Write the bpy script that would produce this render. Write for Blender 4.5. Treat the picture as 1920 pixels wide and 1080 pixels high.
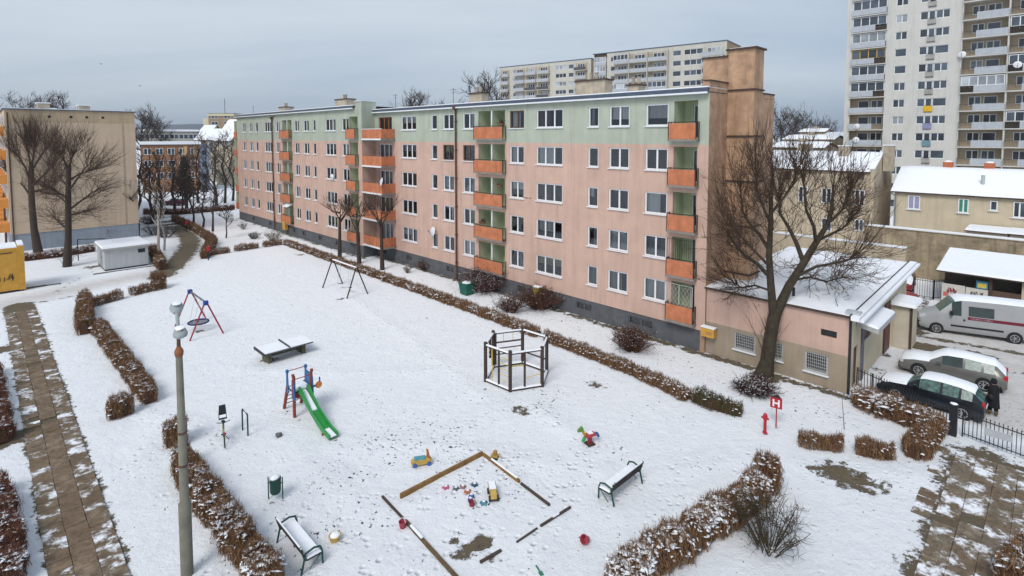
import bpy, math, random
import numpy as np
from mathutils import Vector, Matrix
R = math.radians
rng = random.Random(7)
nr = np.random.default_rng(11)
for o in list(bpy.data.objects): bpy.data.objects.remove(o)
scn = bpy.context.scene
col = scn.collection

# ------------------------------------------------------------------ camera
F, CH, TH, PX, PY = 1020.0, 13.2, R(3.43), 960.0, 318.0      # photo pixels (1920 wide), camera height in metres
cam = bpy.data.cameras.new('camera'); camo = bpy.data.objects.new('camera', cam); col.objects.link(camo)
camo.location = (0, 0, CH); camo.rotation_euler = (R(90) - TH, 0, 0)
cam.sensor_fit = 'HORIZONTAL'; cam.sensor_width = 36.0; cam.lens = F / 1920 * 36
cam.shift_y = -(540 - PY) / 1920; cam.clip_start = .1; cam.clip_end = 9000
scn.camera = camo

# ------------------------------------------------------------------ sky and sun (overcast)
SUN_EL, SUN_AZ = R(48), R(205)
w = bpy.data.worlds.new('World'); scn.world = w; w.use_nodes = True
nt = w.node_tree; nt.nodes.clear()
def N(t, kind, **kw):
    n = t.nodes.new(kind)
    for k, v in kw.items():
        if hasattr(n, k) and k not in n.inputs: setattr(n, k, v)
        else: n.inputs[k].default_value = v
    return n
def ramp(t, stops, interp='LINEAR'):
    n = t.nodes.new('ShaderNodeValToRGB'); cr = n.color_ramp; cr.interpolation = interp
    while len(cr.elements) < len(stops): cr.elements.new(.5)
    for e, (p, c) in zip(cr.elements, stops):
        e.position = p; e.color = (c, c, c, 1) if isinstance(c, (int, float)) else (*c, 1)
    return n
def mathn(t, op, a=None, b=None, clamp=False):
    n = t.nodes.new('ShaderNodeMath'); n.operation = op; n.use_clamp = clamp
    for i, v in enumerate((a, b)):
        if v is None: continue
        if isinstance(v, (int, float)): n.inputs[i].default_value = v
        else: t.links.new(v, n.inputs[i])
    return n.outputs[0]
def mixc(t, fac, a, b, bt='MIX'):
    n = t.nodes.new('ShaderNodeMix'); n.data_type = 'RGBA'; n.blend_type = bt
    for s, v in ((0, fac), (6, a), (7, b)):
        if isinstance(v, (int, float)): n.inputs[s].default_value = v
        elif isinstance(v, tuple): n.inputs[s].default_value = (*v[:3], 1)
        else: t.links.new(v, n.inputs[s])
    return n.outputs[2]
sky = N(nt, 'ShaderNodeTexSky', sky_type='NISHITA', sun_disc=False, sun_elevation=SUN_EL, sun_rotation=SUN_AZ)
bsky = N(nt, 'ShaderNodeBackground', Strength=.1); nt.links.new(sky.outputs[0], bsky.inputs[0])
tc = N(nt, 'ShaderNodeTexCoord')
sep = N(nt, 'ShaderNodeSeparateXYZ'); nt.links.new(tc.outputs['Generated'], sep.inputs[0])
zz = mathn(nt, 'ADD', mathn(nt, 'MAXIMUM', sep.outputs[2], 0.0), .16)
cx = mathn(nt, 'DIVIDE', sep.outputs[0], zz); cy = mathn(nt, 'DIVIDE', sep.outputs[1], zz)
cmb = N(nt, 'ShaderNodeCombineXYZ'); nt.links.new(cx, cmb.inputs[0]); nt.links.new(cy, cmb.inputs[1])
n1 = N(nt, 'ShaderNodeTexNoise', Scale=.55, Detail=6.0, Roughness=.52, Distortion=.35)
mp = N(nt, 'ShaderNodeMapping'); mp.inputs['Scale'].default_value = (.5, 1.15, 1); mp.inputs['Location'].default_value = (3.1, 1.4, 0)
mp.inputs['Rotation'].default_value = (0, 0, R(14))
nt.links.new(cmb.outputs[0], mp.inputs[0]); nt.links.new(mp.outputs[0], n1.inputs[0])
cr = ramp(nt, [(.28, (.235, .305, .41)), (.45, (.345, .405, .475)), (.62, (.43, .48, .53)), (.8, (.50, .54, .575))])
nt.links.new(mathn(nt, 'SUBTRACT', n1.outputs[0], mathn(nt, 'MULTIPLY', sep.outputs[0], .20)), cr.inputs[0])   # the overcast is thinner and bluer towards the east
hz = ramp(nt, [(.0, .66), (.035, .5), (.13, .0)]); nt.links.new(sep.outputs[2], hz.inputs[0])
ccol = mixc(nt, hz.outputs[0], cr.outputs[0], (.215, .275, .35))
bcl = N(nt, 'ShaderNodeBackground', Strength=1.0); nt.links.new(ccol, bcl.inputs[0])
mxs = N(nt, 'ShaderNodeMixShader', Fac=.93); nt.links.new(bsky.outputs[0], mxs.inputs[1]); nt.links.new(bcl.outputs[0], mxs.inputs[2])
ow = N(nt, 'ShaderNodeOutputWorld'); nt.links.new(mxs.outputs[0], ow.inputs[0])
sl = bpy.data.lights.new('sun', 'SUN'); sl.energy = 1.5; sl.angle = R(25); sl.color = (1, .96, .92)
so = bpy.data.objects.new('sun', sl); col.objects.link(so)
# sun behind the camera's left shoulder, high
sdir = Vector((math.sin(SUN_AZ) * math.cos(SUN_EL), math.cos(SUN_AZ) * math.cos(SUN_EL), math.sin(SUN_EL)))
so.rotation_euler = sdir.to_track_quat('Z', 'Y').to_euler()
vs = scn.view_settings; vs.view_transform = 'Standard'; vs.look = 'None'; vs.gamma = 1; vs.exposure = 0.6; vs.use_curve_mapping = False
scn.render.engine = 'CYCLES'

# ------------------------------------------------------------------ pixels to places
cT, sT = math.cos(TH), math.sin(TH)
def ray(px, py):
    x = (px - PX) / F; v = -(py - PY) / F
    return Vector((x, cT + v * sT, -sT + v * cT))
def at(px, py, z=0.0):
    r = ray(px, py); t = (z - CH) / r.z
    return Vector((r.x * t, r.y * t, z))
def depth(px, py, Y):                                          # point on the pixel's ray at world depth Y
    r = ray(px, py); t = Y / r.y
    return Vector((r.x * t, Y, CH + r.z * t))
# the estate's own grid: x along the pink block's front, y away behind it, origin at its near corner
GA = at(1320.5, 661); ANG = R(-45.44)
GD = Vector((math.cos(ANG), math.sin(ANG), 0)); GY = Vector((-GD.y, GD.x, 0))
def L(x, y, z=0.0): return GA + GD * x + GY * y + Vector((0, 0, z))
def loc(p):
    q = p - GA; return Vector((q.dot(GD), q.dot(GY), p.z))
def G(px, py, z=0.0): return loc(at(px, py, z))
def fx(px, py, y=0.0):                                         # on a plane parallel to the front
    r = ray(px, py); o = Vector((0, 0, CH)); P = GA + GY * y
    return loc(o + r * ((P - o).dot(GY) / r.dot(GY)))
def gx(px, py, x=0.0):                                         # on a plane parallel to the gable
    r = ray(px, py); o = Vector((0, 0, CH)); P = GA + GD * x
    return loc(o + r * ((P - o).dot(GD) / r.dot(GD)))

# ------------------------------------------------------------------ mesh helpers
class MB:
    def __init__(s): s.v = []; s.f = []
    def add(s, vs, fs):
        b = len(s.v); s.v += [tuple(v) for v in vs]; s.f += [tuple(i + b for i in f) for f in fs]; return s
    def box(s, x0, y0, z0, x1, y1, z1):
        if x0 > x1: x0, x1 = x1, x0
        if y0 > y1: y0, y1 = y1, y0
        if z0 > z1: z0, z1 = z1, z0
        return s.add([(x0,y0,z0),(x1,y0,z0),(x1,y1,z0),(x0,y1,z0),(x0,y0,z1),(x1,y0,z1),(x1,y1,z1),(x0,y1,z1)],
                     [(0,3,2,1),(4,5,6,7),(0,1,5,4),(1,2,6,5),(2,3,7,6),(3,0,4,7)])
    def quad(s, *p): return s.add(p, [tuple(range(len(p)))])
    def hexa(s, lo, hi):
        n = len(lo); f = [tuple(range(n))[::-1], tuple(range(n, 2*n))]
        f += [(i, (i+1) % n, n + (i+1) % n, n + i) for i in range(n)]
        return s.add(list(lo) + list(hi), f)
    def prism(s, poly, z0, z1): return s.hexa([(x, y, z0) for x, y in poly], [(x, y, z1) for x, y in poly])
    def tube(s, pts, rad, n=6, caps=True):
        pts = [Vector(p) for p in pts]
        if isinstance(rad, (int, float)): rad = [rad] * len(pts)
        b = len(s.v); ref = None
        for i, p in enumerate(pts):
            t = (pts[min(i+1, len(pts)-1)] - pts[max(i-1, 0)]).normalized()
            if ref is None: ref = Vector((1, 0, 0)) if abs(t.x) < .8 else Vector((0, 1, 0))
            u = t.cross(ref).normalized(); v = t.cross(u); ref = v.cross(t) if False else ref
            for k in range(n):
                a = 2 * math.pi * k / n
                q = p + (u * math.cos(a) + v * math.sin(a)) * rad[i]; s.v.append(tuple(q))
        for i in range(len(pts) - 1):
            for k in range(n):
                k2 = (k + 1) % n
                s.f.append((b+i*n+k, b+i*n+k2, b+(i+1)*n+k2, b+(i+1)*n+k))
        if caps:
            s.f.append(tuple(b + k for k in range(n))[::-1]); e = b + (len(pts)-1)*n; s.f.append(tuple(e + k for k in range(n)))
        return s
    def bar(s, p, q, r=.03, n=6): return s.tube([p, q], r, n)
    def beam(s, p, q, w=.1, h=.1):                             # square timber from p to q
        p, q = Vector(p), Vector(q); t = (q - p).normalized()
        up = Vector((0, 0, 1)) if abs(t.z) < .9 else Vector((0, 1, 0))
        a = t.cross(up).normalized() * w / 2; b = a.cross(t).normalized() * h / 2
        return s.hexa([p-a-b, p+a-b, p+a+b, p-a+b], [q-a-b, q+a-b, q+a+b, q-a+b])
    def lathe(s, prof, n=16, c=(0, 0, 0), axis='z'):
        b = len(s.v)
        for r, h in prof:
            for k in range(n):
                a = 2 * math.pi * k / n; x, y, z = r * math.cos(a), r * math.sin(a), h
                if axis == 'y': x, y, z = x, z, y
                elif axis == 'x': x, y, z = z, x, y
                s.v.append((x + c[0], y + c[1], z + c[2]))
        for i in range(len(prof) - 1):
            for k in range(n):
                k2 = (k + 1) % n; s.f.append((b+i*n+k, b+i*n+k2, b+(i+1)*n+k2, b+(i+1)*n+k))
        s.f.append(tuple(b + k for k in range(n))[::-1]); e = b + (len(prof)-1)*n; s.f.append(tuple(e + k for k in range(n)))
        return s
    def blob(s, c, rx, ry, rz, n=8, m=5, jit=.15):             # lumpy snow or earth
        prof = []
        b = len(s.v)
        for i in range(m + 1):
            ph = math.pi * i / m
            for k in range(n):
                a = 2 * math.pi * k / n; j = 1 + rng.uniform(-jit, jit)
                s.v.append((c[0] + rx * math.sin(ph) * math.cos(a) * j, c[1] + ry * math.sin(ph) * math.sin(a) * j, c[2] + rz * math.cos(ph)))
        for i in range(m):
            for k in range(n):
                k2 = (k + 1) % n; s.f.append((b+i*n+k, b+(i+1)*n+k, b+(i+1)*n+k2, b+i*n+k2))
        return s
    def mesh(s, name, mat=None, smooth=None):
        me = bpy.data.meshes.new(name); me.from_pydata(s.v, [], s.f); me.update()
        if mat: me.materials.append(mat)
        if smooth is not None:
            me.polygons.foreach_set('use_smooth', [True] * len(me.polygons)); me.set_sharp_from_angle(angle=R(smooth))
        return me
    def build(s, name, mat, parent=None, smooth=None, loc=None):
        return inst(name, s.mesh(name, mat, smooth), parent, loc)
def inst(name, me, parent=None, loc=None, rot=None):
    o = bpy.data.objects.new(name, me); col.objects.link(o)
    if parent is not None: o.parent = parent
    if loc is not None: o.location = loc
    if rot is not None: o.rotation_euler = rot
    return o
def tag(o, label=None, cat=None, group=None, kind=None):
    if label: o['label'] = label
    if cat: o['category'] = cat
    if group: o['group'] = group
    if kind: o['kind'] = kind
    return o
def root(name, x, y, z, label, cat, rot=0.0, group=None):      # a thing's Empty, given in the estate's grid
    o = bpy.data.objects.new(name, None); col.objects.link(o); o.empty_display_size = .2
    o.location = L(x, y, z); o.rotation_euler = (0, 0, ANG + rot)
    return tag(o, label, cat, group)
CACHE = {}
def cached(key, fn):
    if key not in CACHE: CACHE[key] = fn()
    return CACHE[key]

# ------------------------------------------------------------------ materials
def lin(c): return tuple((v / 12.92 if v <= .04045 else ((v + .055) / 1.055) ** 2.4) for v in c)
def hx(s): return lin(tuple(int(s[i:i+2], 16) / 255 for i in (0, 2, 4)))
MATS = {}
def mat(name, c, rough=.8, var=.12, scale=1.5, bump=0.0, bscale=20, streak=0.0, metal=0.0, dirt=None, spec=.3, rand=0.0):
    """procedural surface: base colour mottled by two noises, optional vertical rain streaks, fine bump"""
    if name in MATS: return MATS[name]
    if isinstance(c, str): c = hx(c)
    m = bpy.data.materials.new(name); m.use_nodes = True; t = m.node_tree; b = t.nodes['Principled BSDF']
    b.inputs['Roughness'].default_value = rough; b.inputs['Metallic'].default_value = metal; b.inputs['Specular IOR Level'].default_value = spec
    g = N(t, 'ShaderNodeNewGeometry')
    n1 = N(t, 'ShaderNodeTexNoise', Scale=scale, Detail=6.0, Roughness=.6); t.links.new(g.outputs['Position'], n1.inputs[0])
    lo = tuple(v * (1 - var) for v in c); hi = tuple(min(1, v * (1 + var)) for v in c)
    r = ramp(t, [(.3, lo), (.7, hi)]); t.links.new(n1.outputs[0], r.inputs[0]); out = r.outputs[0]
    if streak:
        mpn = N(t, 'ShaderNodeMapping'); mpn.inputs['Scale'].default_value = (2.2, 2.2, .16); t.links.new(g.outputs['Position'], mpn.inputs[0])
        n2 = N(t, 'ShaderNodeTexNoise', Scale=1.0, Detail=5.0, Roughness=.65); t.links.new(mpn.outputs[0], n2.inputs[0])
        r2 = ramp(t, [(.48, 0), (.72, streak)]); t.links.new(n2.outputs[0], r2.inputs[0])
        d = dirt or tuple(v * .45 for v in c)
        out = mixc(t, r2.outputs[0], out, d)
        n3 = N(t, 'ShaderNodeTexNoise', Scale=.35, Detail=4.0); t.links.new(g.outputs['Position'], n3.inputs[0])
        r3 = ramp(t, [(.45, 0), (.75, streak * .6)]); t.links.new(n3.outputs[0], r3.inputs[0])
        out = mixc(t, r3.outputs[0], out, tuple(v * .7 for v in c))
    if rand:
        oi = N(t, 'ShaderNodeObjectInfo'); hs = N(t, 'ShaderNodeHueSaturation')
        v = mathn(t, 'ADD', mathn(t, 'MULTIPLY', oi.outputs['Random'], 2 * rand), 1 - rand)
        t.links.new(v, hs.inputs['Value']); t.links.new(out, hs.inputs['Color']); out = hs.outputs[0]
    t.links.new(out, b.inputs['Base Color'])
    if bump:
        n4 = N(t, 'ShaderNodeTexNoise', Scale=bscale, Detail=4.0); t.links.new(g.outputs['Position'], n4.inputs[0])
        bp = N(t, 'ShaderNodeBump', Strength=bump, Distance=.02); t.links.new(n4.outputs[0], bp.inputs['Height']); t.links.new(bp.outputs[0], b.inputs['Normal'])
    MATS[name] = m; return m
def colmat(name, rough=.85):
    """colour from the mesh's own per-face attribute (twigs and dead leaves differ one from another)"""
    if name in MATS: return MATS[name]
    m = bpy.data.materials.new(name); m.use_nodes = True; t = m.node_tree; b = t.nodes['Principled BSDF']
    a = N(t, 'ShaderNodeAttribute'); a.attribute_name = 'tint'
    t.links.new(a.outputs[0], b.inputs['Base Color']); b.inputs['Roughness'].default_value = rough; b.inputs['Specular IOR Level'].default_value = .15
    MATS[name] = m; return m
def glassmat(name, tint=(.70, .73, .73), gl=.2):
    m = bpy.data.materials.new(name); m.use_nodes = True; t = m.node_tree; t.nodes.remove(t.nodes['Principled BSDF'])
    out = t.nodes['Material Output']; tr = N(t, 'ShaderNodeBsdfTransparent'); tr.inputs[0].default_value = (*tint, 1)
    g = N(t, 'ShaderNodeBsdfGlossy', Roughness=.03); g.inputs[0].default_value = (.9, .94, 1, 1)
    fr = N(t, 'ShaderNodeFresnel', IOR=1.6); f = mathn(t, 'ADD', mathn(t, 'MULTIPLY', fr.outputs[0], .9), gl * .2, True)
    mx = N(t, 'ShaderNodeMixShader'); t.links.new(f, mx.inputs[0]); t.links.new(tr.outputs[0], mx.inputs[1]); t.links.new(g.outputs[0], mx.inputs[2])
    t.links.new(mx.outputs[0], out.inputs[0]); MATS[name] = m; return m
SNOW = mat('snow', (.83, .85, .885), .7, .035, 2.5, .35, 9, spec=.2)
PINK = mat('pink_render', (.575, .39, .315), .9, .08, .9, .25, 60, streak=.5, dirt=(.36, .245, .20))
GREEN = mat('green_render', (.415, .45, .37), .9, .08, .9, .25, 60, streak=.45, dirt=(.27, .28, .22))
PLINTH = mat('plinth_render', (.105, .11, .12), .9, .2, 2.0, .3, 40, streak=.3)
ORANGE = mat('orange_parapet', (.52, .185, .09), .8, .2, 1.8, .15, 30, streak=.5)
BROWN = mat('gable_render', (.43, .275, .18), .95, .28, 1.6, .9, 22, streak=.5, dirt=(.13, .08, .05))
BROWNL = mat('chimney_render', (.45, .285, .18), .95, .28, 1.6, .9, 22, streak=.5, dirt=(.15, .10, .06))
DARKLEDGE = mat('ledge', (.075, .05, .04), .9, .2)
LOGGIA = mat('loggia_render', (.50, .56, .38), .9, .06, 1.5, streak=.2)
WHITEF = mat('white_frame', (.76, .77, .78), .5, .04, 3)
WOODF = mat('brown_frame', (.13, .07, .045), .6, .15, 3)
SILL = mat('sill_white', (.72, .74, .77), .6, .06, 4)
NAVY = mat('fascia_metal', (.085, .11, .15), .5, .15, 2, metal=.3)
STEEL = mat('dark_steel', (.022, .024, .027), .5, .2, 6)
RUST = mat('downpipe_brown', (.105, .052, .035), .6, .2, 5)
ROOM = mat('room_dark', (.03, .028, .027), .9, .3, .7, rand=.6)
GLASS = glassmat('window_glass')
FARGLASS = mat('far_window_glass', (.05, .065, .085), .08, .5, .35, spec=.6, rand=.6)
CURT = [mat('curtain_' + n, c, .9, .08, 6, rand=.15) for n, c in (('white', (.70, .70, .71)), ('grey', (.36, .37, .40)), ('olive', (.34, .36, .19)), ('teal', (.22, .38, .36)), ('brown', (.13, .08, .06)))]
BARK = mat('bark_dark', (.055, .04, .031), .95, .3, 9, .6, 30)
BARKG = mat('bark_mossy', (.05, .04, .027), .95, .35, 4, .7, 26)
BIRCH = mat('bark_birch', (.34, .31, .27), .9, .45, 5, .3, 20)
TWIG = colmat('twigs'); LEAF = colmat('hedge_twigs')

# ------------------------------------------------------------------ the ground: one sheet to the horizon
def seg_dist(P, a, b):
    a = np.array(a); b = np.array(b); ab = b - a; t = np.clip(((P - a) @ ab) / (ab @ ab), 0, 1)
    return np.linalg.norm(P - (a + t[:, None] * ab), axis=1)
def poly_dist(P, pts):
    d = np.full(len(P), 1e9)
    for a, b in zip(pts[:-1], pts[1:]): d = np.minimum(d, seg_dist(P, a, b))
    return d
def g2(px, py): v = at(px, py); return (v.x, v.y)
def l2(x, y): v = L(x, y); return (v.x, v.y)
def axis(fine0, fine1, step, far0, far1):
    a = list(np.arange(fine0, fine1 + 1e-6, step)); s = step; v = fine1
    while v < far1: s *= 1.35; v += s; a.append(min(v, far1))
    s = step; v = fine0
    while v > far0: s *= 1.35; v -= s; a.insert(0, max(v, far0))
    return np.array(a)
xs = axis(-46, 42, .2, -5000, 5000); ys = axis(13, 74, .2, -200, 6500)
XX, YY = np.meshgrid(xs, ys, indexing='xy'); P = np.stack([XX.ravel(), YY.ravel()], 1)
tread = np.zeros(len(P)); bare = np.zeros(len(P)); dirty = np.zeros(len(P)); speck = np.zeros(len(P))
def stamp(arr, d, rad, soft, val):
    v = val * np.clip((rad + soft - d) / (2 * soft), 0, 1); np.maximum(arr, v, out=arr)
def spot(arr, px, py, rad, soft=.35, val=1.0, stretch=1.0):
    c = np.array(g2(px, py)); q = P - c
    gd = np.array((GD.x, GD.y)); gy = np.array((GY.x, GY.y))
    d = np.sqrt((q @ gd / stretch) ** 2 + (q @ gy) ** 2); stamp(arr, d, rad, soft, val)
# slab paths show their earth bed, ragged at the edges
stamp(bare, poly_dist(P, [l2(-42, -29.4), l2(0, -29.4)]), .95, .35, 1)
stamp(bare, poly_dist(P, [l2(-31, -30.6), l2(-29.4, -33)]), .7, .4, .9)
stamp(bare, poly_dist(P, [l2(-17.0, -30.6), l2(-15.6, -33)]), .8, .5, .9)
stamp(bare, poly_dist(P, [l2(13.3, -2.6), l2(13.3, -16)]), 1.3, .8, .95)
stamp(bare, poly_dist(P, [l2(15.2, -2.2), l2(15.2, -16)]), 1.2, .9, .7)
# worn asphalt lane curling round the hedge
stamp(dirty, poly_dist(P, [g2(300, 518), g2(332, 492), g2(352, 468), g2(358, 452), g2(349, 440), g2(330, 427), g2(312, 415)]), 2.0, .8, .5)
stamp(bare, poly_dist(P, [g2(300, 518), g2(332, 492), g2(352, 468), g2(358, 452), g2(349, 440), g2(330, 427), g2(312, 415), g2(296, 408)]), 1.1, .75, 1.1)
stamp(bare, poly_dist(P, [g2(270, 404), g2(440, 392)]), 1.1, .8, .62)
# dirty lane on the left and trodden tracks
stamp(dirty, poly_dist(P, [g2(0, 572), g2(90, 553), g2(180, 533), g2(290, 513)]), 1.7, 1.2, .8)
stamp(bare, poly_dist(P, [g2(102, 549), g2(150, 522), g2(182, 503)]), .25, .5, .64)
spot(bare, 172, 500, .8, .6, .8)
stamp(bare, poly_dist(P, [g2(65, 569), g2(150, 553)]), .15, .35, .75)
# beside the pink block
stamp(bare, poly_dist(P, [l2(-38, -.1), l2(7.8, -.25)]), .35, .45, .92)
stamp(bare, poly_dist(P, [l2(-78, -1.7), l2(-38, -1.7)]), .3, .45, .85)
stamp(speck, poly_dist(P, [l2(-38, -1.5), l2(7.8, -2.5)]), 1.0, 1.6, .9)
# thawed patches
spot(bare, 1588, 893, .75, .75, .95, 1.7); spot(bare, 1115, 720, .45, .45, .72, 1.4); spot(bare, 975, 768, .4, .4, .74, 1.3)
spot(bare, 902, 1016, .38, .25, .95); spot(bare, 866, 1035, .4, .4, .68); spot(bare, 928, 1048, .3, .4, .64); spot(bare, 852, 1012, .25, .3, .66)
spot(bare, 562, 478, .5, .5, .66, 1.8); spot(bare, 800, 596, .14, .2, .75, 1.8); spot(bare, 645, 520, .3, .4, .6)
spot(bare, 505, 672, .5, .5, .66, 1.5); spot(bare, 655, 545, .35, .4, .62)
for (px, py, r_) in ((840, 835, 1.6), (760, 800, 2.0), (1040, 740, 1.3), (720, 870, 1.2), (1150, 850, .9), (940, 900, 1.6), (650, 900, 1.6), (600, 1000, 1.6), (690, 960, 1.3), (1010, 760, 1.5), (860, 850, 1.2)):
    spot(speck, px, py, r_, r_, .95)
np.maximum(speck, .22 * (np.hypot(P[:, 0], P[:, 1] - 25) < 60), out=speck)
# trodden trails across the snow
for tr_, w_, v_ in (([(700, 830), (840, 835), (960, 860), (1120, 880)], .5, 1), ([(560, 850), (700, 960), (840, 930)], .6, .9), ([(1010, 770), (1110, 830), (1060, 900), (1000, 1000), (1010, 1075)], .5, 1), ([(940, 760), (830, 830), (640, 840)], .6, .9), ([(1480, 720), (1600, 800)], .5, .5), ([(250, 760), (330, 790), (420, 830)], .5, .9), ([(1140, 960), (1200, 900), (1420, 850), (1500, 870), (1760, 900)], .55, .8), ([(120, 900), (250, 870), (300, 800)], .5, .7), ([(380, 1080), (400, 960), (330, 930)], .6, .7), ([(900, 890), (880, 1000)], 1.2, 1), ([(530, 960), (640, 1040), (760, 1070)], .9, 1), ([(1300, 900), (1240, 980)], .6, .6), ([(450, 690), (640, 700), (900, 690)], .45, .5), ([(660, 560), (780, 640), (900, 740)], .4, .6)):
    stamp(tread, poly_dist(P, [g2(*p_) for p_ in tr_]), w_, w_, v_)
# dark bare-earth rings round the feet of things: melt, and contact shadow painted in
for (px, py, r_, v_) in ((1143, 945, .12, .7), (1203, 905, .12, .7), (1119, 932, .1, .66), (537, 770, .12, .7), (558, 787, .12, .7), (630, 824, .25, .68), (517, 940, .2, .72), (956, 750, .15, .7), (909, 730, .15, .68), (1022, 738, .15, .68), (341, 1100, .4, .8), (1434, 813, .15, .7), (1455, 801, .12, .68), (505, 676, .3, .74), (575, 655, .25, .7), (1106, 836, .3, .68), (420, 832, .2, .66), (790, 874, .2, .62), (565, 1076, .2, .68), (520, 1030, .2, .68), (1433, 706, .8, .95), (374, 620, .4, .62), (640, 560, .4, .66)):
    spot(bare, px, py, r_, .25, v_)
# yard with the parked cars: slush, wheel tracks
yard = loc(at(1750, 640))
q = P - np.array((GA.x, GA.y)); lx = q @ np.array((GD.x, GD.y)); ly = q @ np.array((GY.x, GY.y))
inyard = np.clip((lx - 8.0) / 1.0, 0, 1) * np.clip((ly - .5) / 1.0, 0, 1) * np.clip((30 - ly) / 2, 0, 1) * np.clip((40 - lx) / 5, 0, 1)
np.maximum(dirty, inyard * .85, out=dirty)
stamp(bare, poly_dist(P, [g2(1668, 638), g2(1765, 655), g2(1840, 667)]), .75, .6, 1.15)
stamp(bare, poly_dist(P, [g2(1725, 630), g2(1830, 648), g2(1925, 664)]), .3, .4, .9)
stamp(bare, poly_dist(P, [g2(1690, 625), g2(1725, 622)]), .5, .5, 1)
stamp(bare, poly_dist(P, [g2(1840, 690), g2(1935, 700)]), .25, .6, .72)
stamp(bare, poly_dist(P, [g2(1700, 600), g2(1740, 560)]), .5, .7, .7)
stamp(speck, poly_dist(P, [g2(1850, 760), g2(1930, 800)]), 1.5, 1.0, 1)
stamp(dirty, poly_dist(P, [g2(1850, 672), g2(1930, 690)]), .8, .8, 1)
stamp(bare, poly_dist(P, [g2(1870, 720), g2(1930, 730)]), .15, .5, .62)
for (px, py) in ((1655, 665), (1640, 690), (1700, 625)): spot(bare, px, py, .5, .5, .66)
hz_ = nr.normal(0, .006, len(P)) * (np.abs(P[:, 0]) < 46) * (P[:, 1] < 74)
H = hz_ + .03 * np.sin(P[:, 0] * .7) * np.sin(P[:, 1] * .55) * (np.abs(P[:, 0]) < 46) * (P[:, 1] < 74) * (P[:, 1] > 13) - .03 * bare
nx, ny = len(xs), len(ys)
me = bpy.data.meshes.new('ground')
V = np.column_stack([P, H]); I = np.arange(nx * ny).reshape(ny, nx)
Q = np.stack([I[:-1, :-1], I[:-1, 1:], I[1:, 1:], I[1:, :-1]], -1).reshape(-1, 4)
def raw_mesh(me, V, Q, k):
    me.vertices.add(len(V)); me.vertices.foreach_set('co', V.astype(np.float32).ravel())
    me.loops.add(Q.size); me.loops.foreach_set('vertex_index', Q.astype(np.int32).ravel())
    me.polygons.add(len(Q)); me.polygons.foreach_set('loop_start', np.arange(0, Q.size, k, dtype=np.int32))
    me.update(calc_edges=True); me.validate()
raw_mesh(me, V, Q, 4)
me.polygons.foreach_set('use_smooth', [True] * len(me.polygons))
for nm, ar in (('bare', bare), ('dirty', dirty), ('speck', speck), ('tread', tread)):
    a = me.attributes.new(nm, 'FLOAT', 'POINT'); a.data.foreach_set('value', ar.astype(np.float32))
gm = bpy.data.materials.new('snowy_ground'); gm.use_nodes = True; t = gm.node_tree; b = t.nodes['Principled BSDF']
geo = N(t, 'ShaderNodeNewGeometry')
def tex(scale, detail=5.0, rough=.6, kind='ShaderNodeTexNoise', dist=0.0):
    n = N(t, kind, Scale=scale, Detail=detail, Roughness=rough); t.links.new(geo.outputs['Position'], n.inputs[0]); n.inputs['Distortion'].default_value = dist; return n.outputs[0]
def attr(nm): n = N(t, 'ShaderNodeAttribute'); n.attribute_name = nm; return n.outputs['Fac']
nb = mathn(t, 'ADD', mathn(t, 'MULTIPLY', mathn(t, 'SUBTRACT', tex(2.6, 9, .74), .5), 1.9), mathn(t, 'MULTIPLY', mathn(t, 'SUBTRACT', tex(.8, 3), .5), .9))
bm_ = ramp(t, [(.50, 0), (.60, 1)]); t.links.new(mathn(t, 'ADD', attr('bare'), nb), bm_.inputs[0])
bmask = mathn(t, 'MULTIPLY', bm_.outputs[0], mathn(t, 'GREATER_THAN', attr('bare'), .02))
# small clods and leaf bits poking through the thin snow
sp = mathn(t, 'ADD', tex(5.5, 3, .6), mathn(t, 'MULTIPLY', mathn(t, 'SUBTRACT', tex(.5, 2), .5), .25))
sr = ramp(t, [(.715, 0), (.745, 1)]); t.links.new(mathn(t, 'ADD', sp, mathn(t, 'MULTIPLY', attr('speck'), .12)), sr.inputs[0])
smask = mathn(t, 'MULTIPLY', sr.outputs[0], mathn(t, 'GREATER_THAN', attr('speck'), .02))
snowc = ramp(t, [(.3, (.80, .82, .855)), (.7, (.875, .885, .90))]); t.links.new(tex(1.3, 7, .7), snowc.inputs[0])
snowd = mixc(t, mathn(t, 'MULTIPLY', attr('dirty'), mathn(t, 'ADD', tex(1.1, 6, .7), .15), True), snowc.outputs[0], (.43, .38, .33))
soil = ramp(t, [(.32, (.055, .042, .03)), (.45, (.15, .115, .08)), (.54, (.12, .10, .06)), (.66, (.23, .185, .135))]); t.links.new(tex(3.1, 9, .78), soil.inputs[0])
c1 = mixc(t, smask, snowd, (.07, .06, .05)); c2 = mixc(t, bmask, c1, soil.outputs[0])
t.links.new(c2, b.inputs['Base Color']); b.inputs['Roughness'].default_value = .75; b.inputs['Specular IOR Level'].default_value = .2
vo_ = N(t, 'ShaderNodeTexVoronoi', Scale=2.6, Randomness=1.0); t.links.new(geo.outputs['Position'], vo_.inputs[0]); foot = ramp(t, [(.10, 0), (.30, 1)]); t.links.new(vo_.outputs['Distance'], foot.inputs[0])
fp = mathn(t, 'MULTIPLY', foot.outputs[0], mathn(t, 'ADD', mathn(t, 'MULTIPLY', attr('tread'), .9), mathn(t, 'MULTIPLY', mathn(t, 'GREATER_THAN', tex(.3, 3), .6), .2)))
hgt = mathn(t, 'ADD', mathn(t, 'ADD', mathn(t, 'MULTIPLY', tex(2.2, 9, .76), 1.1), fp), mathn(t, 'MULTIPLY', bmask, -.35))
bp = N(t, 'ShaderNodeBump', Strength=.8, Distance=.16); t.links.new(hgt, bp.inputs['Height']); t.links.new(bp.outputs[0], b.inputs['Normal'])
me.materials.append(gm)
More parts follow.
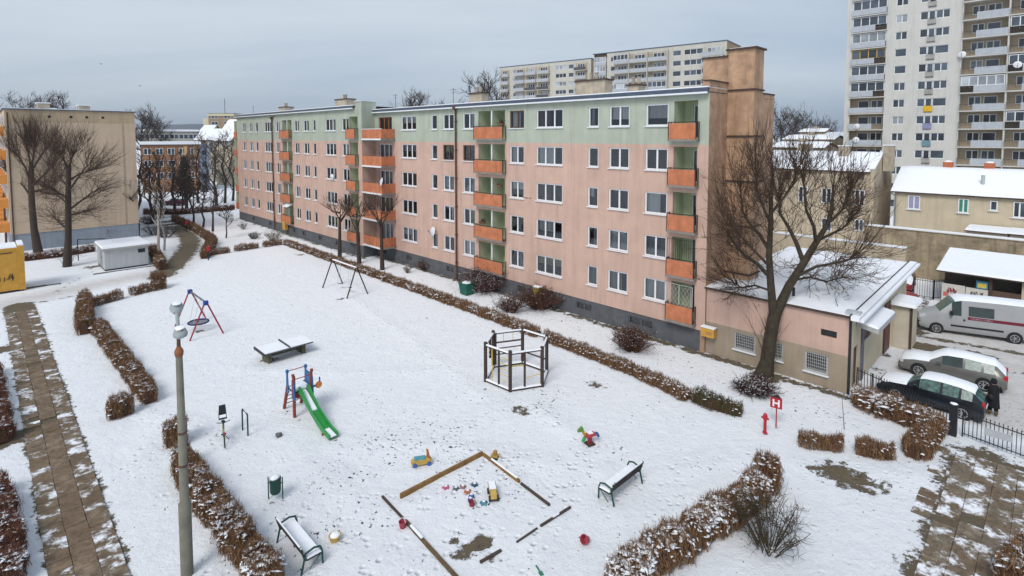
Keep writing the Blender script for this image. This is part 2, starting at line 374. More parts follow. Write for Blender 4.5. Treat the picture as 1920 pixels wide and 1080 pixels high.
tag(inst('ground', me), 'snow covered ground of the estate', None, None, 'structure')
# ------------------------------------------------------------------ building helpers (local: x along front, -y outwards, z up)
def wall_holes(mb, x0, x1, z0, z1, holes, y=0.0, rev=.22):
    hs = [(max(a, x0), max(b_, z0), min(c, x1), min(d, z1)) for a, b_, c, d in holes]
    hs = [h for h in hs if h[2] - h[0] > 1e-4 and h[3] - h[1] > 1e-4]
    X = sorted({x0, x1, *[h[0] for h in hs], *[h[2] for h in hs]}); Z = sorted({z0, z1, *[h[1] for h in hs], *[h[3] for h in hs]})
    for i in range(len(X) - 1):
        cells = []
        for j in range(len(Z) - 1):
            xm, zm = (X[i] + X[i+1]) / 2, (Z[j] + Z[j+1]) / 2
            inside = any(h[0] < xm < h[2] and h[1] < zm < h[3] for h in hs)
            if not inside:
                if cells and cells[-1][1] == Z[j]: cells[-1][1] = Z[j+1]
                else: cells.append([Z[j], Z[j+1]])
        for a, b_ in cells: mb.quad((X[i], y, a), (X[i+1], y, a), (X[i+1], y, b_), (X[i], y, b_))
    for a, b_, c, d in hs:
        if a > x0: mb.quad((a, y, b_), (a, y, d), (a, y + rev, d), (a, y + rev, b_))
        if c < x1: mb.quad((c, y, b_), (c, y + rev, b_), (c, y + rev, d), (c, y, d))
        if b_ > z0: mb.quad((a, y, b_), (a, y + rev, b_), (c, y + rev, b_), (c, y, b_))
        if d < z1: mb.quad((a, y, d), (c, y, d), (c, y + rev, d), (a, y + rev, d))
    return mb
def frame_mesh(w_, h, n, m, ft=.085, dep=.12, mull=None):
    """window frame with n lights, open behind"""
    mb = MB(); mb.box(0, 0, 0, ft, dep, h).box(w_ - ft, 0, 0, w_, dep, h).box(ft, 0, 0, w_ - ft, dep, ft).box(ft, 0, h - ft, w_ - ft, dep, h)
    for i in range(1, n): x = w_ * i / n; mb.box(x - ft * .7, .05, ft, x + ft * .7, dep - .004, h - ft)
    return mb.mesh('window', m)
def pane_mesh(w_, h, n, ft=.085):
    pw = (w_ - 2 * ft - (n - 1) * ft * 1.4) / n
    return MB().quad((0, 0, 0), (pw, 0, 0), (pw, 0, h - 2 * ft), (0, 0, h - 2 * ft)).mesh('pane', GLASS), pw
def curtain_mesh(w_, h, m, amp=.025):
    mb = MB(); k = max(6, int(w_ / .07)); pts = [(w_ * i / k, amp * math.sin(i * 1.9) + amp * .6 * math.sin(i * .83 + 1)) for i in range(k + 1)]
    for (x0, y0), (x1, y1) in zip(pts, pts[1:]): mb.quad((x0, y0, 0), (x1, y1, 0), (x1, y1, h), (x0, y0, h))
    return mb.mesh('curtain', m, 60)
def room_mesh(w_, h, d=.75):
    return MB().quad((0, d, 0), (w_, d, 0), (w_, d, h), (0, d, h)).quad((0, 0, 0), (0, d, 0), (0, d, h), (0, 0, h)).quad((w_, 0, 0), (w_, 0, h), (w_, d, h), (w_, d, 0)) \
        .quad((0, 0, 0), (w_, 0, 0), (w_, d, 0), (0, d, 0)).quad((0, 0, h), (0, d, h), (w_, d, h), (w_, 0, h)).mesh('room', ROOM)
def window(par, x, z, w_, h, n, y=.06, fm=None, curt='r', sill=True, name='window'):
    fm = fm or WHITEF; w_ = round(w_, 2); h = round(h, 2)
    o = inst(name, cached(('f', w_, h, n, fm.name), lambda: frame_mesh(w_, h, n, fm)), par, (x, y, z))
    pm, pw = cached(('p', w_, h, n), lambda: pane_mesh(w_, h, n))
    for i in range(n): inst('pane', pm, o, (.085 + i * (pw + .085 * 1.4), .085, .085))
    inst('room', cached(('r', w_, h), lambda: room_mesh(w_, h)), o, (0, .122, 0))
    if curt == 'r': curt = rng.choices([None, 0, 1, 2, 3, 4], [1.8, 3.4, 2.6, .9, .7, .4])[0]
    if curt is not None:
        lo = 0 if rng.random() < .7 else h * rng.choice((.35, .5)); frac = rng.choice((1, 1, .5, .65))
        cm = cached(('c', w_, h, curt, lo, frac), lambda: curtain_mesh(w_ * frac - .1, h - lo - .02, CURT[curt]))
        inst('curtain', cm, o, (.05 if rng.random() < .6 or frac == 1 else w_ * (1 - frac) + .04, .22, lo))
    if sill: inst('sill', cached(('s', w_), lambda: MB().box(-.06, -.16, -.07, w_ + .06, .0, -.004).mesh('sill', SILL)), o)
    return o

# ------------------------------------------------------------------ the long pink and green apartment block
S0, ST, WH = 2.52, 2.85, 1.40                                   # lowest sill, storey, window height
SPLIT = 12.73
blk = root('apartment_building', 0, 0, 0, 'long five-storey pink apartment block with green top floor and orange balconies', 'building')
WA, WB = -1.6, -38.3                                            # far half stands forward; x of the step
near_cols = [(-4.32, 1.62, 2), (-7.2, 1.62, 2), (-9.02, .9, 1), (-14.1, 2.7, 3), (-17.06, 1.62, 2), (-23.1, 1.62, 2), (-26.05, 1.62, 2), (-27.9, .9, 1), (-33.08, 2.66, 3)]
far_cols = [(-42.75, 1.62, 2), (-46.86, 2.66, 3), (-50.33, .9, 1), (-52.95, 1.62, 2), (-55.72, 1.45, 2), (-61.9, 1.4, 2), (-66.07, 2.66, 3), (-69.65, 1.1, 1), (-72.1, 1.5, 2), (-75.12, 1.55, 2)]
near_log = [(-2.3, -.72), (-21.0, -17.63)]; far_log = [(-41.0, -39.15), (-59.6, -56.6)]
for wi, (y0, x0, x1, cols, logs) in enumerate(((0.0, WB, 0.0, near_cols, near_log), (WA, -77.6, WB, far_cols, far_log))):
    top = 16.0 if wi == 0 else 16.45
    holes = [(c[0], S0 + ST * k, c[0] + c[1], S0 + ST * k + WH) for c in cols for k in range(5)]
    holes += [(a, S0 + ST * k - .88, b_, S0 + ST * k + WH + .12) for a, b_ in logs for k in range(5)]
    if wi == 0: holes += [(-37.5, S0 + ST * k - .7, -34.85, S0 + ST * k + WH) for k in range(5)]
    o = wall_holes(MB(), x0, x1, 1.3, SPLIT, holes, y0).build('wall', PINK, blk)
    o = wall_holes(MB(), x0, x1, SPLIT, top, holes, y0).build('upper_wall', GREEN, blk)
    ph = []
    bx = ((-3.6, -5.5), (-8.6, -10.1), (-15, -16.3), (-24.6, -25.8), (-31.5, -32.5), (-36.4, -37.3)) if wi == 0 else ((-44, -45), (-48.4, -49.4), (-53, -54.1), (-56, -57), (-64.4, -65.4), (-71, -72))
    ph = [(min(a), .45, max(a), 1.05) for a in bx]
    wall_holes(MB(), x0, x1 if wi == 0 else x1 - .06, -.2, 1.3, ph, y0 + .06, .12).build('plinth', PLINTH, blk)
    for a in ph:
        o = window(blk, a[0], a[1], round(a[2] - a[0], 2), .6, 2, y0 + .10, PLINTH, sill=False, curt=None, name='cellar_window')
    for c in cols:
        for k in range(5):
            fm = WOODF if (wi == 0 and c[0] in (-23.1, -26.05) and k == 3) or (wi == 0 and k == 4 and c[0] == -17.06) else WHITEF
            cu = 'r'
            if wi == 0 and k == 4 and c[0] == -14.1: cu = 4
            n = c[2]
            if wi == 0 and c[0] == -4.32 and k in (2, 4): n = 1
            window(blk, c[0], S0 + ST * k, c[1], WH, n, y0 + .06, fm, cu)
    # loggias: green inner box, door or glazing at the back, orange parapet with steel ends
    for li, (a, b_) in enumerate(logs):
        d = 1.35
        for k in range(5):
            zb, zt = S0 + ST * k - .88, S0 + ST * k + WH + .12
            lg = MB(); y1 = y0 + d
            lg.quad((a, y0 + .22, zb), (a, y0 + .22, zt), (a, y1, zt), (a, y1, zb)).quad((b_, y0 + .22, zb), (b_, y1, zb), (b_, y1, zt), (b_, y0 + .22, zt))
            lg.quad((a, y0 + .22, zt), (b_, y0 + .22, zt), (b_, y1, zt), (a, y1, zt)).quad((a, y0 + .22, zb), (a, y1, zb), (b_, y1, zb), (b_, y0 + .22, zb))
            dh = [(b_ - 1.0, zb + .08, b_ - .12, zt - .2)] if b_ - a < 2.5 else [(a + .25, zb + .9, a + 1.35, zt - .25), (b_ - 1.1, zb + .08, b_ - .25, zt - .25)]
            wall_holes(lg, a, b_, zb, zt, dh, y1, .1)
            lo = lg.build('loggia', LOGGIA, blk)
            for h_ in dh: window(blk, h_[0], h_[1], round(h_[2] - h_[0], 2), round(h_[3] - h_[1], 2), 1, y1 + .05, None, 'r', False, 'balcony_door')
            if b_ - a > 2.5:
                MB().box((a + b_) / 2 - .05, y0 + .08, zb, (a + b_) / 2 + .05, y0 + d - .02, zt).build('partition', LOGGIA, lo)
                MB().box((a + b_) / 2 - .07, y0 + .02, zb, (a + b_) / 2 + .07, y0 + .078, zt).build('partition_edge', WHITEF, lo)
            pr = .42; px0, px1 = a - .12, b_ + .06
            bc = MB().box(px0, y0 - pr, zb + .02, px1, y0 - pr + .09, zb + 1.0).build('balcony_parapet', ORANGE, blk)
            MB().box(px0 - .08, y0 - pr - .05, zb - .12, px1 + .10, y0 + .3, zb + .015).build('balcony_slab', mat('slab_concrete', (.24, .22, .2), .9, .2, 3), bc)
            rl = MB()
            for xx in (px0 - .05, px1 + .05):
                rl.box(xx - .018, y0 - pr, zb + .015, xx + .018, y0 - pr + .04, zb + 1.1).box(xx - .018, y0 - .06, zb + .015, xx + .018, y0 - .005, zb + 1.1).box(xx - .015, y0 - pr + .04, zb + 1.06, xx + .015, y0 - .06, zb + 1.1)
                for q_ in (.12, .22): rl.box(xx - .01, y0 - pr + q_, zb + .1, xx + .01, y0 - pr + q_ + .02, zb + 1.06)
            rl.box(px0 - .05, y0 - pr + .02, zb + 1.05, px1 + .05, y0 - pr + .06, zb + 1.1)
            rl.build('railing', STEEL, bc)
            if wi == 0 and li == 0 and k in (0, 1):                       # burglar grille over the lowest loggias
                gr = MB(); yy = y0 - pr + .02; zt2 = zt - .05
                for i in range(13):
                    xx = px0 + (px1 - px0) * i / 12
                    if k == 1: gr.box(xx - .008, yy, zb + 1.1, xx + .008, yy + .016, zt2)
                if k == 0:
                    for i in range(-5, 8):
                        a0 = Vector((px0 + i * .26, yy, zb + 1.05)); 
                        for sgn in (1, -1):
                            pts = []
                            for j in range(7):
                                xx = a0.x + (.13 * (j % 2)) * sgn
                                if px0 <= xx <= px1: pts.append((xx, yy, zb + 1.05 + j * .2))
                            if len(pts) > 1: gr.tube(pts, .009, 4)
                for zz_ in (zb + 1.1, zt2): gr.box(px0, yy, zz_ - .02, px1, yy + .02, zz_)
                for xx in (px0, (px0 + px1) / 2, px1): gr.box(xx - .016, yy - .003, zb + 1.1, xx + .016, yy + .023, zt2)
                gr.build('window_grille', mat('grille_white', (.55, .55, .53), .6, .1) if k == 0 else STEEL, bc)
# balconies standing in the inner corner of the step
for k in range(5):
    zb = S0 + ST * k - .9
    window(blk, -37.5, zb + .2, 2.65, WH + .7, 3, .13, mat('varnished_wood', (.35, .12, .04), .5, .2) if k == 4 else WHITEF, 'r', False, 'balcony_door')
    bc = MB().box(-38.25, -1.62, zb + .02, -34.3, -1.53, zb + 1.0).box(-34.39, -1.53, zb + .02, -34.3, -.02, zb + 1.0).build('balcony_parapet', ORANGE, blk)
    MB().box(-38.28, -1.72, zb - .14, -34.2, -.01, zb + .015).build('balcony_slab', mat('slab_concrete', (.24, .22, .2)), bc)
    MB().box(-38.2, -1.725, zb - .145, -34.25, -1.60, zb + .016).build('slab_edge', WHITEF, bc)
    if k == 4: MB().box(-38.2, -1.64, zb + 1.0, -34.29, -1.51, zb + 1.05).build('snow_cover', SNOW, bc)
# step wall and end walls
MB().box(WB - .3, WA, -.2, WB, 0.2, 1.3).build('plinth', PLINTH, blk)
MB().box(WB - .3, WA + .002, 1.3, WB + .003, 0.2, SPLIT).build('wall', PINK, blk)
MB().box(WB - .3, WA + .002, SPLIT, WB + .003, .2, 17.05).build('upper_wall', GREEN, blk)
MB().box(WB - 1.4, WA + .05, 16.4, WB - .3, .2, 17.05).build('upper_wall', GREEN, blk)
MB().box(WB - 1.46, WA - .06, 17.05, WB + .06, .26, 17.1).build('coping', SILL, blk)
for xx in (-77.6,):
    MB().quad((xx, WA, -.2), (xx, WA, SPLIT), (xx, 9, SPLIT), (xx, 9, -.2)).build('wall', PINK, blk)
    MB().quad((xx, WA, SPLIT), (xx, WA, 16.4), (xx, 9, 16.4), (xx, 9, SPLIT)).build('upper_wall', GREEN, blk)
for k in range(5):                                              # balconies wrapped round the far corner
    zb = S0 + ST * k - .9
    bc = MB().box(-78.8, WA - .1, zb + .02, -77.62, 1.2, zb + 1.0).build('balcony_parapet', ORANGE, blk)
    MB().box(-78.8, WA - .02, zb + 1.0, -78.7, WA + .5, zb + ST - .1).build('partition', LOGGIA, bc)
MB().quad((-77.6, 9, 0), (-77.6, 9, 16.4), (0, 10.2, 16), (0, 10.2, 0)).build('rear_wall', PINK, blk)
# roof slabs, metal fascia and gutters with snow on the edge
def fascia(x0, x1, y, z, far):
    rf = MB().box(x0 - .1, y - .22, z, x1, 10.0, z + .06).build('roof', NAVY, blk)
    MB().box(x0 - .1, y - .27, z + .06, x1, y - .223 + .1, z + .30).build('fascia', NAVY, rf)
    MB().box(x0 - .1, y - .36, z - .07, x1 - .02, y - .225, z + .04).build('gutter', SILL, rf)
    MB().box(x0 - .1, y - .25, z + .30, x1, 9.9, z + .37).build('snow_cover', SNOW, rf)
for xj in (-10.3, -20.6 + 3.1, -29.2): MB().box(xj, -.004, 1.35, xj + .02, .01, 15.7).build('panel_joint', mat('joint_pink', (.40, .27, .22), .9), blk)
fascia(WB + .01, -.0, 0, 15.86, 0); fascia(-77.7, WB - 1.42, WA, 16.34, 1)
for x, y0 in ((-23.97, 0), (-62.8, WA)):
    dp = MB().tube([(x, y0 - .16, .1), (x, y0 - .16, 15.6), (x, y0 - .30, 15.85)], .085, 8).build('downpipe', RUST, blk, 50)
    MB().box(x - .22, y0 - .36, 15.7, x + .22, y0 - .02, 16.0).build('hopper', RUST, dp)
    for k in range(6): MB().box(x - .11, y0 - .27, 1.6 + k * 2.6, x + .11, y0 - .01, 1.66 + k * 2.6).build('bracket', RUST, dp)
# chimney stacks on the roof
STACK = mat('stack_render', (.42, .36, .28), .95, .2, 2, .5, 30, streak=.5)
for x, y, sx, sy, h in ((-11.2, 3.5, 2.8, 1.0, 1.35), (-8.3, 5, 1.0, .9, .9), (-24.6, 3.2, 1.8, .9, 1.1), (-49.5, 2.4, 3.0, 1.2, 1.2), (-67.5, 2.2, 2.4, 1.2, .9)):
    zr = 15.9 if x > WB else 16.4
    ck = MB().box(x - sx/2, y - sy/2, zr, x + sx/2, y + sy/2, zr + .3 + h).build('chimney', STACK, blk)
    MB().box(x - sx/2 - .1, y - sy/2 - .1, zr + .3 + h, x + sx/2 + .1, y + sy/2 + .1, zr + .42 + h).build('cap', DARKLEDGE, ck)
    for i in range(2): MB().lathe([(.13, 0), (.13, .45), (.17, .5), (.17, .56)], 8, (x - .25 + .5 * i, y, zr + .42 + h)).build('chimney_pot', STACK, ck)
# the gable: rough brown render, stepped chimney shaft
gb = MB().box(-.3, .003, -.1, .0, 10.2, 16.2); gb.box(-.3, 0.003, 16.2, .002, 2.6, 16.55); gb.build('gable_wall', BROWN, blk)
MB().box(-.42, -.05, 16.55, .06, 2.5, 16.62).build('coping', DARKLEDGE, blk)
MB().box(-.36, 7.6, 16.2, .04, 10.26, 16.3).build('coping', DARKLEDGE, blk)
SX, SZ = fx(1415, 130, 2.45).x, fx(1390, 93, 2.45).z; SY = gx(1432, 130, SX).y
sh = MB().box(0, 2.45, 3.6, SX, SY, SZ).build('chimney_shaft', BROWNL, blk)
MB().box(-.14, 2.33, SZ, SX + .13, SY + .12, SZ + .11).build('cap', DARKLEDGE, sh)
MB().box(.02, 2.5, SZ + .11, SX, SY - .05, SZ + .16).build('snow_cover', SNOW, sh)
for z in (4.6, 7.6, 10.4, 13.2, 16.05): MB().box(-.0, 2.37, z, SX + .08, SY + .08, z + .1).build('ledge', DARKLEDGE, sh)
RHZ = fx(1342, 109, 3.2).z
MB().box(fx(1318, 120, 3.2).x, 3.2, 16.1, -.01, 5.2, RHZ).build('roof_house', BROWN, blk)
MB().box(fx(1318, 120, 3.2).x - .08, 3.1, RHZ, -.02, 5.3, RHZ + .09).build('coping', DARKLEDGE, blk)
GREY = mat('grey_metal', (.45, .47, .49), .5, .1, 4)
def dish(px, py, par, y, r=.4):
    p = fx(px, py, y)
    mb = MB().lathe([(0.01, .14), (r * .5, .10), (r * .85, .03), (r, 0), (r * .97, -.02), (r * .5, .07), (.01, .11)], 18)
    d = inst('satellite_dish', mb.mesh('satellite_dish', mat('dish_white', (.66, .67, .68), .5, .05), 60), None, L(p.x, p.y, p.z), (R(78), 0, ANG + R(rng.uniform(-25, 25))))
    MB().bar((0, -r * .9, .02), (0, 0, .42), .018).box(-.04, -.04, .38, .04, .04, .5).bar((0, 0, .1), (0, .1, -.35), .025).build('arm', STEEL, d)
    return d
tag(dish(811, 434, None, -.35, .46), 'white satellite dish on pink wall above the lowest narrow window', 'satellite dish', 'satellite dishes')
tag(dish(715, 341, None, -1.75, .46), 'white satellite dish on orange balcony at the step of the block', 'satellite dish', 'satellite dishes')
tag(dish(622, 331, None, -1.9, .3), 'small dish below a triple window of the pink block', 'satellite dish', 'satellite dishes')
aw = root('window_awning', *fx(538, 384, -2.2)[:], 'small white awning over lowest balcony beside the far downpipe', 'awning')
MB().quad((-.8, -.35, -.22), (.9, -.35, -.22), (.9, .3, .1), (-.8, .3, .1)).quad((-.8, -.35, -.26), (-.8, .3, .06), (.9, .3, .06), (.9, -.35, -.26)).build('awning_sheet', WHITEF, aw)
MB().bar((-.75, .3, -.3), (-.75, -.3, -.24), .02).bar((.85, .3, -.3), (.85, -.3, -.24), .02).build('awning_bracket', STEEL, aw)
an = root('wall_antenna', *fx(995, 371, -.05)[:], 'small wall antenna beside a triple window on pink wall', 'antenna')
MB().bar((0, .05, 0), (0, -.5, .0), .02).bar((-.35, -.45, .05), (.4, -.45, .02), .015).bar((-.3, -.6, .05), (-.3, -.3, .05), .012).bar((-.1, -.65, .04), (-.1, -.25, .04), .012).bar((.15, -.7, .03), (.15, -.2, .03), .012).build('antenna_rods', STEEL, an)
for (px, py, lab) in ((475, 203, 'thin roof antenna on far half of pink block'), (742, 190, 'thin roof antenna near the step of pink block'), (850, 180, 'thin roof antenna beside middle chimney of pink block')):
    p = fx(px, 210, 2.0)
    a_ = root('roof_antenna', p.x, p.y, 16.4 if p.x < WB else 15.95, lab, 'antenna')
    MB().bar((0, 0, 0), (0, 0, 2.0), .025, 5).bar((-.5, 0, 1.85), (.5, 0, 1.85), .015, 4).bar((-.3, 0, 1.55), (.3, 0, 1.55), .015, 4).build('antenna_mast', STEEL, a_)

# ------------------------------------------------------------------ low annex with snow roof
TAN = mat('annex_tan', (.34, .275, .205), .95, .12, 1.0, .4, 40, streak=.4)
CREAM = mat('annex_cream', (.58, .50, .36), .9, .08, 1.2, .3, 40, streak=.3)
ax = root('annex_building', 0, 0, 0, 'low pink and tan annex with wide snow covered roof behind the big tree', 'building')
AX = 7.7
AZ = 3.98
ah = [(1.75, .75, 3.0, 1.75), (3.6, .75, 4.5, 1.75), (5.6, .65, 6.75, 1.7)]
wall_holes(MB(), .02, AX, 0, 1.95, ah, .1, .2).build('wall', TAN, ax)
wall_holes(MB(), .02, AX, 1.95, AZ, [(6.35, 2.75, 7.1, 3.1)], .1, .1).build('upper_wall', PINK, ax)
for a in ah:
    wd = window(ax, a[0], a[1], round(a[2] - a[0], 2), round(a[3] - a[1], 2), 1, .16, mat('grey_frame', (.42, .42, .41), .6), None, True)
    g_ = MB(); W_ = a[2] - a[0]; H_ = a[3] - a[1]
    for i in range(13): g_.box(W_ * i / 12 - .006, -.03, 0, W_ * i / 12 + .006, -.015, H_)
    for j in range(7): g_.box(0, -.034, H_ * j / 6 - .006, W_, -.012, H_ * j / 6 + .006)
    g_.build('window_grille', mat('grille_white', (.55, .55, .53)), wd)
MB().box(6.37, .15, 2.77, 7.08, .18, 3.08).build('vent_grille', STEEL, ax)
# side facing the yard
sd = MB(); 
def sidewall(mb, y0, y1, z0, z1, holes, x):
    t_ = MB(); wall_holes(t_, y0, y1, z0, z1, holes, 0, .15)
    return mb.add([(x - v[1], v[0], v[2]) for v in t_.v], t_.f)
sidewall(sd, .1, 14.2, 0, 4.2, [(.9, .05, 1.8, 2.2), (3.0, 2.0, 4.5, 3.2)], AX).build('side_wall', CREAM, ax)
MB().box(AX - .12, 3.0, 2.0, AX - .08, 4.5, 3.2).build('side_window', mat('dark_red_frame', (.09, .03, .03), .5), ax)
MB().box(AX - .12, .9, .05, AX - .08, 1.8, 2.2).build('side_door', mat('dark_red_frame', (.09, .03, .03)), ax)
MB().box(AX - .05, .06, 0, AX + .06, .16, 3.9).build('corner_post', STEEL, ax)
MB().box(AX + .01, 2.3, 0, AX + .07, 2.75, 3.7).build('drain_panel', mat('grey_board', (.16, .16, .19), .8, .2), ax)
rf = MB().hexa([(-.05, -.05, AZ), (AX + .35, -.05, AZ), (AX + .35, 14.5, AZ + .42), (-.05, 14.5, AZ + .42)], [(-.05, -.05, AZ + .12), (AX + .35, -.05, AZ + .12), (AX + .35, 14.5, AZ + .54), (-.05, 14.5, AZ + .54)]).build('roof', DARKLEDGE, ax)
sg = MB(); nx_, ny_ = 22, 36
for i in range(nx_ + 1):
    for j in range(ny_ + 1):
        u, v = i / nx_, j / ny_; e = min(u, 1 - u, v, 1 - v)
        sg.v.append((-.04 + u * (AX + .0), -.04 + v * 14.5, AZ + .125 + v * .42 + .10 * min(1, e * 12) + .03 * math.sin(i * .9 + j * .5) * min(1, e * 6) + rng.uniform(0, .012)))
for i in range(nx_):
    for j in range(ny_): a = i * (ny_ + 1) + j; sg.f.append((a, a + ny_ + 1, a + ny_ + 2, a + 1))
sg.build('snow_cover', SNOW, rf, 70)
for x0, x1, m_, dz in ((AX + .02, AX + .08, STEEL, .15), (AX + .08, AX + .46, SNOW, .12), (AX + .46, AX + .50, GREY, .08), (AX + .50, AX + .66, SNOW, .04)):
    MB().hexa([(x0, -.25, AZ - .02), (x1, -.25, AZ - .02), (x1, 14.6, AZ + .40), (x0, 14.6, AZ + .40)], [(x0, -.25, AZ + .08 + dz), (x1, -.25, AZ + .08 + dz), (x1, 14.6, AZ + .5 + dz), (x0, 14.6, AZ + .5 + dz)]).build('verge_strip', m_, rf)
MB().box(AX - .25, .1, AZ + .1, AX + .4, .55, AZ + .34).build('vent_hood', GREY, rf)
MB().bar((4.6, 1.2, AZ + .1), (4.6, 1.2, AZ + .75), .08, 8).build('vent_pipe', STEEL, rf)
cnp = MB().hexa([(AX + .03, 1.2, 3.3), (AX + 1.0, 1.2, 3.1), (AX + 1.0, 5.2, 3.1), (AX + .03, 5.2, 3.3)], [(AX + .03, 1.2, 3.5), (AX + 1.0, 1.2, 3.35), (AX + 1.0, 5.2, 3.35), (AX + .03, 5.2, 3.5)]).build('canopy', mat('canopy_board', (.42, .42, .42), .8), ax)
MB().hexa([(AX + .05, 1.22, 3.5), (AX + .98, 1.22, 3.35), (AX + .98, 5.18, 3.35), (AX + .05, 5.18, 3.5)], [(AX + .1, 1.35, 3.62), (AX + .92, 1.35, 3.46), (AX + .92, 5.05, 3.46), (AX + .1, 5.05, 3.62)]).build('snow_cover', SNOW, cnp)
pv = MB().box(AX + .02, 9.3, 0, AX + 1.1, 11.2, 2.75).build('porch', CREAM, ax)
MB().box(AX + .2, 9.27, .1, AX + 1.0, 9.299, 2.5).build('porch_panel', mat('porch_panel', (.56, .50, .40), .85, .1), pv)
MB().box(AX + 1.04, 9.2, 0, AX + 1.16, 9.299, 2.75).build('porch_post', DARKLEDGE, pv)
MB().hexa([(AX + .02, 9.0, 2.76), (AX + 1.35, 9.0, 2.76), (AX + 1.35, 11.4, 2.76), (AX + .02, 11.4, 2.76)], [(AX + .05, 9.1, 2.98), (AX + 1.25, 9.1, 2.95), (AX + 1.25, 11.3, 2.95), (AX + .05, 11.3, 3.0)]).build('snow_cover', SNOW, pv)
MB().box(AX + .02, 7.6, 0, AX + .09, 9.0, 3.0).build('dark_door', mat('dark_red_frame', (.09, .03, .03)), ax)
YEL = mat('yellow_paint', (.58, .31, .05), .6, .12, 2.5, .1, 20, streak=.25)
gb_ = root('gas_meter_box', .35, -.18, 1.15, 'yellow meter box on the wall at the corner of block and annex', 'meter box')
MB().box(-.4, -.2, 0, .4, .15, .55).build('box_body', YEL, gb_); MB().box(-.43, -.23, .55, .43, .16, .61).build('snow_cover', SNOW, gb_); MB().box(-.1, -.206, .15, .25, -.201, .35).build('notice', mat('notice', (.4, .2, .08)), gb_)
gb_ = root('gas_meter_box', -13.6, -.35, .45, 'pale yellow meter box between bushes at foot of block', 'meter box')
MB().box(-.3, -.2, 0, .3, .2, 1.0).build('box_body', mat('yellow_old', (.36, .26, .06), .7, .2), gb_); MB().box(-.33, -.22, 1.0, .33, .2, 1.06).build('snow_cover', SNOW, gb_)
gb_ = root('gas_meter_box', -58.6, -1.9, .7, 'small bright yellow box on far plinth below balcony column', 'meter box')
MB().box(-.4, -.25, 0, .4, .2, 1.1).build('box_body', YEL, gb_); MB().box(-.42, -.27, 1.1, .42, .2, 1.15).build('box_lid', YEL, gb_)
# ------------------------------------------------------------------ other buildings
def far_window(par, x, z, w_, h, n, y=.06, fm=None, gm=None, pitem=None):
    fm = fm or WHITEF; gm = gm or FARGLASS; w_ = round(w_, 2); h = round(h, 2)
    o = inst('window', cached(('ff', w_, h, n, fm.name), lambda: frame_mesh(w_, h, n, fm, .09, .08)), par, (x, y, z))
    def pm():
        mb = MB(); ft = .09; pw = (w_ - 2 * ft - (n - 1) * ft * 1.6) / n
        return mb.quad((0, 0, 0), (pw, 0, 0), (pw, 0, h - 2 * ft), (0, 0, h - 2 * ft)).mesh('pane', gm), pw
    m_, pw = cached(('fp', w_, h, n, gm.name), pm)
    for i in range(n): inst('pane', m_, o, (.09 + i * (pw + .144), .045, .09))
    return o
FG2 = mat('far_glass_curtained', (.30, .33, .36), .12, .35, .5, spec=.5, rand=.4)
def rg(): return FG2 if rng.random() < .16 else FARGLASS
# beige block on the left, blank gable to the camera
BEIGE = mat('beige_render', (.60, .47, .34), .95, .07, .8, .3, 30, streak=.3)
BLUEP = mat('blue_plinth', (.29, .33, .38), .9, .08, 1.5, streak=.25)
bl = root('apartment_building', -69.15, -28.9, 0, 'beige apartment block with blank gable wall behind two pollarded trees', 'building')
MB().box(-45, 0, 2.0, 0, 12.3, 16.35).build('wall', BEIGE, bl)
MB().box(-44.9, .05, -.1, -.06, 12.25, 2.0).build('plinth', BLUEP, bl)
MB().box(-.0, .02, 14.9, .012, 12.28, 16.34).build('gable_band', mat('gable_band', (.49, .38, .25), .95, .1, .7, .3, 30, streak=.35), bl)
MB().box(-.0, 10.9, 2.0, .02, 11.1, 14.9).build('panel_joint', mat('joint', (.42, .33, .24), .9), bl)
for z in (5.2, 8.0, 11.6): MB().box(0, .02, z, .008, 10.9, z + .05).build('panel_joint', mat('joint', (.42, .33, .24)), bl)
for y in (3.9, 5.9, 7.4, 9.0): MB().lathe([(.16, 0), (.16, .03)], 10, (.0, y, 15.6), 'x').build('roof_vent_hole', STEEL, bl)
cp = MB().box(-45.1, -.15, 16.35, .15, 12.45, 16.45).build('roof', NAVY, bl); MB().box(-45, -.1, 16.45, .1, 12.4, 16.52).build('snow_cover', SNOW, cp)
for x, y in ((-9, 4), (-12, 8.5), (-26, 6)): ck = MB().box(x - 1.2, y - .6, 16.4, x + 1.2, y + .6, 17.5).build('chimney', STACK, bl); MB().box(x - 1.3, y - .7, 17.5, x + 1.3, y + .7, 17.62).build('cap', WHITEF, ck)
MB().bar((.05, .25, 0), (.05, .25, 16), .07, 6).build('downpipe', RUST, bl)
for i in range(5):
    for k in range(5):
        x = -2.8 - i * 6; z = 2.2 + k * 2.8
        bc = MB().box(x - 1.6, -1.1, z, x + 1.6, -.02, z + 1.0).build('balcony_parapet', mat('amber_parapet', (.62, .26, .06), .8, .1), bl)
        far_window(bl, x - 1.2, z + 1.1, 2.2, 1.3, 2, -.09)
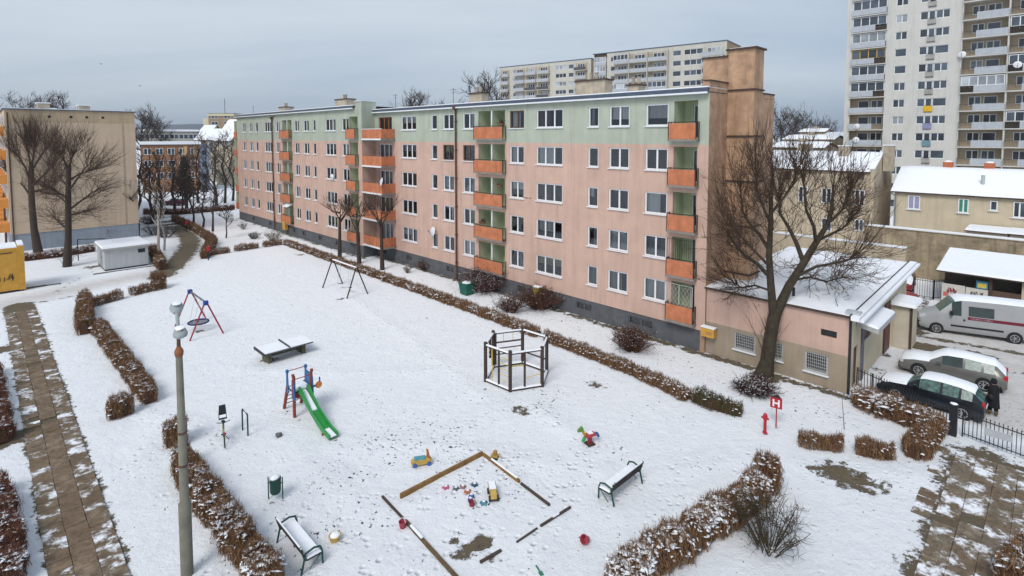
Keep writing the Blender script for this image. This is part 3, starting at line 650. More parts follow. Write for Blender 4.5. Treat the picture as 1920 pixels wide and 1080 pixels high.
# right tower block
TOWER = mat('tower_render', (.56, .55, .515), .9, .05, .6, .15, 30, streak=.22)
TOWB = mat('tower_loggia', (.44, .36, .26), .9, .1, 1, streak=.25)
PARA = mat('tower_parapet', (.42, .45, .49), .8, .06, 1.5, streak=.25)
tw = root('apartment_tower', 0, 77, 0, 'tall pale concrete tower block with stacked loggias and french balconies', 'building')
TX0, TX1 = -12.3, 15.4; TS = 2.75; ZS = 12.55 - 4 * 2.75        # row centres sit at 13.2 + k*2.75
rows = [ZS + TS * k for k in range(0, 14)]; TOPZ = rows[-1] + 2.2
Lx0, Lx1 = -11.5, -6.55; Rx = [(3.3, 8.45), (8.65, 13.8)]
hol = [(-5.31, z, -3.71, z + 1.3) for z in rows] + [(-2.09, z, 1.68, z + 1.3) for z in rows] + [(Lx0, z - .85, Lx1, z + 1.75) for z in rows]
wall_holes(MB(), TX0, 3.15, 0, TOPZ, hol, 0, .2).build('wall', TOWER, tw)
MB().quad((TX0, 0, 0), (TX0, 0, TOPZ), (TX0, 14, TOPZ), (TX0, 14, 0)).quad((TX1, 14, 0), (TX0, 14, 0), (TX0, 14, TOPZ), (TX1, 14, TOPZ)).quad((TX1, 1.3, 0), (TX1, 14, 0), (TX1, 14, TOPZ), (TX1, 1.3, TOPZ)).quad((3.15, 0, 0), (3.15, 1.3, 0), (3.15, 1.3, TOPZ), (3.15, 0, TOPZ)).build('side_wall', TOWER, tw)
MB().quad((3.15, 1.3, 0), (TX1, 1.3, 0), (TX1, 1.3, TOPZ), (3.15, 1.3, TOPZ)).build('loggia_wall', TOWB, tw)
MB().box(TX0 - .1, -.1, TOPZ, TX1 + .1, 14.1, TOPZ + .3).build('roof', NAVY, tw)
for x in (8.55, 13.9): MB().box(x - .1, -.15, 0, x + .1, 1.29, TOPZ - .01).build('fin_wall', TOWER, tw)
MB().box(3.16, -.12, 0, 3.3, 1.29, TOPZ - .01).build('fin_wall', TOWER, tw)
YC = mat('yellow_cloth', (.68, .40, .02), .8, .1); TEAL = mat('teal_panel', (.14, .26, .30), .6, .1); LILAC = mat('lilac_cloth', (.25, .25, .42), .8)
for k, z in enumerate(rows):
    far_window(tw, -5.31, z, 1.6, 1.3, 2 if k not in (8, 9) else 1, .1, None, rg())
    gp = rg()
    far_window(tw, -2.09, z, 1.05, 1.3, 1, .1, None, gp); far_window(tw, -1.0, z - .75, .85, 2.05, 1, .101, None, FARGLASS); far_window(tw, -.09, z, 1.77, 1.3, 2 if k % 3 else 1, .1, None, gp)
    jb = MB(); 
    m_ = {4 + 2: YC, 5: LILAC, 4: TEAL}.get(k, STEEL)
    jb = MB().box(-1.1, -.16, z - .85, -.05, -.02, z - .78)
    for i in range(9): jb.box(-1.1 + i * .128, -.16, z - .78, -1.08 + i * .128, -.14, z + .1)
    jb.box(-1.1, -.165, z + .1, -.05, -.135, z + .14)
    jo = jb.build('french_balcony', STEEL, tw)
    if m_ is not STEEL: MB().box(-1.13, -.19, z - .8, -.02, -.168, z + .1).build('balcony_cloth', m_, jo)
    # left loggia
    zb = z - .85
    lb = MB().quad((Lx0, 1.3, zb), (Lx1, 1.3, zb), (Lx1, 1.3, z + 1.75), (Lx0, 1.3, z + 1.75)).quad((Lx0, .2, zb), (Lx0, .2, z + 1.75), (Lx0, 1.3, z + 1.75), (Lx0, 1.3, zb)).quad((Lx1, .2, zb), (Lx1, 1.3, zb), (Lx1, 1.3, z + 1.75), (Lx1, .2, z + 1.75)) \
        .quad((Lx0, .2, zb), (Lx0, 1.3, zb), (Lx1, 1.3, zb), (Lx1, .2, zb)).quad((Lx0, .2, z + 1.75), (Lx1, .2, z + 1.75), (Lx1, 1.3, z + 1.75), (Lx0, 1.3, z + 1.75)).build('loggia', TOWB, tw)
    far_window(tw, Lx0 + 1.0, z + .05, 1.6, 1.35, 1, 1.2); far_window(tw, Lx0 + 2.9, z + .05, 1.7, 1.35, 2, 1.2)
    MB().box(Lx0 - .1, -.35, zb - .12, Lx1 + .1, .25, zb + .02).build('balcony_slab', TOWER, lb)
    MB().box(Lx0 - .08, -.33, zb + .1, Lx0 + (3.4 if k % 2 else 4.9), -.25, zb + 1.0).build('balcony_parapet', PARA if k != 3 else mat('ochre_parapet', (.34, .28, .16), .8), lb)
    if k % 2:
        rr = MB()
        for i in range(10): rr.box(Lx0 + 3.4 + i * .165, -.32, zb + .1, Lx0 + 3.43 + i * .165, -.29, zb + 1.0)
        rr.box(Lx0 + 3.4, -.33, zb + .97, Lx1, -.28, zb + 1.02); rr.build('railing', STEEL, lb)
    if k in (2, 7, 8, 9, 10, 11, 12): far_window(tw, Lx0 + .02, z + .16, 4.9, 1.5, 4, .0, mat('yellow_frame', (.5, .33, .08), .6) if k == 9 else WHITEF, rg())
    # right loggias
    for j, (a, b_) in enumerate(Rx):
        sl_ = MB().box(a - .02, -.4, zb - .14, b_ + .02, 1.29, zb + .02).build('balcony_slab', TOWER, tw)
        far_window(tw, a + .9, z, 1.5, 1.35, 2, 1.2, None, rg()); far_window(tw, a + 2.7, z, 1.6, 1.35, 1 + (k + j) % 2, 1.2, None, rg())
        MB().box(a + 1.6, -.42, zb + .02, b_, -.34, zb + 1.0).build('balcony_parapet', PARA if not (k == 2 and j == 0) else TEAL, sl_)
        rr = MB()
        for i in range(11): rr.box(a + i * .15, -.40, zb + .02, a + .03 + i * .15, -.37, zb + 1.0)
        rr.box(a, -.41, zb + .97, a + 1.6, -.36, zb + 1.02); rr.build('railing', STEEL, sl_)
        if (k, j) in ((7, 0), (10, 1), (8, 1), (5, 1)): far_window(tw, a + .05, z + .16, b_ - a - .1, 1.45, 5, -.3, WHITEF, rg())
for (px, py, lab) in ((1606, 237, 'white dish on tower loggia, upper of the two at its left edge'), (1605, 262, 'white dish on tower loggia, lower of the two at its left edge'), (1804, 102, 'grey dish at corner of the tower right loggias'), (1908, 121, 'white dish on the rightmost loggia column of the tower')):
    tag(dish(px, py, None, 76.5, .5), lab, 'satellite dish', 'dishes on the tower')
# far slab block behind the roof
FB = mat('farblock_render', (.53, .51, .455), .9, .06, .5, streak=.25); FBB = mat('farblock_brown', (.36, .25, .16), .9, .1, .5, streak=.3)
fdir = math.atan2(14, -18.5)                                    # direction to the left/away
def far_block(px_r, Zr, px_l, z_top, label, colspec, x_off):
    # px_r is the right end (pixel) at depth Zr; local x runs right
    p = depth(px_r, 257, Zr); p.z = 0
    o = bpy.data.objects.new('apartment_building', None); col.objects.link(o); o.location = p
    an_ = math.atan2(-1.0, 1.284); o.rotation_euler = (0, 0, an_); tag(o, label, 'building')
    dx = Vector((math.cos(an_), math.sin(an_), 0))
    def X(px):                                                  # pixel column -> local x
        r = (px - PX) / F; q = 0.0
        # (p.x + dx.x*t)/(p.y + dx.y*t) = r
        return (r * p.y - p.x) / (dx.x - r * dx.y)
    return o, X
fb, X = far_block(1359, 140.5, 1108, 37.5, 'long pale slab block with balconies rising behind the pink block roof', None, 0)
TZ = 13.2 + (257 - 79) / 1020 * 140.5; xl = X(1111)
frows = [TZ - 2.6 - 2.75 * k for k in range(8)]
c7 = lambda c: X(920 + c / 3.43)
cols_ = [(c7(765), 1.9, 1), (c7(1160), 2.3, 1), (c7(1232), 5.0, 3)]
hol = [(c[0], z, c[0] + c[1], z + 1.4) for c in cols_ for z in frows]
wall_holes(MB(), c7(742), 0, 0, TZ, hol, 0, .2).build('wall', FB, fb)
MB().quad((0, 0, 0), (0, 12, 0), (0, 12, TZ), (0, 0, TZ)).build('gable_wall', FBB, fb)
MB().quad((xl, 1.2, 0), (c7(742), 1.2, 0), (c7(742), 1.2, TZ), (xl, 1.2, TZ)).quad((xl, 0.6, 0), (xl, 12, 0), (xl, 12, TZ), (xl, .6, TZ)).build('recess_wall', FBB, fb)
MB().box(xl - .1, -.1, TZ, .1, 12.1, TZ + .25).build('roof', NAVY, fb)
ba = [(c7(792), c7(888)), (c7(894), c7(1005)), (c7(1012), c7(1132))]; bb = (c7(1350), c7(1490)); bc_ = (xl + .2, c7(738))
for k, z in enumerate(frows):
    for c in cols_: far_window(fb, c[0], z, c[1], 1.4, c[2], .1, None, rg())
    for j, (a, b_) in enumerate(ba + [bb, bc_]):
        yb = 0 if j < 4 else 1.0
        sl_ = MB().box(a, yb - 1.2, z - 1.0, b_, yb - .01, z - .85).build('balcony_slab', FB, fb)
        MB().box(a + .03, yb - 1.2, z - .8, b_ - .03, yb - 1.1, z + .1).build('balcony_parapet', PARA if rng.random() < .8 else mat('dark_parapet', (.08, .08, .09), .7), sl_)
        MB().quad((a, yb - .012, z - .85), (b_, yb - .012, z - .85), (b_, yb - .012, z + 1.6), (a, yb - .012, z + 1.6)).build('balcony_wall', TOWB if j < 3 else FB, sl_)
        far_window(fb, a + (b_ - a) * .22, z - .3, (b_ - a) * .6, 1.6, 3, yb - .12, None, rg())
        if j < 3: MB().box(b_ + .02, -1.2, z - 1.0, b_ + .2, -.015, z + 1.75).build('fin_wall', FB, sl_)
        if rng.random() < (.2 if j < 3 else .7): far_window(fb, a + .1, z + .12, b_ - a - .2, 1.5, 4, yb - 1.19, None, FG2 if rng.random() < .5 else FARGLASS)
fb, X = far_block(1107, 178, 938, 36, 'farther half of the pale slab block, set back, left end above the roof', None, 0)
TZ = 13.2 + (257 - 112) / 1020 * 178; xl = X(937)
frows = [TZ - 2.6 - 2.75 * k for k in range(7)]
cols_ = [(c7(415), 4.2, 3), (c7(497), 2.0, 1), (c7(143), 1.6, 1)]
hol = [(c[0], z, c[0] + c[1], z + 1.4) for c in cols_ for z in frows]
wall_holes(MB(), xl, 0, 0, TZ, hol, 0, .2).build('wall', FB, fb)
MB().quad((0, 0, 0), (0, 12, 0), (0, 12, TZ), (0, 0, TZ)).build('gable_wall', FBB, fb)
MB().quad((xl, 0, 0), (xl, 12, 0), (xl, 12, TZ), (xl, 0, TZ)).build('gable_wall', FBB, fb)
MB().box(xl - .1, -.1, TZ, .1, 12.1, TZ + .25).build('roof', NAVY, fb)
for k, z in enumerate(frows):
    for c in cols_: far_window(fb, c[0], z, c[1], 1.4, c[2], .1, None, rg())
    for a, b_ in ((c7(68), c7(122)), (c7(158), c7(222)), (c7(228), c7(298)), (c7(305), c7(380)), (c7(542), c7(618))):
        sl_ = MB().box(a, -1.2, z - 1.0, b_, -.01, z - .85).build('balcony_slab', FB, fb)
        MB().box(a + .03, -1.2, z - .8, b_ - .03, -1.1, z + .1).build('balcony_parapet', PARA if rng.random() < .75 else mat('dark_parapet', (.08, .08, .09)), sl_)
        MB().quad((a, -.012, z - .85), (b_, -.012, z - .85), (b_, -.012, z + 1.6), (a, -.012, z + 1.6)).build('balcony_wall', TOWB, sl_)
        far_window(fb, a + (b_ - a) * .2, z - .3, (b_ - a) * .6, 1.6, 3, -.12, None, rg())
# ------------------------------------------------------------------ houses, wall and garage to the right
OLD = mat('old_render', (.49, .41, .30), .95, .15, .7, .5, 30, streak=.55, dirt=(.17, .13, .09))
HB = mat('house_beige', (.54, .46, .335), .95, .08, .8, .3, 30, streak=.3)
def gable_house(o, x0, x1, y0, y1, ze, zr, wall, ov=.35, rmat=None, par_right=False, par_left=False):
    ym = (y0 + y1) / 2
    MB().add([(x0,y0,0),(x1,y0,0),(x1,y1,0),(x0,y1,0),(x0,y0,ze),(x1,y0,ze),(x1,y1,ze),(x0,y1,ze),(x0,ym,zr-.1),(x1,ym,zr-.1)],
             [(0,1,5,4),(1,2,6,9,5),(2,3,7,6),(3,0,4,8,7),(4,5,9,8),(6,7,8,9)]).build('wall', wall, o)
    s = (zr - ze) / (ym - y0); ze2 = ze - s * ov
    rf = MB().hexa([(x0-ov,y0-ov,ze2),(x1+ov,y0-ov,ze2),(x1+ov,ym,zr),(x0-ov,ym,zr)], [(x0-ov,y0-ov,ze2+.14),(x1+ov,y0-ov,ze2+.14),(x1+ov,ym,zr+.14),(x0-ov,ym,zr+.14)]) \
        .hexa([(x0-ov,ym,zr),(x1+ov,ym,zr),(x1+ov,y1+ov,ze2),(x0-ov,y1+ov,ze2)], [(x0-ov,ym,zr+.14),(x1+ov,ym,zr+.14),(x1+ov,y1+ov,ze2+.14),(x0-ov,y1+ov,ze2+.14)]).build('roof', rmat or DARKLEDGE, o)
    sn = MB(); nx_, ny_ = max(8, int((x1 - x0) / .8)), 12
    for i in range(nx_ + 1):
        for j in range(ny_ + 1):
            u, v = i / nx_, j / ny_; yy = y0 - ov + v * (y1 - y0 + 2 * ov); zc = zr - abs(yy - ym) * s
            e = min(u * (x1-x0), (1-u) * (x1-x0), v * (y1-y0), (1-v) * (y1-y0))
            sn.v.append((x0 - ov + u * (x1 - x0 + 2 * ov), yy, zc + .143 + .12 * min(1, e * 3) + rng.uniform(0, .03)))
    for i in range(nx_):
        for j in range(ny_): a = i * (ny_ + 1) + j; sn.f.append((a, a + ny_ + 1, a + ny_ + 2, a + 1))
    sn.build('snow_cover', SNOW, rf, 60)
    return rf
# house with beige wall, far right
h2 = root('house', 1.4, 44.2, 0, 'two-storey beige house with long snow roof and orange chimneys behind boundary wall', 'house')
HE = fx(1700, 359, 44.2).z; hw = []
def hz_of(px, py, y): return fx(px, py, y)
gable_house(h2, 0, 22, 0, 10, HE, HE + 2.45, HB)
for a, b_, c, d, gm_ in ((1702, 366, 1726, 391, mat('lilac_pane', (.30, .30, .45), .3)), (1796, 372, 1817, 398, mat('green_pane', (.05, .24, .17), .3)), (1856, 377, 1871, 394, FARGLASS), (1899, 378, 1925, 407, FARGLASS)):
    p = fx(a, d, 44.2); q_ = fx(c, b_, 44.2)
    wd = far_window(h2, p.x - 1.4, p.z, q_.x - p.x, max(1.0, fx(a, b_, 44.2).z - p.z), 2 if c - a > 18 else 1, -.08, None, gm_)
    MB().box(-.15, -.1, -.1, q_.x - p.x + .15, .05, -.004).build('sill', SILL, wd)
for px, y_, dx_ in ((1777, 5.6, .5), (1855, 6.2, .5)):
    x = fx(px, 325, 49.5).x - 1.4
    ck = MB().box(x - .45, 4.9, HE + 1.2, x + .45, 5.8, HE + 3.3).build('chimney', mat('orange_brick', (.45, .14, .07), .9, .15, 5), h2)
    MB().blob((x, 5.35, HE + 3.32), .42, .42, .16).build('snow_cover', SNOW, ck, 60)
x = fx(1843, 345, 46).x - 1.4; MB().bar((x, 1.8, HE + .6), (x, 1.8, HE + 2.1), .18, 10).build('flue', GREY, h2)
MB().tube([(.1, -.1, .2), (.1, -.1, HE - .6), (-.3, -.3, HE - .2)], .09, 8).build('downpipe', mat('zinc', (.25, .28, .28), .5, .1, metal=.4), h2)
for a, c, yb, s_ in ((1812, 1890, 433, 2.4), (1893, 1960, 440, 2.0)):
    p = fx(a, yb, 40.5); q_ = fx(c, yb, 40.5)
    lb = root('lean_to_shed', p.x, 40.5, 0, 'low snow-topped lean-to ' + ('beside' if s_ == 2.0 else 'left one') + ' the beige house wall' + (' at picture edge' if s_ == 2.0 else ''), 'shed')
    MB().box(0, 0, 0, q_.x - p.x, 3.6, p.z).build('wall', HB, lb); MB().box(-.15, -.3, p.z, q_.x - p.x + .15, 3.6, p.z + .12).build('roof', DARKLEDGE, lb)
    MB().hexa([(-.13, -.28, p.z + .121), (q_.x - p.x + .13, -.28, p.z + .121), (q_.x - p.x + .13, 3.5, p.z + .121), (-.13, 3.5, p.z + .121)], [(-.05, -.2, p.z + .3), (q_.x - p.x + .05, -.2, p.z + .3), (q_.x - p.x + .05, 3.5, p.z + .32), (-.05, 3.5, p.z + .32)]).build('snow_cover', SNOW, lb)
# old house left of it
h1 = root('house', -.3, 43.0, 0, 'old ochre house with snow roof, behind the crown of the big tree', 'house')
E1 = fx(1640, 323, 43).z; R1 = E1 + 1.9
gable_house(h1, -14, -.35, 0, 8.5, E1, fx(1600, 285, 47.25).z - .2, OLD, .25)
MB().add([(-.45, -.3, 0), (-.05, -.3, 0), (-.05, 8.8, 0), (-.45, 8.8, 0), (-.45, -.3, E1 + .35), (-.05, -.3, E1 + .35), (-.05, 8.8, E1 + .35), (-.45, 8.8, E1 + .35), (-.45, 4.25, fx(1600, 285, 47.25).z + .12), (-.05, 4.25, fx(1600, 285, 47.25).z + .12)],
         [(0,1,5,4),(1,2,6,9,5),(2,3,7,6),(3,0,4,8,7),(4,5,9,8),(6,7,8,9)]).build('gable_parapet', OLD, h1)
RZ1 = fx(1600, 285, 47.25).z
for s_ in (0, 1):
    ya, yb = (-.3, 4.25) if s_ == 0 else (8.8, 4.25)
    MB().hexa([(-.48, ya, E1 + .36), (-.02, ya, E1 + .36), (-.02, yb, RZ1 + .13), (-.48, yb, RZ1 + .13)], [(-.48, ya, E1 + .46), (-.02, ya, E1 + .46), (-.02, yb, RZ1 + .23), (-.48, yb, RZ1 + .23)]).build('snow_cover', SNOW, h1)
for a, b_, c, d in ((1607, 322, 1621, 336), (1602, 357, 1622, 385), (1540, 353, 1560, 380), (1497, 350, 1515, 378), (1470, 322, 1484, 336), (1540, 410, 1560, 432), (1602, 412, 1620, 432)):
    p = fx(a, d, 43); q_ = fx(c, b_, 43)
    far_window(h1, p.x + .3, p.z, q_.x - p.x, q_.z - p.z, 2, -.08, WOODF if d < 340 else WHITEF)
for px, top, wd, yy in ((1584, 274, .55, 46.5), (1668, 273, .5, 46.8), (1510, 270, .8, 48.5)):
    p = fx(px, top, yy); ck = MB().box(p.x + .3 - wd, yy - 43 - .5, E1, p.x + .3 + wd, yy - 43 + .5, p.z).build('chimney', STACK, h1)
    MB().box(p.x + .3 - wd - .08, yy - 43.58, p.z, p.x + .3 + wd + .08, yy - 42.42, p.z + .1).build('cap', SNOW, ck)
for px in (1543, 1551, 1604):
    p = fx(px, 300, 45); MB().bar((p.x + .3, 2, E1 + .5), (p.x + .3, 2, E1 + (2.4 if px < 1600 else 1.5)), .1, 8).build('flue', GREY, h1)
# small roofs behind
def small_house(px0, px1, py_e, py_r, y, label, wall):
    p = fx(px0, py_e, y); q_ = fx(px1, py_e, y)
    o = root('house', p.x, y, 0, label, 'house'); r_ = fx((px0 + px1) / 2, py_r, y + 4.5).z
    gable_house(o, 0, q_.x - p.x, 0, 7, p.z, p.z + .75, wall)
    ck = MB().box((q_.x - p.x) * .4, 3, p.z, (q_.x - p.x) * .4 + 1, 4, p.z + 1.5).build('chimney', STACK, o)
    n = int((q_.x - p.x) / 2.8)
    for i in range(n): far_window(o, .9 + i * 2.8, p.z - 2.1, 1.2, 1.4, 2, -.08)
    return o
small_house(1448, 1542, 277, 262, 60, 'snow roofed house behind the old ochre house, left of the tower', OLD)
small_house(1470, 1562, 262, 250, 82, 'pale house with snow roof below the dark horizon trees', HB)
small_house(1545, 1640, 256, 241, 100, 'distant snow roof at the left edge of the tower', HB)
small_house(1500, 1545, 248, 243, 120, 'farthest narrow snow roof under the horizon trees', OLD)
# boundary wall of patched masonry
WY = 31.0; wz = fx(1770, 438, WY).z
bw = root('boundary_wall', 0, WY, 0, 'tall weathered masonry boundary wall with snow along its top', 'wall')
WALLM = mat('patched_masonry', (.36, .29, .195), .95, .45, 1.1, .9, 9, streak=.7, dirt=(.09, .075, .06))
wx0 = fx(1622, 424, WY).x
mb = MB()
for i in range(14):
    x0 = wx0 + i * 2.2; x1 = x0 + 2.2
    mb = MB().box(x0, 0 + .03 * (i % 2), -.1, x1 - .001, .45, wz).build('wall_bay', WALLM, bw)
MB().box(wx0 - .05, -.08, wz, wx0 + 30.8, .52, wz + .06).build('coping', STACK, bw); MB().box(wx0 - .05, -.07, wz + .06, wx0 + 30.8, .5, wz + .17).build('snow_cover', SNOW, bw)
lw = root('garden_wall', wx0 - 3, 22, 0, 'low cream wall with snow top behind the annex roof', 'wall')
lz = fx(1660, 462, 22).z
MB().box(-6, 0, 0, fx(1698, 470, 22).x - wx0 + 3, .35, lz).build('wall_body', HB, lw); MB().box(-6.05, -.05, lz, fx(1698, 470, 22).x - wx0 + 3.05, .4, lz + .12).build('snow_cover', SNOW, lw)
# garage
gg = root('garage', 8.3, 23.3, 0, 'long garage shed with sloping snow roof, brown door and scrawled white walls', 'garage')
GZ = 2.55
WHT = mat('whitewash', (.60, .58, .54), .9, .08, 2, .2, 30, streak=.3); DOOR = mat('garage_door_brown', (.115, .07, .05), .7, .15, 2, streak=.3)
fr_ = lambda px, py: fx(px, py, 23.3)
MB().box(.3, 1.0, 0, 14, 5.8, GZ).build('rear_wall', mat('shed_dark', (.10, .085, .07), .9, .3), gg)
x1 = fr_(1765, 560).x - 8.3; x2 = fr_(1809, 560).x - 8.3; x3 = fr_(1853, 560).x - 8.3; x4 = fr_(1915, 560).x - 8.3
MB().box(x1, .0, 0, x2 - .02, .1, 1.55).build('wall_panel', WHT, gg); MB().box(x2 + .02, .0, 0, x3 - .03, .1, 1.5).build('wall_panel', WHT, gg)
MB().box(x3, -.05, 0, x3 + .2, .2, GZ).build('post', DARKLEDGE, gg); MB().box(x4, -.05, 0, x4 + .25, .2, GZ).build('post', HB, gg)
gd = MB().box(x3 + .2, .02, 0, x4, .1, 1.55)
gd.build('garage_door', DOOR, gg)
for i in range(1, 6): MB().box(x3 + .2 + (x4 - x3 - .2) * i / 6 - .02, .0, .02, x3 + .2 + (x4 - x3 - .2) * i / 6 + .02, .019, 1.53).build('door_batten', DOOR, gg)
MB().box(x4 + .25, .02, 0, 14, .1, 2.4).build('garage_door', DOOR, gg)
MB().box(x1 - .02, -.02, GZ - .12, 14, .12, GZ).build('lintel', DARKLEDGE, gg)
sg_ = MB().box(x3 - .75, -.03, 1.55, x3 - .05, -.0, 2.15).build('notice_board', mat('sign_blue', (.05, .22, .34), .5), gg)
MB().box(x3 - .66, -.036, 1.62, x3 - .14, -.031, 1.98).build('notice_sheet', mat('sign_yellow', (.65, .52, .10), .6, .2, 8), gg)
rf = MB().hexa([(-.1, -.55, GZ), (14.5, -.55, GZ), (14.5, 6, GZ + .75), (-.1, 6, GZ + .75)], [(-.1, -.55, GZ + .1), (14.5, -.55, GZ + .1), (14.5, 6, GZ + .85), (-.1, 6, GZ + .85)]).build('roof', DARKLEDGE, gg)
MB().hexa([(-.1, -.56, GZ + .101), (14.5, -.56, GZ + .101), (14.5, 6, GZ + .851), (-.1, 6, GZ + .851)], [(0, -.45, GZ + .26), (14.5, -.45, GZ + .26), (14.5, 5.9, GZ + 1.0), (0, 5.9, GZ + 1.0)]).build('snow_cover', SNOW, rf)
def scrawl(par, x0, x1, z0, z1, y, m, seed, n=9, r=.02):
    rr = random.Random(seed); mb = MB(); x = x0; step = (x1 - x0) / n
    for i in range(n):
        pts = [(x + rr.uniform(0, step * 1.1), y, rr.uniform(z0, z1)) for _ in range(rr.choice((3, 4, 4)))]
        mb.tube(pts, r, 4); x += step
    return mb.build('graffiti', m, par)
scrawl(gg, x1 + .3, x2 - .5, .85, 1.3, -.012, mat('paint_red', (.28, .06, .07), .6), 3, 11, .028); scrawl(gg, x2 + .3, x3 - .3, .75, 1.3, -.012, STEEL, 5, 9, .02)
MB().box(x1 + .1, -.01, .55, x1 + .42, -.001, .9).build('small_notice', mat('notice_red', (.5, .15, .13), .6), gg)
# ------------------------------------------------------------------ buildings far left
def slab_building(name, label, px0, px1, Z, py_top, depth_, wall, rows_, ncol, wt=1.5, gm_=None, roofsnow=True, rot=0.0):
    a = depth(px0, 257, Z); r1 = (px1 - PX) / F; W_ = (r1 * Z - a.x) / (math.cos(rot) - r1 * math.sin(rot)); zt = CH + (257 - py_top) / F * Z
    o = bpy.data.objects.new(name, None); col.objects.link(o); o.location = (a.x, Z, 0); o.rotation_euler = (0, 0, rot); tag(o, label, 'building')
    MB().box(0, 0, 0, W_, depth_, zt).build('wall', wall, o)
    rf = MB().box(-.3, -.3, zt, W_ + .3, depth_ + .3, zt + .1).build('roof', NAVY, o)
    if roofsnow: MB().box(-.32, -.34, zt + .1, W_ + .32, depth_ + .28, zt + .75).build('snow_cover', SNOW, rf)
    for r_ in range(rows_):
        for c in range(ncol): far_window(o, W_ * (c + .5) / ncol - wt / 2, zt - 2.3 - r_ * 2.9, wt, 1.5, 2, -.08, None, gm_)
    return o, W_, zt
OR = mat('orange_house', (.30, .155, .085), .9, .25, .4, streak=.3)
o, W_, zt = slab_building('apartment_building', 'orange-brown low block with blue end bay beyond the bare trees', 264, 374, 128, 272, 11, OR, 3, 5, rot=R(33))
MB().box(W_ + .02, -.4, 0, W_ + 2.0, 10.6, zt - .1).build('blue_bay', mat('blue_render', (.25, .32, .44), .9, .2, .4), o)
for k in range(3): far_window(o, W_ + .5, zt - 2.6 - k * 2.9, .9, 1.2, 1, -.48, STEEL)
for i, c_ in enumerate(((.55, .33, .10), (.16, .10, .09), (.55, .33, .10))): MB().box(W_ * (.72 + .09 * i), -.05, 0, W_ * (.78 + .09 * i), -.002, zt - .3).build('colour_panel', mat('panel%d' % i, c_, .9, .2), o)
slab_building('apartment_building', 'low grey flat building with snow roof behind the orange-brown block', 262, 372, 172, 247, 12, mat('grey_house', (.40, .385, .33), .9, .08, .5), 2, 6, 3.0, rot=R(30))
o, W_, zt = slab_building('apartment_building', 'distant tan block on the skyline left of the pink block', 392, 440, 250, 213, 14, mat('tan_block', (.27, .20, .13), .9, .1, .3), 3, 2, 3.0, None, False)
MB().box(-3.6, 2, 0, -.01, 13, zt - 2).build('stair_wing', mat('cream_block', (.52, .47, .32), .9, .1, .3), o); MB().box(-.3, -.35, zt - 1.2, W_ + .3, -.02, zt - .1).build('parapet_band', mat('cream_block', (.52, .47, .32)), o)
MB().bar((5, 5, zt), (5, 5, zt + 7), .12, 5).build('mast', STEEL, o)
def far_house(px0, px1, Z, py_e, py_r, label, wall, rot=0.0):
    a = depth(px0, 257, Z); b_ = depth(px1, 257, Z); ze = CH + (257 - py_e) / F * Z; zr = CH + (257 - py_r) / F * (Z + 4)
    o = bpy.data.objects.new('house', None); col.objects.link(o); o.location = (a.x, Z, 0); o.rotation_euler = (0, 0, rot); tag(o, label, 'house')
    gable_house(o, 0, b_.x - a.x, 0, 9, ze, zr, wall, .4)
    for i in range(2): far_window(o, 1 + i * 3, ze - 2.0, 1.2, 1.4, 2, -.08)
    return o
far_house(366, 402, 160, 262, 243, 'snow roofed house beside the grey flat building', mat('grey_house', (.40, .385, .33)))
far_house(404, 446, 150, 262, 226, 'steep snow roofed house next to the far end of pink block', HB, R(-25))
far_house(372, 392, 185, 250, 236, 'small snow roofed house below the hills', OLD)
slab_building('apartment_building', 'grey building at the extreme left edge behind the beige block', -60, 8, 150, 214, 12, mat('grey_house', (.40, .385, .33)), 4, 6, 2.0)
# hills on the skyline
hm = MB(); n = 60; base = []; pts = []
for i in range(n + 1):
    u = i / n; px = -500 + 1600 * u; Z = 2600; p = depth(px, 257, Z)
    h = 62 + 22 * math.sin(u * 9 + 1) + 10 * math.sin(u * 27) - 40 * max(0, u - .62)
    for (dz_, hh) in ((-400, 0), (-120, h * .8), (0, h), (300, h * 1.06), (800, 0)): hm.v.append((p.x * (Z + dz_) / Z, Z + dz_, CH + hh - (14 if hh == 0 else 0)))
for i in range(n):
    for j in range(4): a = i * 5 + j; hm.f.append((a, a + 5, a + 6, a + 1))
tag(hm.build('hills', mat('wooded_hill', (.055, .06, .065), .95, .35, .01, .5, .2), None, 60), 'low wooded hills on the far skyline', None, None, 'structure')
# ------------------------------------------------------------------ vegetation
def tinted(name, V, Q, k, tint, m):
    me = bpy.data.meshes.new(name); raw_mesh(me, V, Q, k)
    a = me.attributes.new('tint', 'FLOAT_COLOR', 'FACE'); a.data.foreach_set('color', np.column_stack([tint, np.ones(len(tint))]).astype(np.float32).ravel())
    me.materials.append(m); return me
def quads_from(c, ax, wd):
    """blades: centre c, half axis ax, half width wd -> (V, Q)"""
    n = len(c); V = np.stack([c - ax - wd, c - ax + wd, c + ax + wd * .6, c + ax - wd * .6], 1).reshape(-1, 3)
    return V, np.arange(4 * n).reshape(n, 4)
def unit(n):
    v = nr.normal(size=(n, 3)); return v / np.linalg.norm(v, axis=1)[:, None]
HC = {'brown': ((.20, .108, .055), (.285, .17, .092), (.125, .068, .04)), 'red': ((.16, .068, .042), (.24, .11, .065), (.10, .05, .04)), 'green': ((.055, .06, .03), (.09, .085, .04), (.12, .075, .04))}
def octas(c, r):
    n = len(c); d = np.array([(1,0,0),(0,1,0),(-1,0,0),(0,-1,0),(0,0,1),(0,0,-1)], float)
    V = c[:, None, :] + d[None] * r[:, None, :]; V[:, :4, :2] += nr.normal(0, .25, (n, 4, 2)) * r[:, None, :2]
    T = np.array([(0,1,4),(1,2,4),(2,3,4),(3,0,4),(1,0,5),(2,1,5),(3,2,5),(0,3,5)])
    return V.reshape(-1, 3), (np.arange(n)[:, None, None] * 6 + T[None]).reshape(-1, 3)
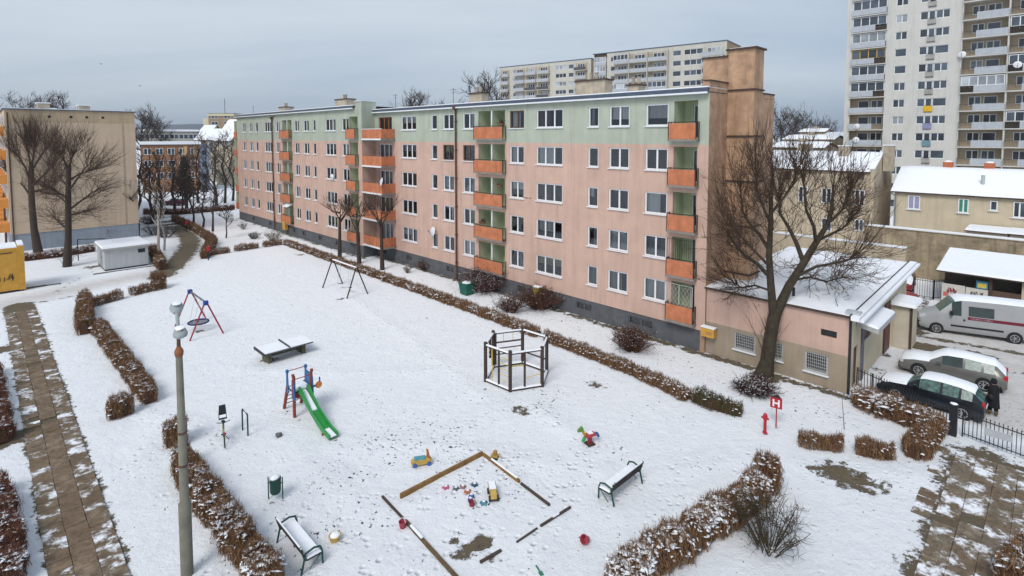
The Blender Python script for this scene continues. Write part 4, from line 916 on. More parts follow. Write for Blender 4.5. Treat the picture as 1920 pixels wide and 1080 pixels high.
def hedge(pts, wdt, hgt, label, dens=900, snow=120, hue='brown', px=True, size=1.0, group='clipped hedges', gap=0.0, snowsz=1.0):
    wdt *= .84; hgt *= .88
    W = [Vector((*g2(*p[:2]), 0)) if px else L(p[0], p[1]) for p in pts]
    hs = [(p[2] * .9 if len(p) > 2 else hgt) for p in pts]
    seg = [(b_ - a).length for a, b_ in zip(W, W[1:])]; T = sum(seg)
    org = W[0]; n = int(dens * T)
    ph = nr.uniform(0, 6.28, 6)
    def sample(n, edge=0.0):
        t = nr.uniform(0, T, n)
        if gap:                                                # thin places along the row
            keep = np.sin(t * 5.1 / gap + 1) + .8 * np.sin(t * 2.3 / gap) > -.95; t = t[keep]
        cum = np.cumsum([0] + seg); i = np.clip(np.searchsorted(cum, t) - 1, 0, len(seg) - 1); u = (t - cum[i]) / np.array(seg)[i]
        A = np.array([(v.x, v.y) for v in W]); p = A[i] * (1 - u)[:, None] + A[i+1] * u[:, None]
        d = (A[i+1] - A[i]); d /= np.linalg.norm(d, axis=1)[:, None]; nn = np.stack([-d[:, 1], d[:, 0]], 1)
        h = np.array(hs)[i] * (1 - u) + np.array(hs)[i+1] * u
        h = h * (.98 + .10 * np.sin(t * 2.1 + ph[0]) + .09 * np.sin(t * 5.7 + ph[1]) + .07 * np.sin(t * 13.1 + ph[2])); wv = wdt * (.97 + .15 * np.sin(t * 2.7 + ph[3]) + .12 * np.sin(t * 6.9 + ph[4]) + .08 * np.sin(t * 15 + ph[5]))
        e = np.minimum(t, T - t); endf = np.clip(e / (wdt * .45), 0, 1) ** .5
        return p, nn, h, wv * (.55 + .45 * endf)
    p, nn, h, wv = sample(n); n = len(p)
    # favour the shell: sides and top
    side = nr.random(n); u = nr.uniform(-1, 1, n); zf = nr.random(n) ** .8
    shell = side < .55; u = np.where(shell, np.sign(u) * (1 + nr.normal(-.06, .10, n)), u)
    top = (side > .55) & (side < .85); zf = np.where(top, 1 + nr.normal(-.05, .09, n), zf)
    u = u * (1 - .18 * np.clip(zf - .7, 0, 1) / .3); bulge = .82 + .18 * np.sin(np.clip(zf, 0, 1) * math.pi * .8)
    c = np.column_stack([p + nn * (u * wv / 2 * bulge)[:, None], zf * h]); c[:, :2] -= (org.x, org.y)
    kind = nr.random(n) < .8
    ax = unit(n); ax[:, 2] = np.abs(ax[:, 2]) + np.where(kind, 1.6, .2); ax /= np.linalg.norm(ax, axis=1)[:, None]
    ln = np.where(kind, nr.uniform(.08, .22, n), nr.uniform(.018, .038, n)) * size; wd_ = np.where(kind, nr.uniform(.004, .009, n), nr.uniform(.014, .028, n)) * size
    wv3 = np.cross(ax, unit(n)); wv3 /= np.linalg.norm(wv3, axis=1)[:, None] + 1e-9
    c[:, 2] = np.maximum(c[:, 2], ln * .6)
    V1, Q1 = quads_from(c, ax * ln[:, None], wv3 * wd_[:, None])
    pal = np.array(HC[hue]); tint = pal[nr.integers(0, 3, n)] * nr.uniform(.7, 1.3, (n, 1))
    # shadowy heart of stems
    m_ = max(12, int(T / .35)); ring = 8
    me = tinted('hedge', V1, Q1, 4, tint, LEAF)
    o = inst('hedge', me); o.location = org
    tag(o, label, 'hedge', group)
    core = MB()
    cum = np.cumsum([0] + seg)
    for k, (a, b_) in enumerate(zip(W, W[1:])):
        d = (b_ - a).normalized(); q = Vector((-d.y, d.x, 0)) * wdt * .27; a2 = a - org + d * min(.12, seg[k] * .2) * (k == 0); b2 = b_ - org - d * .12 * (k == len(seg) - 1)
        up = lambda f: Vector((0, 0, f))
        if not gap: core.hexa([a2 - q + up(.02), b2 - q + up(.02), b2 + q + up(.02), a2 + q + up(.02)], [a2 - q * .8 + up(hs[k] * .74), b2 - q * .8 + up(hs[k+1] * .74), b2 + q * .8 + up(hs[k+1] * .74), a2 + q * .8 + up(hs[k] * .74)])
    # upright stems standing in the row
    ns = int(T * 14); ps, nns, h2, wv2 = sample(ns)
    for i in range(len(ps)):
        x, y = ps[i] + nns[i] * nr.uniform(-.4, .4) * wv2[i] - (org.x, org.y); core.bar((x, y, 0), (x + nr.normal(0, .05), y + nr.normal(0, .05), h2[i] * .9), .011, 3)
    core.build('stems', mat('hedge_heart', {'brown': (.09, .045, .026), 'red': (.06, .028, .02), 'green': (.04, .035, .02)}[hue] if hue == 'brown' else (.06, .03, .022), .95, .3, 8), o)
    if snow:
        ns = int(snow * T * .55); ps, nns, h2, wv2 = sample(ns); k = len(ps); uu = nr.uniform(-1, 1, k) * .92
        lowish = nr.random(k) < .22; zf = np.where(lowish, nr.uniform(.35, .95, k), 1 - .14 * uu ** 2 + nr.normal(0, .015, k)); uu = np.where(lowish, np.sign(uu) * .98, uu)
        patch = (np.sin(ps[:, 0] * 4.1) + np.sin(ps[:, 1] * 3.3 + 1) + nr.normal(0, .9, k)) > -.3
        c = np.column_stack([ps + nns * (uu * wv2 / 2)[:, None], zf * h2])[patch]; c[:, :2] -= (org.x, org.y); k = len(c)
        r = np.column_stack([nr.gamma(2.2, .022, k) + .015, nr.gamma(2.2, .022, k) + .015, nr.uniform(.010, .03, k)]) * size * snowsz
        V2, T2 = octas(c, r); me2 = bpy.data.meshes.new('snow_flecks'); raw_mesh(me2, V2, T2, 3); me2.materials.append(SNOW); tag(inst('snow_flecks', me2, o), kind='stuff')
    return o
hedge([(535, 458), (660, 503), (800, 553), (930, 601), (1010, 632)], .85, .55, 'long low brown hedge in front of the pink block, far stretch', 700, 130, size=1.35)
hedge([(1022, 637), (1110, 671), (1200, 708), (1292, 752)], .8, .6, 'low brown hedge running between climbing frame and round bush', 1000, 130)
hedge([(1300, 750), (1345, 768), (1392, 780)], 1.0, .65, 'greenish hedge end near the red hydrant, below the annex', 1000, 60, 'green')
hedge([(392, 480), (450, 470), (528, 459)], .6, .6, 'far broken row of small brown hedge clumps', 450, 45, gap=1.3, size=1.7)
hedge([(326, 414), (365, 433), (398, 455)], .8, .9, 'far hedge along the inner bend of the worn lane', 500, 20, size=1.8)
hedge([(399, 456), (384, 486)], 1.1, 1.0, 'thick far hedge end where the lane bends', 600, 20, size=1.8)
hedge([(270, 402), (340, 402), (440, 393)], .9, .8, 'dark hedge across the far end of the lane', 400, 50, 'red', size=2.2)
hedge([(163, 577), (215, 563), (275, 547), (312, 540)], .75, .7, 'brown hedge with gaps running from corner to kiosk', 800, 70, gap=1.5, size=1.3)
hedge([(283, 541), (312, 538)], .95, 1.35, 'tall square hedge clump by the end of the worn lane', 1100, 40, size=1.3)
hedge([(160, 572), (158, 628)], 1.05, 1.25, 'tall brown hedge corner beside the slab path', 1100, 60, size=1.2)
hedge([(182, 617), (212, 660), (245, 705), (283, 758)], .95, .85, 'straight brown hedge running down left of the playground', 1300, 130)
hedge([(200, 786), (252, 772)], .95, .95, 'short rounded brown hedge beside the path, end of the straight hedge', 1600, 110)
hedge([(306, 838, 1.1), (352, 826, 1.1)], 1.0, 1.1, 'rounded hedge block behind the lamp post', 1700, 170)
hedge([(338, 872), (370, 925), (425, 1000), (476, 1070), (510, 1130)], 1.0, .95, 'thick brown hedge running down behind the near bench', 1900, 300, snowsz=1.0)
hedge([(1447, 905, 1.35), (1432, 925, 1.25)], 1.25, 1.3, 'tall rounded hedge clump right of the sandbox', 2000, 160)
hedge([(1425, 935, 1.0), (1370, 975, .95), (1290, 1025, .95), (1215, 1075, 1.0), (1150, 1125, 1.0)], 1.15, 1.0, 'thick snow-flecked hedge curving along the near right side', 2000, 480, snowsz=1.15)
hedge([(1497, 833), (1520, 838), (1580, 846)], .6, .62, 'low square hedge clumps left of the thawed patch row', 1500, 90, gap=1.2)
hedge([(1603, 850), (1640, 857), (1676, 860)], .6, .65, 'low hedge piece right of the clumps above thawed patch', 1500, 90)
hedge([(1602, 752), (1650, 775), (1705, 795), (1748, 812)], 1.5, .95, 'broad brown hedge inside the iron fence by the parked cars', 1900, 260, snowsz=1.5)
hedge([(1752, 806), (1735, 840), (1708, 862)], 1.0, .95, 'brown hedge turning toward the slab path from the fence', 1700, 160)
hedge([(-22, 700), (-8, 790), (0, 835)], 1.1, .85, 'dark red hedge at the left picture edge beside the slab path', 1300, 160, 'red')
hedge([(-16, 925), (2, 1010), (14, 1110)], 1.1, .9, 'dark red hedge in the bottom left corner', 1600, 240, 'red')
hedge([(1935, 1052), (1900, 1120)], 1.2, .9, 'brown hedge in the bottom right corner', 1800, 200)
hedge([(44, 490), (110, 482), (178, 471)], .7, .7, 'dark hedge at the foot of the beige gable', 500, 110, 'red', size=1.6)
hedge([(286, 476), (304, 506)], 1.0, 1.1, 'brown hedge block at the foot of the birch beside the kiosk', 900, 90, size=1.4)

# ------------------------------------------------------------------ trees
def strip_tubes(P0, P1, r0, r1, n=3):
    """many single tapered segments at once"""
    d = P1 - P0; ln = np.linalg.norm(d, axis=1)[:, None] + 1e-9; t = d / ln
    ref = np.where(np.abs(t[:, 2:3]) < .9, np.array([[0, 0, 1.]]), np.array([[1., 0, 0]])); u = np.cross(t, ref); u /= np.linalg.norm(u, axis=1)[:, None] + 1e-9; v = np.cross(t, u)
    m_ = len(P0); V = np.zeros((m_, 2 * n, 3))
    for k in range(n):
        a = 2 * math.pi * k / n; e = u * math.cos(a) + v * math.sin(a); V[:, k] = P0 + e * r0[:, None]; V[:, n + k] = P1 + e * r1[:, None]
    b_ = np.arange(m_)[:, None, None] * 2 * n; q = np.array([(k, (k+1) % n, n + (k+1) % n, n + k) for k in range(n)])
    return V.reshape(-1, 3), (b_ + q[None]).reshape(-1, 4)
class Tree:
    def __init__(s, seed): s.r = random.Random(seed); s.thick = MB(); s.segs = []
    def branch(s, p, d, ln, r0, r1, n=4, wob=.12, trop=.0, thick=False):
        """grow one branch, return its points with directions"""
        pts = [Vector(p)]; d = Vector(d).normalized(); rad = [r0]
        for i in range(n):
            d = (d + Vector((s.r.gauss(0, wob), s.r.gauss(0, wob), s.r.gauss(0, wob) + trop))).normalized()
            pts.append(pts[-1] + d * ln / n); rad.append(r0 + (r1 - r0) * (i + 1) / n)
        if thick: s.thick.tube(pts, rad, 7)
        else:
            for a, b_, ra, rb in zip(pts, pts[1:], rad, rad[1:]): s.segs.append((*a, *b_, ra, rb))
        return pts, rad
    def limb(s, pts, rad):
        s.thick.tube(pts, rad, 8)
    def spray(s, pts, t0, count, l0, spread, up, lv, r=.012, kids=5, wob=.12, out=None):
        """shoots along a polyline"""
        for _ in range(count):
            f = t0 + (1 - t0) * s.r.random() ** .7; x = f * (len(pts) - 1); i = min(int(x), len(pts) - 2); p = pts[i].lerp(pts[i+1], x - i)
            tg = (pts[i+1] - pts[i]).normalized(); rd = Vector((s.r.gauss(0, 1), s.r.gauss(0, 1), s.r.gauss(0, .6))).normalized()
            if out is not None: rd = (rd + (p - out).normalized() * .8).normalized()
            d = tg * (1 - spread) + rd * spread + Vector((0, 0, up)); ln = l0 * s.r.uniform(.55, 1.2)
            q, rr = s.branch(p, d, ln, r, r * .3, 4, wob, up * .25)
            if lv > 0: s.spray(q, .15, kids, ln * .55, spread * .8, up * .7, lv - 1, r * .6, max(2, kids - 1), wob, out)
    def build(s, name, label, cat, bark, tint, base, group=None, snow=0):
        o = bpy.data.objects.new(name, None); col.objects.link(o); o.location = base; tag(o, label, cat, group)
        b0 = Vector(base)
        if s.thick.v:
            s.thick.v = [tuple(Vector(v) - b0) for v in s.thick.v]; s.thick.build('trunk', bark, o, 60)
        if s.segs:
            A = np.array(s.segs); A[:, :3] -= np.array(b0); A[:, 3:6] -= np.array(b0)
            V_, Q_ = strip_tubes(A[:, :3], A[:, 3:6], A[:, 6], A[:, 7])
            tn = np.repeat(np.array(tint)[None] * nr.uniform(.65, 1.35, (len(A), 1)), 3, 0)
            inst('crown', tinted('crown', V_, Q_, 4, tn, TWIG), o)
            if snow:
                k = int(snow); idx = nr.integers(0, len(A), k); f = nr.random((k, 1)); c = A[idx, :3] * (1 - f) + A[idx, 3:6] * f; c[:, 2] += A[idx, 6] * .9
                V2, T2 = octas(c, np.column_stack([nr.uniform(.015, .05, k), nr.uniform(.015, .05, k), nr.uniform(.008, .018, k)]) * (1 if snow < 3000 else 1)); me2 = bpy.data.meshes.new('snow_flecks'); raw_mesh(me2, V2, T2, 3); me2.materials.append(SNOW); tag(inst('snow_flecks', me2, o), kind='stuff')
        return o
def px_limb(px, Y):                                            # (px, py, depth offset) -> points near the tree's own depth
    return [depth(a, b_, Y + c) for a, b_, c in px]
TW = (.062, .042, .031)
# the big tree beside the annex
b0 = at(1432, 703); Y = b0.y; T = Tree(3)
trunk = px_limb([(1432, 706, 0), (1438, 680, 0), (1443, 640, 0), (1450, 600, .05), (1457, 575, .05)], Y)
T.limb(trunk, [.54, .38, .34, .34, .32])
LM = [([(1450, 590, 0), (1445, 530, -.1), (1442, 480, -.1), (1445, 420, 0), (1446, 370, .1), (1449, 325, .2)], .24, .07),
      ([(1456, 585, 0), (1480, 535, 0), (1507, 493, .1), (1530, 455, .2), (1552, 420, .3), (1560, 388, .4), (1562, 350, .5)], .27, .06),
      ([(1507, 493, .1), (1493, 455, .6), (1478, 425, .9), (1462, 400, 1.1), (1460, 360, 1.3)], .14, .05),
      ([(1530, 455, .2), (1526, 425, -.4), (1512, 395, -.7), (1508, 350, -.9), (1500, 315, -1)], .11, .04),
      ([(1444, 520, -.1), (1420, 495, -.5), (1395, 478, -.9), (1380, 460, -1.1), (1365, 440, -1.3)], .12, .04),
      ([(1443, 470, -.1), (1424, 440, .4), (1406, 420, .8), (1392, 395, 1.0), (1388, 350, 1.2)], .11, .04),
      ([(1445, 420, 0), (1432, 390, -.5), (1420, 360, -.9), (1418, 325, -1.2)], .09, .035),
      ([(1446, 400, 0), (1470, 370, .4), (1488, 345, .8), (1496, 315, 1.0)], .08, .035),
      ([(1545, 425, .3), (1565, 408, 0), (1582, 390, -.3), (1590, 360, -.5)], .08, .035),
      ([(1535, 450, .2), (1560, 438, .8), (1580, 428, 1.2), (1600, 408, 1.5)], .09, .035),
      ([(1490, 520, 0), (1530, 500, -.6), (1560, 494, -1.0), (1585, 490, -1.3), (1605, 478, -1.5)], .09, .03),
      ([(1485, 525, 0), (1520, 520, .8), (1550, 528, 1.3), (1580, 520, 1.6)], .07, .03),
      ([(1445, 545, 0), (1415, 535, .6), (1390, 540, 1.0), (1370, 525, 1.2)], .07, .03),
      ([(1443, 500, 0), (1400, 455, 1.0), (1372, 425, 1.6)], .08, .03)]
cc = depth(1480, 470, Y)
for pl, ra, rb in LM:
    pts = px_limb(pl, Y); n = len(pts); T.limb(pts, [ra + (rb - ra) * i / (n - 1) for i in range(n)])
    T.spray(pts, .18, 27, 1.8, .82, .28, 2, .022, 5, .23, cc)
    T.spray(pts[-2:], .1, 8, 2.4, .55, .65, 1, .024, 5, .10, cc)
for _ in range(16):                                             # suckers at the foot
    T.spray([trunk[0], trunk[1], trunk[2]], .1, 1, 2.2, .65, .5, 1, .014, 4, .1)
T.build('pollard_tree', 'big bare pollarded tree with forked trunk in front of the annex', 'tree', BARKG, (.085, .055, .038), b0, 'bare trees')
# two trees before the beige gable
def lopped(base_px, trunk_px, limbs, label, seed, shoots, l0, r_t, group='bare trees', lv=1, up=.75, bark=BARK, tint=TW, kids=5):
    b_ = at(*base_px); Y = b_.y; T = Tree(seed); tr = px_limb([(base_px[0], base_px[1] + 2, 0)] + trunk_px, Y)
    n = len(tr); T.limb(tr, [r_t * (1.25 if i == 0 else 1) * (1 - .35 * i / (n - 1)) for i in range(n)]); c_ = tr[-1]
    for pl in limbs:
        pts = px_limb(pl, Y); m_ = len(pts); T.limb(pts, [r_t * .34 * (1 - .65 * i / (m_ - 1)) for i in range(m_)])
        T.spray(pts, .2, shoots, l0, .7, up, lv, .019 * max(1, Y / 45), kids, .11, c_)
    return T.build('pollard_tree', label, 'tree', bark, tint, b_, group)
lopped((72, 473), [(64, 430, 0), (60, 385, 0), (58, 345, 0), (59, 310, 0)],
       [[(60, 372, 0), (45, 350, .5), (30, 335, 1), (18, 325, 1)], [(58, 345, 0), (48, 315, -.5), (38, 298, -1), (22, 285, -1)], [(59, 325, 0), (55, 295, .5), (50, 275, 1), (46, 262, 1)], [(59, 320, 0), (72, 300, 0), (82, 285, 0), (92, 275, .5)], [(60, 350, 0), (80, 330, -1), (95, 315, -1.5), (108, 300, -2)], [(59, 315, 0), (64, 285, 1), (66, 270, 1)], [(60, 360, 0), (85, 355, 1), (105, 345, 1.5)]],
       'left pollarded tree before the beige gable, thick trunk behind yellow container', 5, 36, 2.9, .37, kids=6, tint=(.085, .055, .04))
lopped((126, 500), [(128, 450, 0), (128, 400, 0), (128, 350, 0), (129, 310, 0)],
       [[(128, 350, 0), (112, 335, .5), (100, 320, 1), (92, 305, 1.5)], [(128, 320, 0), (120, 300, -.5), (112, 290, -1)], [(129, 318, 0), (134, 298, 0), (138, 288, 0)], [(128, 360, 0), (145, 335, -.5), (160, 315, -1), (170, 305, -1)], [(128, 395, 0), (150, 378, 1), (172, 362, 1.5), (188, 352, 2)], [(128, 372, 0), (110, 362, -1), (95, 350, -1.5)], [(129, 385, 0), (115, 372, 1.5), (105, 365, 2)], [(128, 340, 0), (150, 325, 1), (178, 318, 1.5)], [(128, 405, 0), (152, 398, -1), (175, 392, -1.5)], [(128, 430, 0), (112, 418, 0), (100, 405, .5)]],
       'right pollarded tree before the beige gable, trunk standing in the snow', 6, 34, 2.5, .32, up=.38, kids=7, tint=(.085, .055, .04))
# three lopped trees along the pink block
for bp, tp, lab, sd in (((637, 484), (637, 392), 'leftmost of three lopped trees in front of the pink block', 21), ((674, 494), (668, 400), 'middle one of three lopped trees, below the far balconies', 22), ((717, 506), (714, 396), 'rightmost of three lopped trees in front of the pink block', 23)):
    x0, y0 = bp; x1, y1 = tp; rr = random.Random(sd)
    lim = [[(x1, y1 + 35 * rr.random(), 0), (x1 + s_ * 12, y1 + 5, d_), (x1 + s_ * 20, y1 - 8, d_ * 1.5)] for s_, d_ in ((-1, .5), (1, -.5), (-.6, -1), (.7, 1), (-1.2, 0), (1.2, .3), (.1, .4))]
    lopped(bp, [((x0 * .6 + x1 * .4), y0 - 35, 0), ((x0 * .3 + x1 * .7), y0 - 65, 0), (x1, y1 + 15, 0)], lim, lab, sd, 9, 1.3, .20, up=.4, kids=3)
# birches and slim trees at the lane
def bare_tree(base_px, top_py, label, seed, bark=BARK, lean=0.0, r_t=.16, nl=9, l0=2.4, tint=TW, group='bare trees', spread=.7, Y=None, lv=2, up=.35, kids=4, fork=.35, x_top=None, name='bare_tree', rs=1.0, cnt=9):
    b_ = at(*base_px) if Y is None else Vector((depth(base_px[0], 257, Y).x, Y, 0)); Yb = b_.y
    top = depth(base_px[0] if x_top is None else x_top, top_py, Yb); hgt = top.z; T = Tree(seed); rr = T.r
    tr = [b_ + (top - b_) * f + Vector((rr.gauss(0, .02), rr.gauss(0, .02), 0)) * hgt * (f > 0) for f in (0, .18, .36, .55, .72, .88)]
    T.limb(tr, [r_t * k for k in (1.2, .95, .8, .6, .4, .2)])
    for i in range(nl):
        f = fork + (.92 - fork) * i / max(1, nl - 1); x = f / .88 * 5; j = min(int(x), 4); p = tr[j].lerp(tr[j+1], min(1, x - j)); a = rr.uniform(0, 6.28)
        d = Vector((math.cos(a) * spread, math.sin(a) * spread, .75)); ln = hgt * l0 / 10 * (1.15 - .6 * f)
        q, _ = T.branch(p, d, ln, r_t * .42 * (1.1 - .6 * f), .02 * rs, 5, .13, .05, True)
        T.spray(q, .2, cnt, ln * .55, .65, up, lv - 1, .016 * rs, kids, .13)
    T.spray(tr[3:], .1, cnt, hgt * .16, .6, up + .2, lv - 1, .016 * rs, kids)
    return T.build(name, label, 'tree', bark, tint, b_, group)
bare_tree((302, 492), 328, 'forked white birch behind the brown hedge block by the kiosk', 31, BIRCH, r_t=.14, nl=8, l0=2.0, rs=1.8, x_top=284, name='birch_tree', fork=.4, cnt=6)
bare_tree((308, 470), 322, 'second birch, right of the forked one, pale slim trunk', 32, BIRCH, r_t=.11, nl=7, l0=1.8, rs=1.8, x_top=304, name='birch_tree', cnt=6)
bare_tree((257, 445), 318, 'dark leaning tree at the right corner of the beige gable', 33, r_t=.26, nl=10, l0=3.0, rs=2.2, x_top=268, up=.2)
for i, (bx, by, ty, lab) in enumerate(((341, 398, 340, 'slim bare tree left of the row behind the lane hedge'), (357, 396, 343, 'second slim bare tree behind the lane hedge'), (363, 419, 346, 'leaning bare tree nearest the lane hedge bend'), (381, 426, 348, 'bare tree with dark trunk in the middle of the lane row'), (399, 434, 350, 'bare tree near the far corner of the pink block, dense crown'), (424, 446, 392, 'small bare fruit tree before the far corner of pink block'))):
    bare_tree((bx, by), ty, lab, 40 + i, r_t=.15 if i < 5 else .09, nl=8, l0=4.2, rs=1.9, up=.35, spread=.9, cnt=7)
# darker woods between the far houses, trees on the skyline
DK = (.062, .046, .04)
for i, (bx, Yd, ty, lab) in enumerate(((278, 82, 300, 'dark bare tree beside the beige gable, before the orange block'), (298, 88, 292, 'dark bare tree in front of the orange block, left of centre'), (322, 96, 296, 'dark bare tree in front of the orange block, centre'), (345, 100, 290, 'dark bare tree in front of the orange block, right'), (368, 108, 284, 'bare tree before the blue bay of the orange block'), (402, 104, 268, 'tall dark tree left of the far end of pink block'), (418, 108, 255, 'tallest dark tree by the far end of pink block'), (433, 112, 262, 'dark tree touching the far end of pink block'), (385, 130, 258, 'bare tree between snow roofs and blue bay'))):
    bare_tree((bx, 0), ty, lab, 60 + i, Y=Yd, r_t=.24, nl=12, l0=3.6, rs=2.3, tint=DK, up=.25, fork=.15, cnt=7, kids=5)
for i, (bx, Yd, ty, lab) in enumerate(((265, 150, 213, 'dark bare tree right behind the beige block roof'), (282, 160, 217, 'lower dark tree right of the beige block'), (300, 175, 232, 'shrubby dark tree below the hills'), (95, 165, 188, 'wide bare tree on skyline above the beige roof'), (125, 170, 187, 'rounded bare tree on skyline above beige roof, right one'), (60, 175, 196, 'small bare tree on skyline above the left part of the beige roof'), (22, 160, 192, 'bare tree at far left edge of the skyline'), (765, 135, 184, 'bare treetop above the roof near the step'), (790, 140, 187, 'second bare treetop above the roof near the step'), (905, 120, 157, 'tall bare treetop left of the far slab block'), (925, 126, 165, 'bare treetop touching the far slab block'), (1464, 150, 207, 'tall bare tree right of the brown chimney shaft'), (1484, 170, 222, 'dark low tree right of the tall one near chimney shaft'), (1505, 190, 217, 'round bare tree on skyline between shaft and tower'), (1530, 210, 228, 'small round tree on skyline nearest the tower'), (1555, 240, 231, 'low dark trees on skyline touching the tower'))):
    bare_tree((bx, 0), ty, lab, 80 + i, Y=Yd, r_t=.3, nl=13, l0=3.4, rs=4.2, tint=DK, up=.3, fork=.3, cnt=9, kids=5, spread=1.0)
# spruce beside the orange block
sp_ = Tree(99); b_ = Vector((depth(343, 257, 112).x, 112, 0)); hh = depth(343, 292, 112).z
sp_.limb([b_, b_ + Vector((0, 0, hh * .6)), b_ + Vector((0, 0, hh))], [.22, .14, .03])
for i in range(260):
    f = rng.random() ** .8; a = rng.uniform(0, 6.28); p = b_ + Vector((0, 0, hh * (.12 + .88 * f))); ln = 2.7 * (1 - f) + .25
    q, _ = sp_.branch(p, (math.cos(a), math.sin(a), -.25), ln, .06, .03, 3, .06)
    for j in range(5): k = rng.random(); z0 = q[0].lerp(q[-1], .3 + .7 * k); sp_.branch(z0, (rng.gauss(0, 1), rng.gauss(0, 1), -.5), .45, .10, .03, 1)
sp_.build('spruce_tree', 'dark snow dusted spruce before the orange-brown block', 'tree', BARK, (.025, .035, .03), b_, None, 900)
# ------------------------------------------------------------------ shrubs
def shrub(px, py, rad, h, label, seed, n=60, tint=TW, snow=0, r=.014, up=.9, lv=2, kids=5, dense=1.0):
    b_ = at(px, py); T = Tree(seed); rr = T.r
    for i in range(n):
        a = rr.uniform(0, 6.28); s_ = rr.random() ** .5; p = b_ + Vector((math.cos(a) * rad * .3 * s_, math.sin(a) * rad * .3 * s_, 0)); f = 1 - .35 * s_
        d = Vector((math.cos(a) * s_ * rad * .9, math.sin(a) * s_ * rad * .9, h * up * f)); ln = d.length * rr.uniform(.75, 1.0)
        q, _ = T.branch(p, d, ln, r, r * .4, 4, .10, 0)
        if lv: T.spray(q, .25, int(kids * dense), ln * .38, .75, .15, lv - 1, r * .55, kids - 1)
    o = T.build('shrub', label, 'shrub', BARK, tint, b_, 'shrubs', snow)
    return o
RB = (.10, .048, .032)
shrub(908, 545, 2.3, 2.3, 'large dark red shrub with snow beside the green bin', 101, 130, (.085, .038, .03), 1500, .03)
shrub(1012, 578, 1.8, 1.95, 'round brown shrub against the plinth, right of the large dark one', 102, 110, RB, 120, .028)
shrub(958, 585, 1.05, 1.5, 'small brown shrub in front of the pale yellow meter box', 103, 70, RB, 150, .026)
shrub(1186, 658, 1.2, 1.7, 'round reddish bush standing in snow below the grilled cellar window', 104, 120, RB, 200, .022)
shrub(798, 505, .9, 1.2, 'small dark shrub at the plinth left of the downpipe', 105, 60, RB, 150, .028)
shrub(1418, 735, 1.1, .85, 'low dark shrub with snow around the foot of the big tree', 106, 150, (.06, .032, .028), 500, .022, .7)
shrub(1440, 1030, 1.15, 1.75, 'leafless bush in open snow beside the curving hedge', 107, 40, (.075, .058, .035), 0, .02, 1.0, 2, 6)
shrub(512, 452, 1.2, 1.5, 'pale twiggy shrub at the far foot of the block', 108, 40, (.14, .10, .06), 0, .02)
shrub(475, 448, .9, 1.0, 'low evergreen shrub left of the pale twiggy one', 109, 40, (.045, .045, .03), 60, .022)
shrub(457, 430, .8, 1.2, 'thin grey shrub at the far corner of the block', 110, 24, (.13, .10, .07), 0, .018)
shrub(765, 512, .5, .9, 'narrow shrub between lopped trees and plinth', 112, 26, RB, 60, .014)
shrub(126, 497, 1.0, 2.2, 'spray of suckers around the right gable tree foot', 113, 22, TW, 0, .012, 1.2)
for i, (px, py, lab) in enumerate(((290, 440, 'low dark bush beside the birches'), (310, 445, 'low brown bush at the top of the lane'), (280, 420, 'dark bush right of the gable corner'))):
    shrub(px, py, 1.6, 1.7, lab, 120 + i, 45, DK, 120, .026)
# ------------------------------------------------------------------ slab paths
def slabmat(name, c, thr):
    m = mat(name, c, .9, .4, 2.6, .7, 14, rand=.07); t = m.node_tree; b = t.nodes['Principled BSDF']
    src = b.inputs['Base Color'].links[0].from_socket; g = N(t, 'ShaderNodeNewGeometry')
    n = N(t, 'ShaderNodeTexNoise', Scale=1.15, Detail=9.0, Roughness=.72); t.links.new(g.outputs['Position'], n.inputs[0])
    r = ramp(t, [(thr - .02, 0), (thr + .07, 1)]); t.links.new(n.outputs[0], r.inputs[0])
    n5 = N(t, 'ShaderNodeTexNoise', Scale=.6, Detail=5.0); t.links.new(g.outputs['Position'], n5.inputs[0])
    r5 = ramp(t, [(.38, 0), (.62, .8)]); t.links.new(n5.outputs[0], r5.inputs[0])
    n6 = N(t, 'ShaderNodeTexNoise', Scale=4.5, Detail=6.0, Roughness=.75, Distortion=.8); t.links.new(g.outputs['Position'], n6.inputs[0]); r6 = ramp(t, [(.46, 0), (.62, .65)]); t.links.new(n6.outputs[0], r6.inputs[0])
    d = mixc(t, r6.outputs[0], mixc(t, r5.outputs[0], src, (.15, .098, .058)), (.075, .055, .038))
    o = mixc(t, r.outputs[0], d, (.80, .82, .86)); t.links.new(o, b.inputs['Base Color']); return m
SL1 = slabmat('path_slab', (.215, .16, .11), .68); SL2 = slabmat('path_slab_edge', (.19, .15, .105), .53); SL3 = slabmat('path_slab_right', (.20, .165, .12), .52)
def slab_mesh(a, b_, m):
    g = .006; h = .05; e = .008
    return MB().add([(g, g, -h), (a - g, g, -h), (a - g, b_ - g, -h), (g, b_ - g, -h), (g, g, 0), (a - g, g, 0), (a - g, b_ - g, 0), (g, b_ - g, 0), (g + e, g + e, .008), (a - g - e, g + e, .008), (a - g - e, b_ - g - e, .008), (g + e, b_ - g - e, .008)],
                    [(0,1,5,4),(1,2,6,5),(2,3,7,6),(3,0,4,7),(4,5,9,8),(5,6,10,9),(6,7,11,10),(7,4,8,11),(8,9,10,11)]).mesh('slab', m)
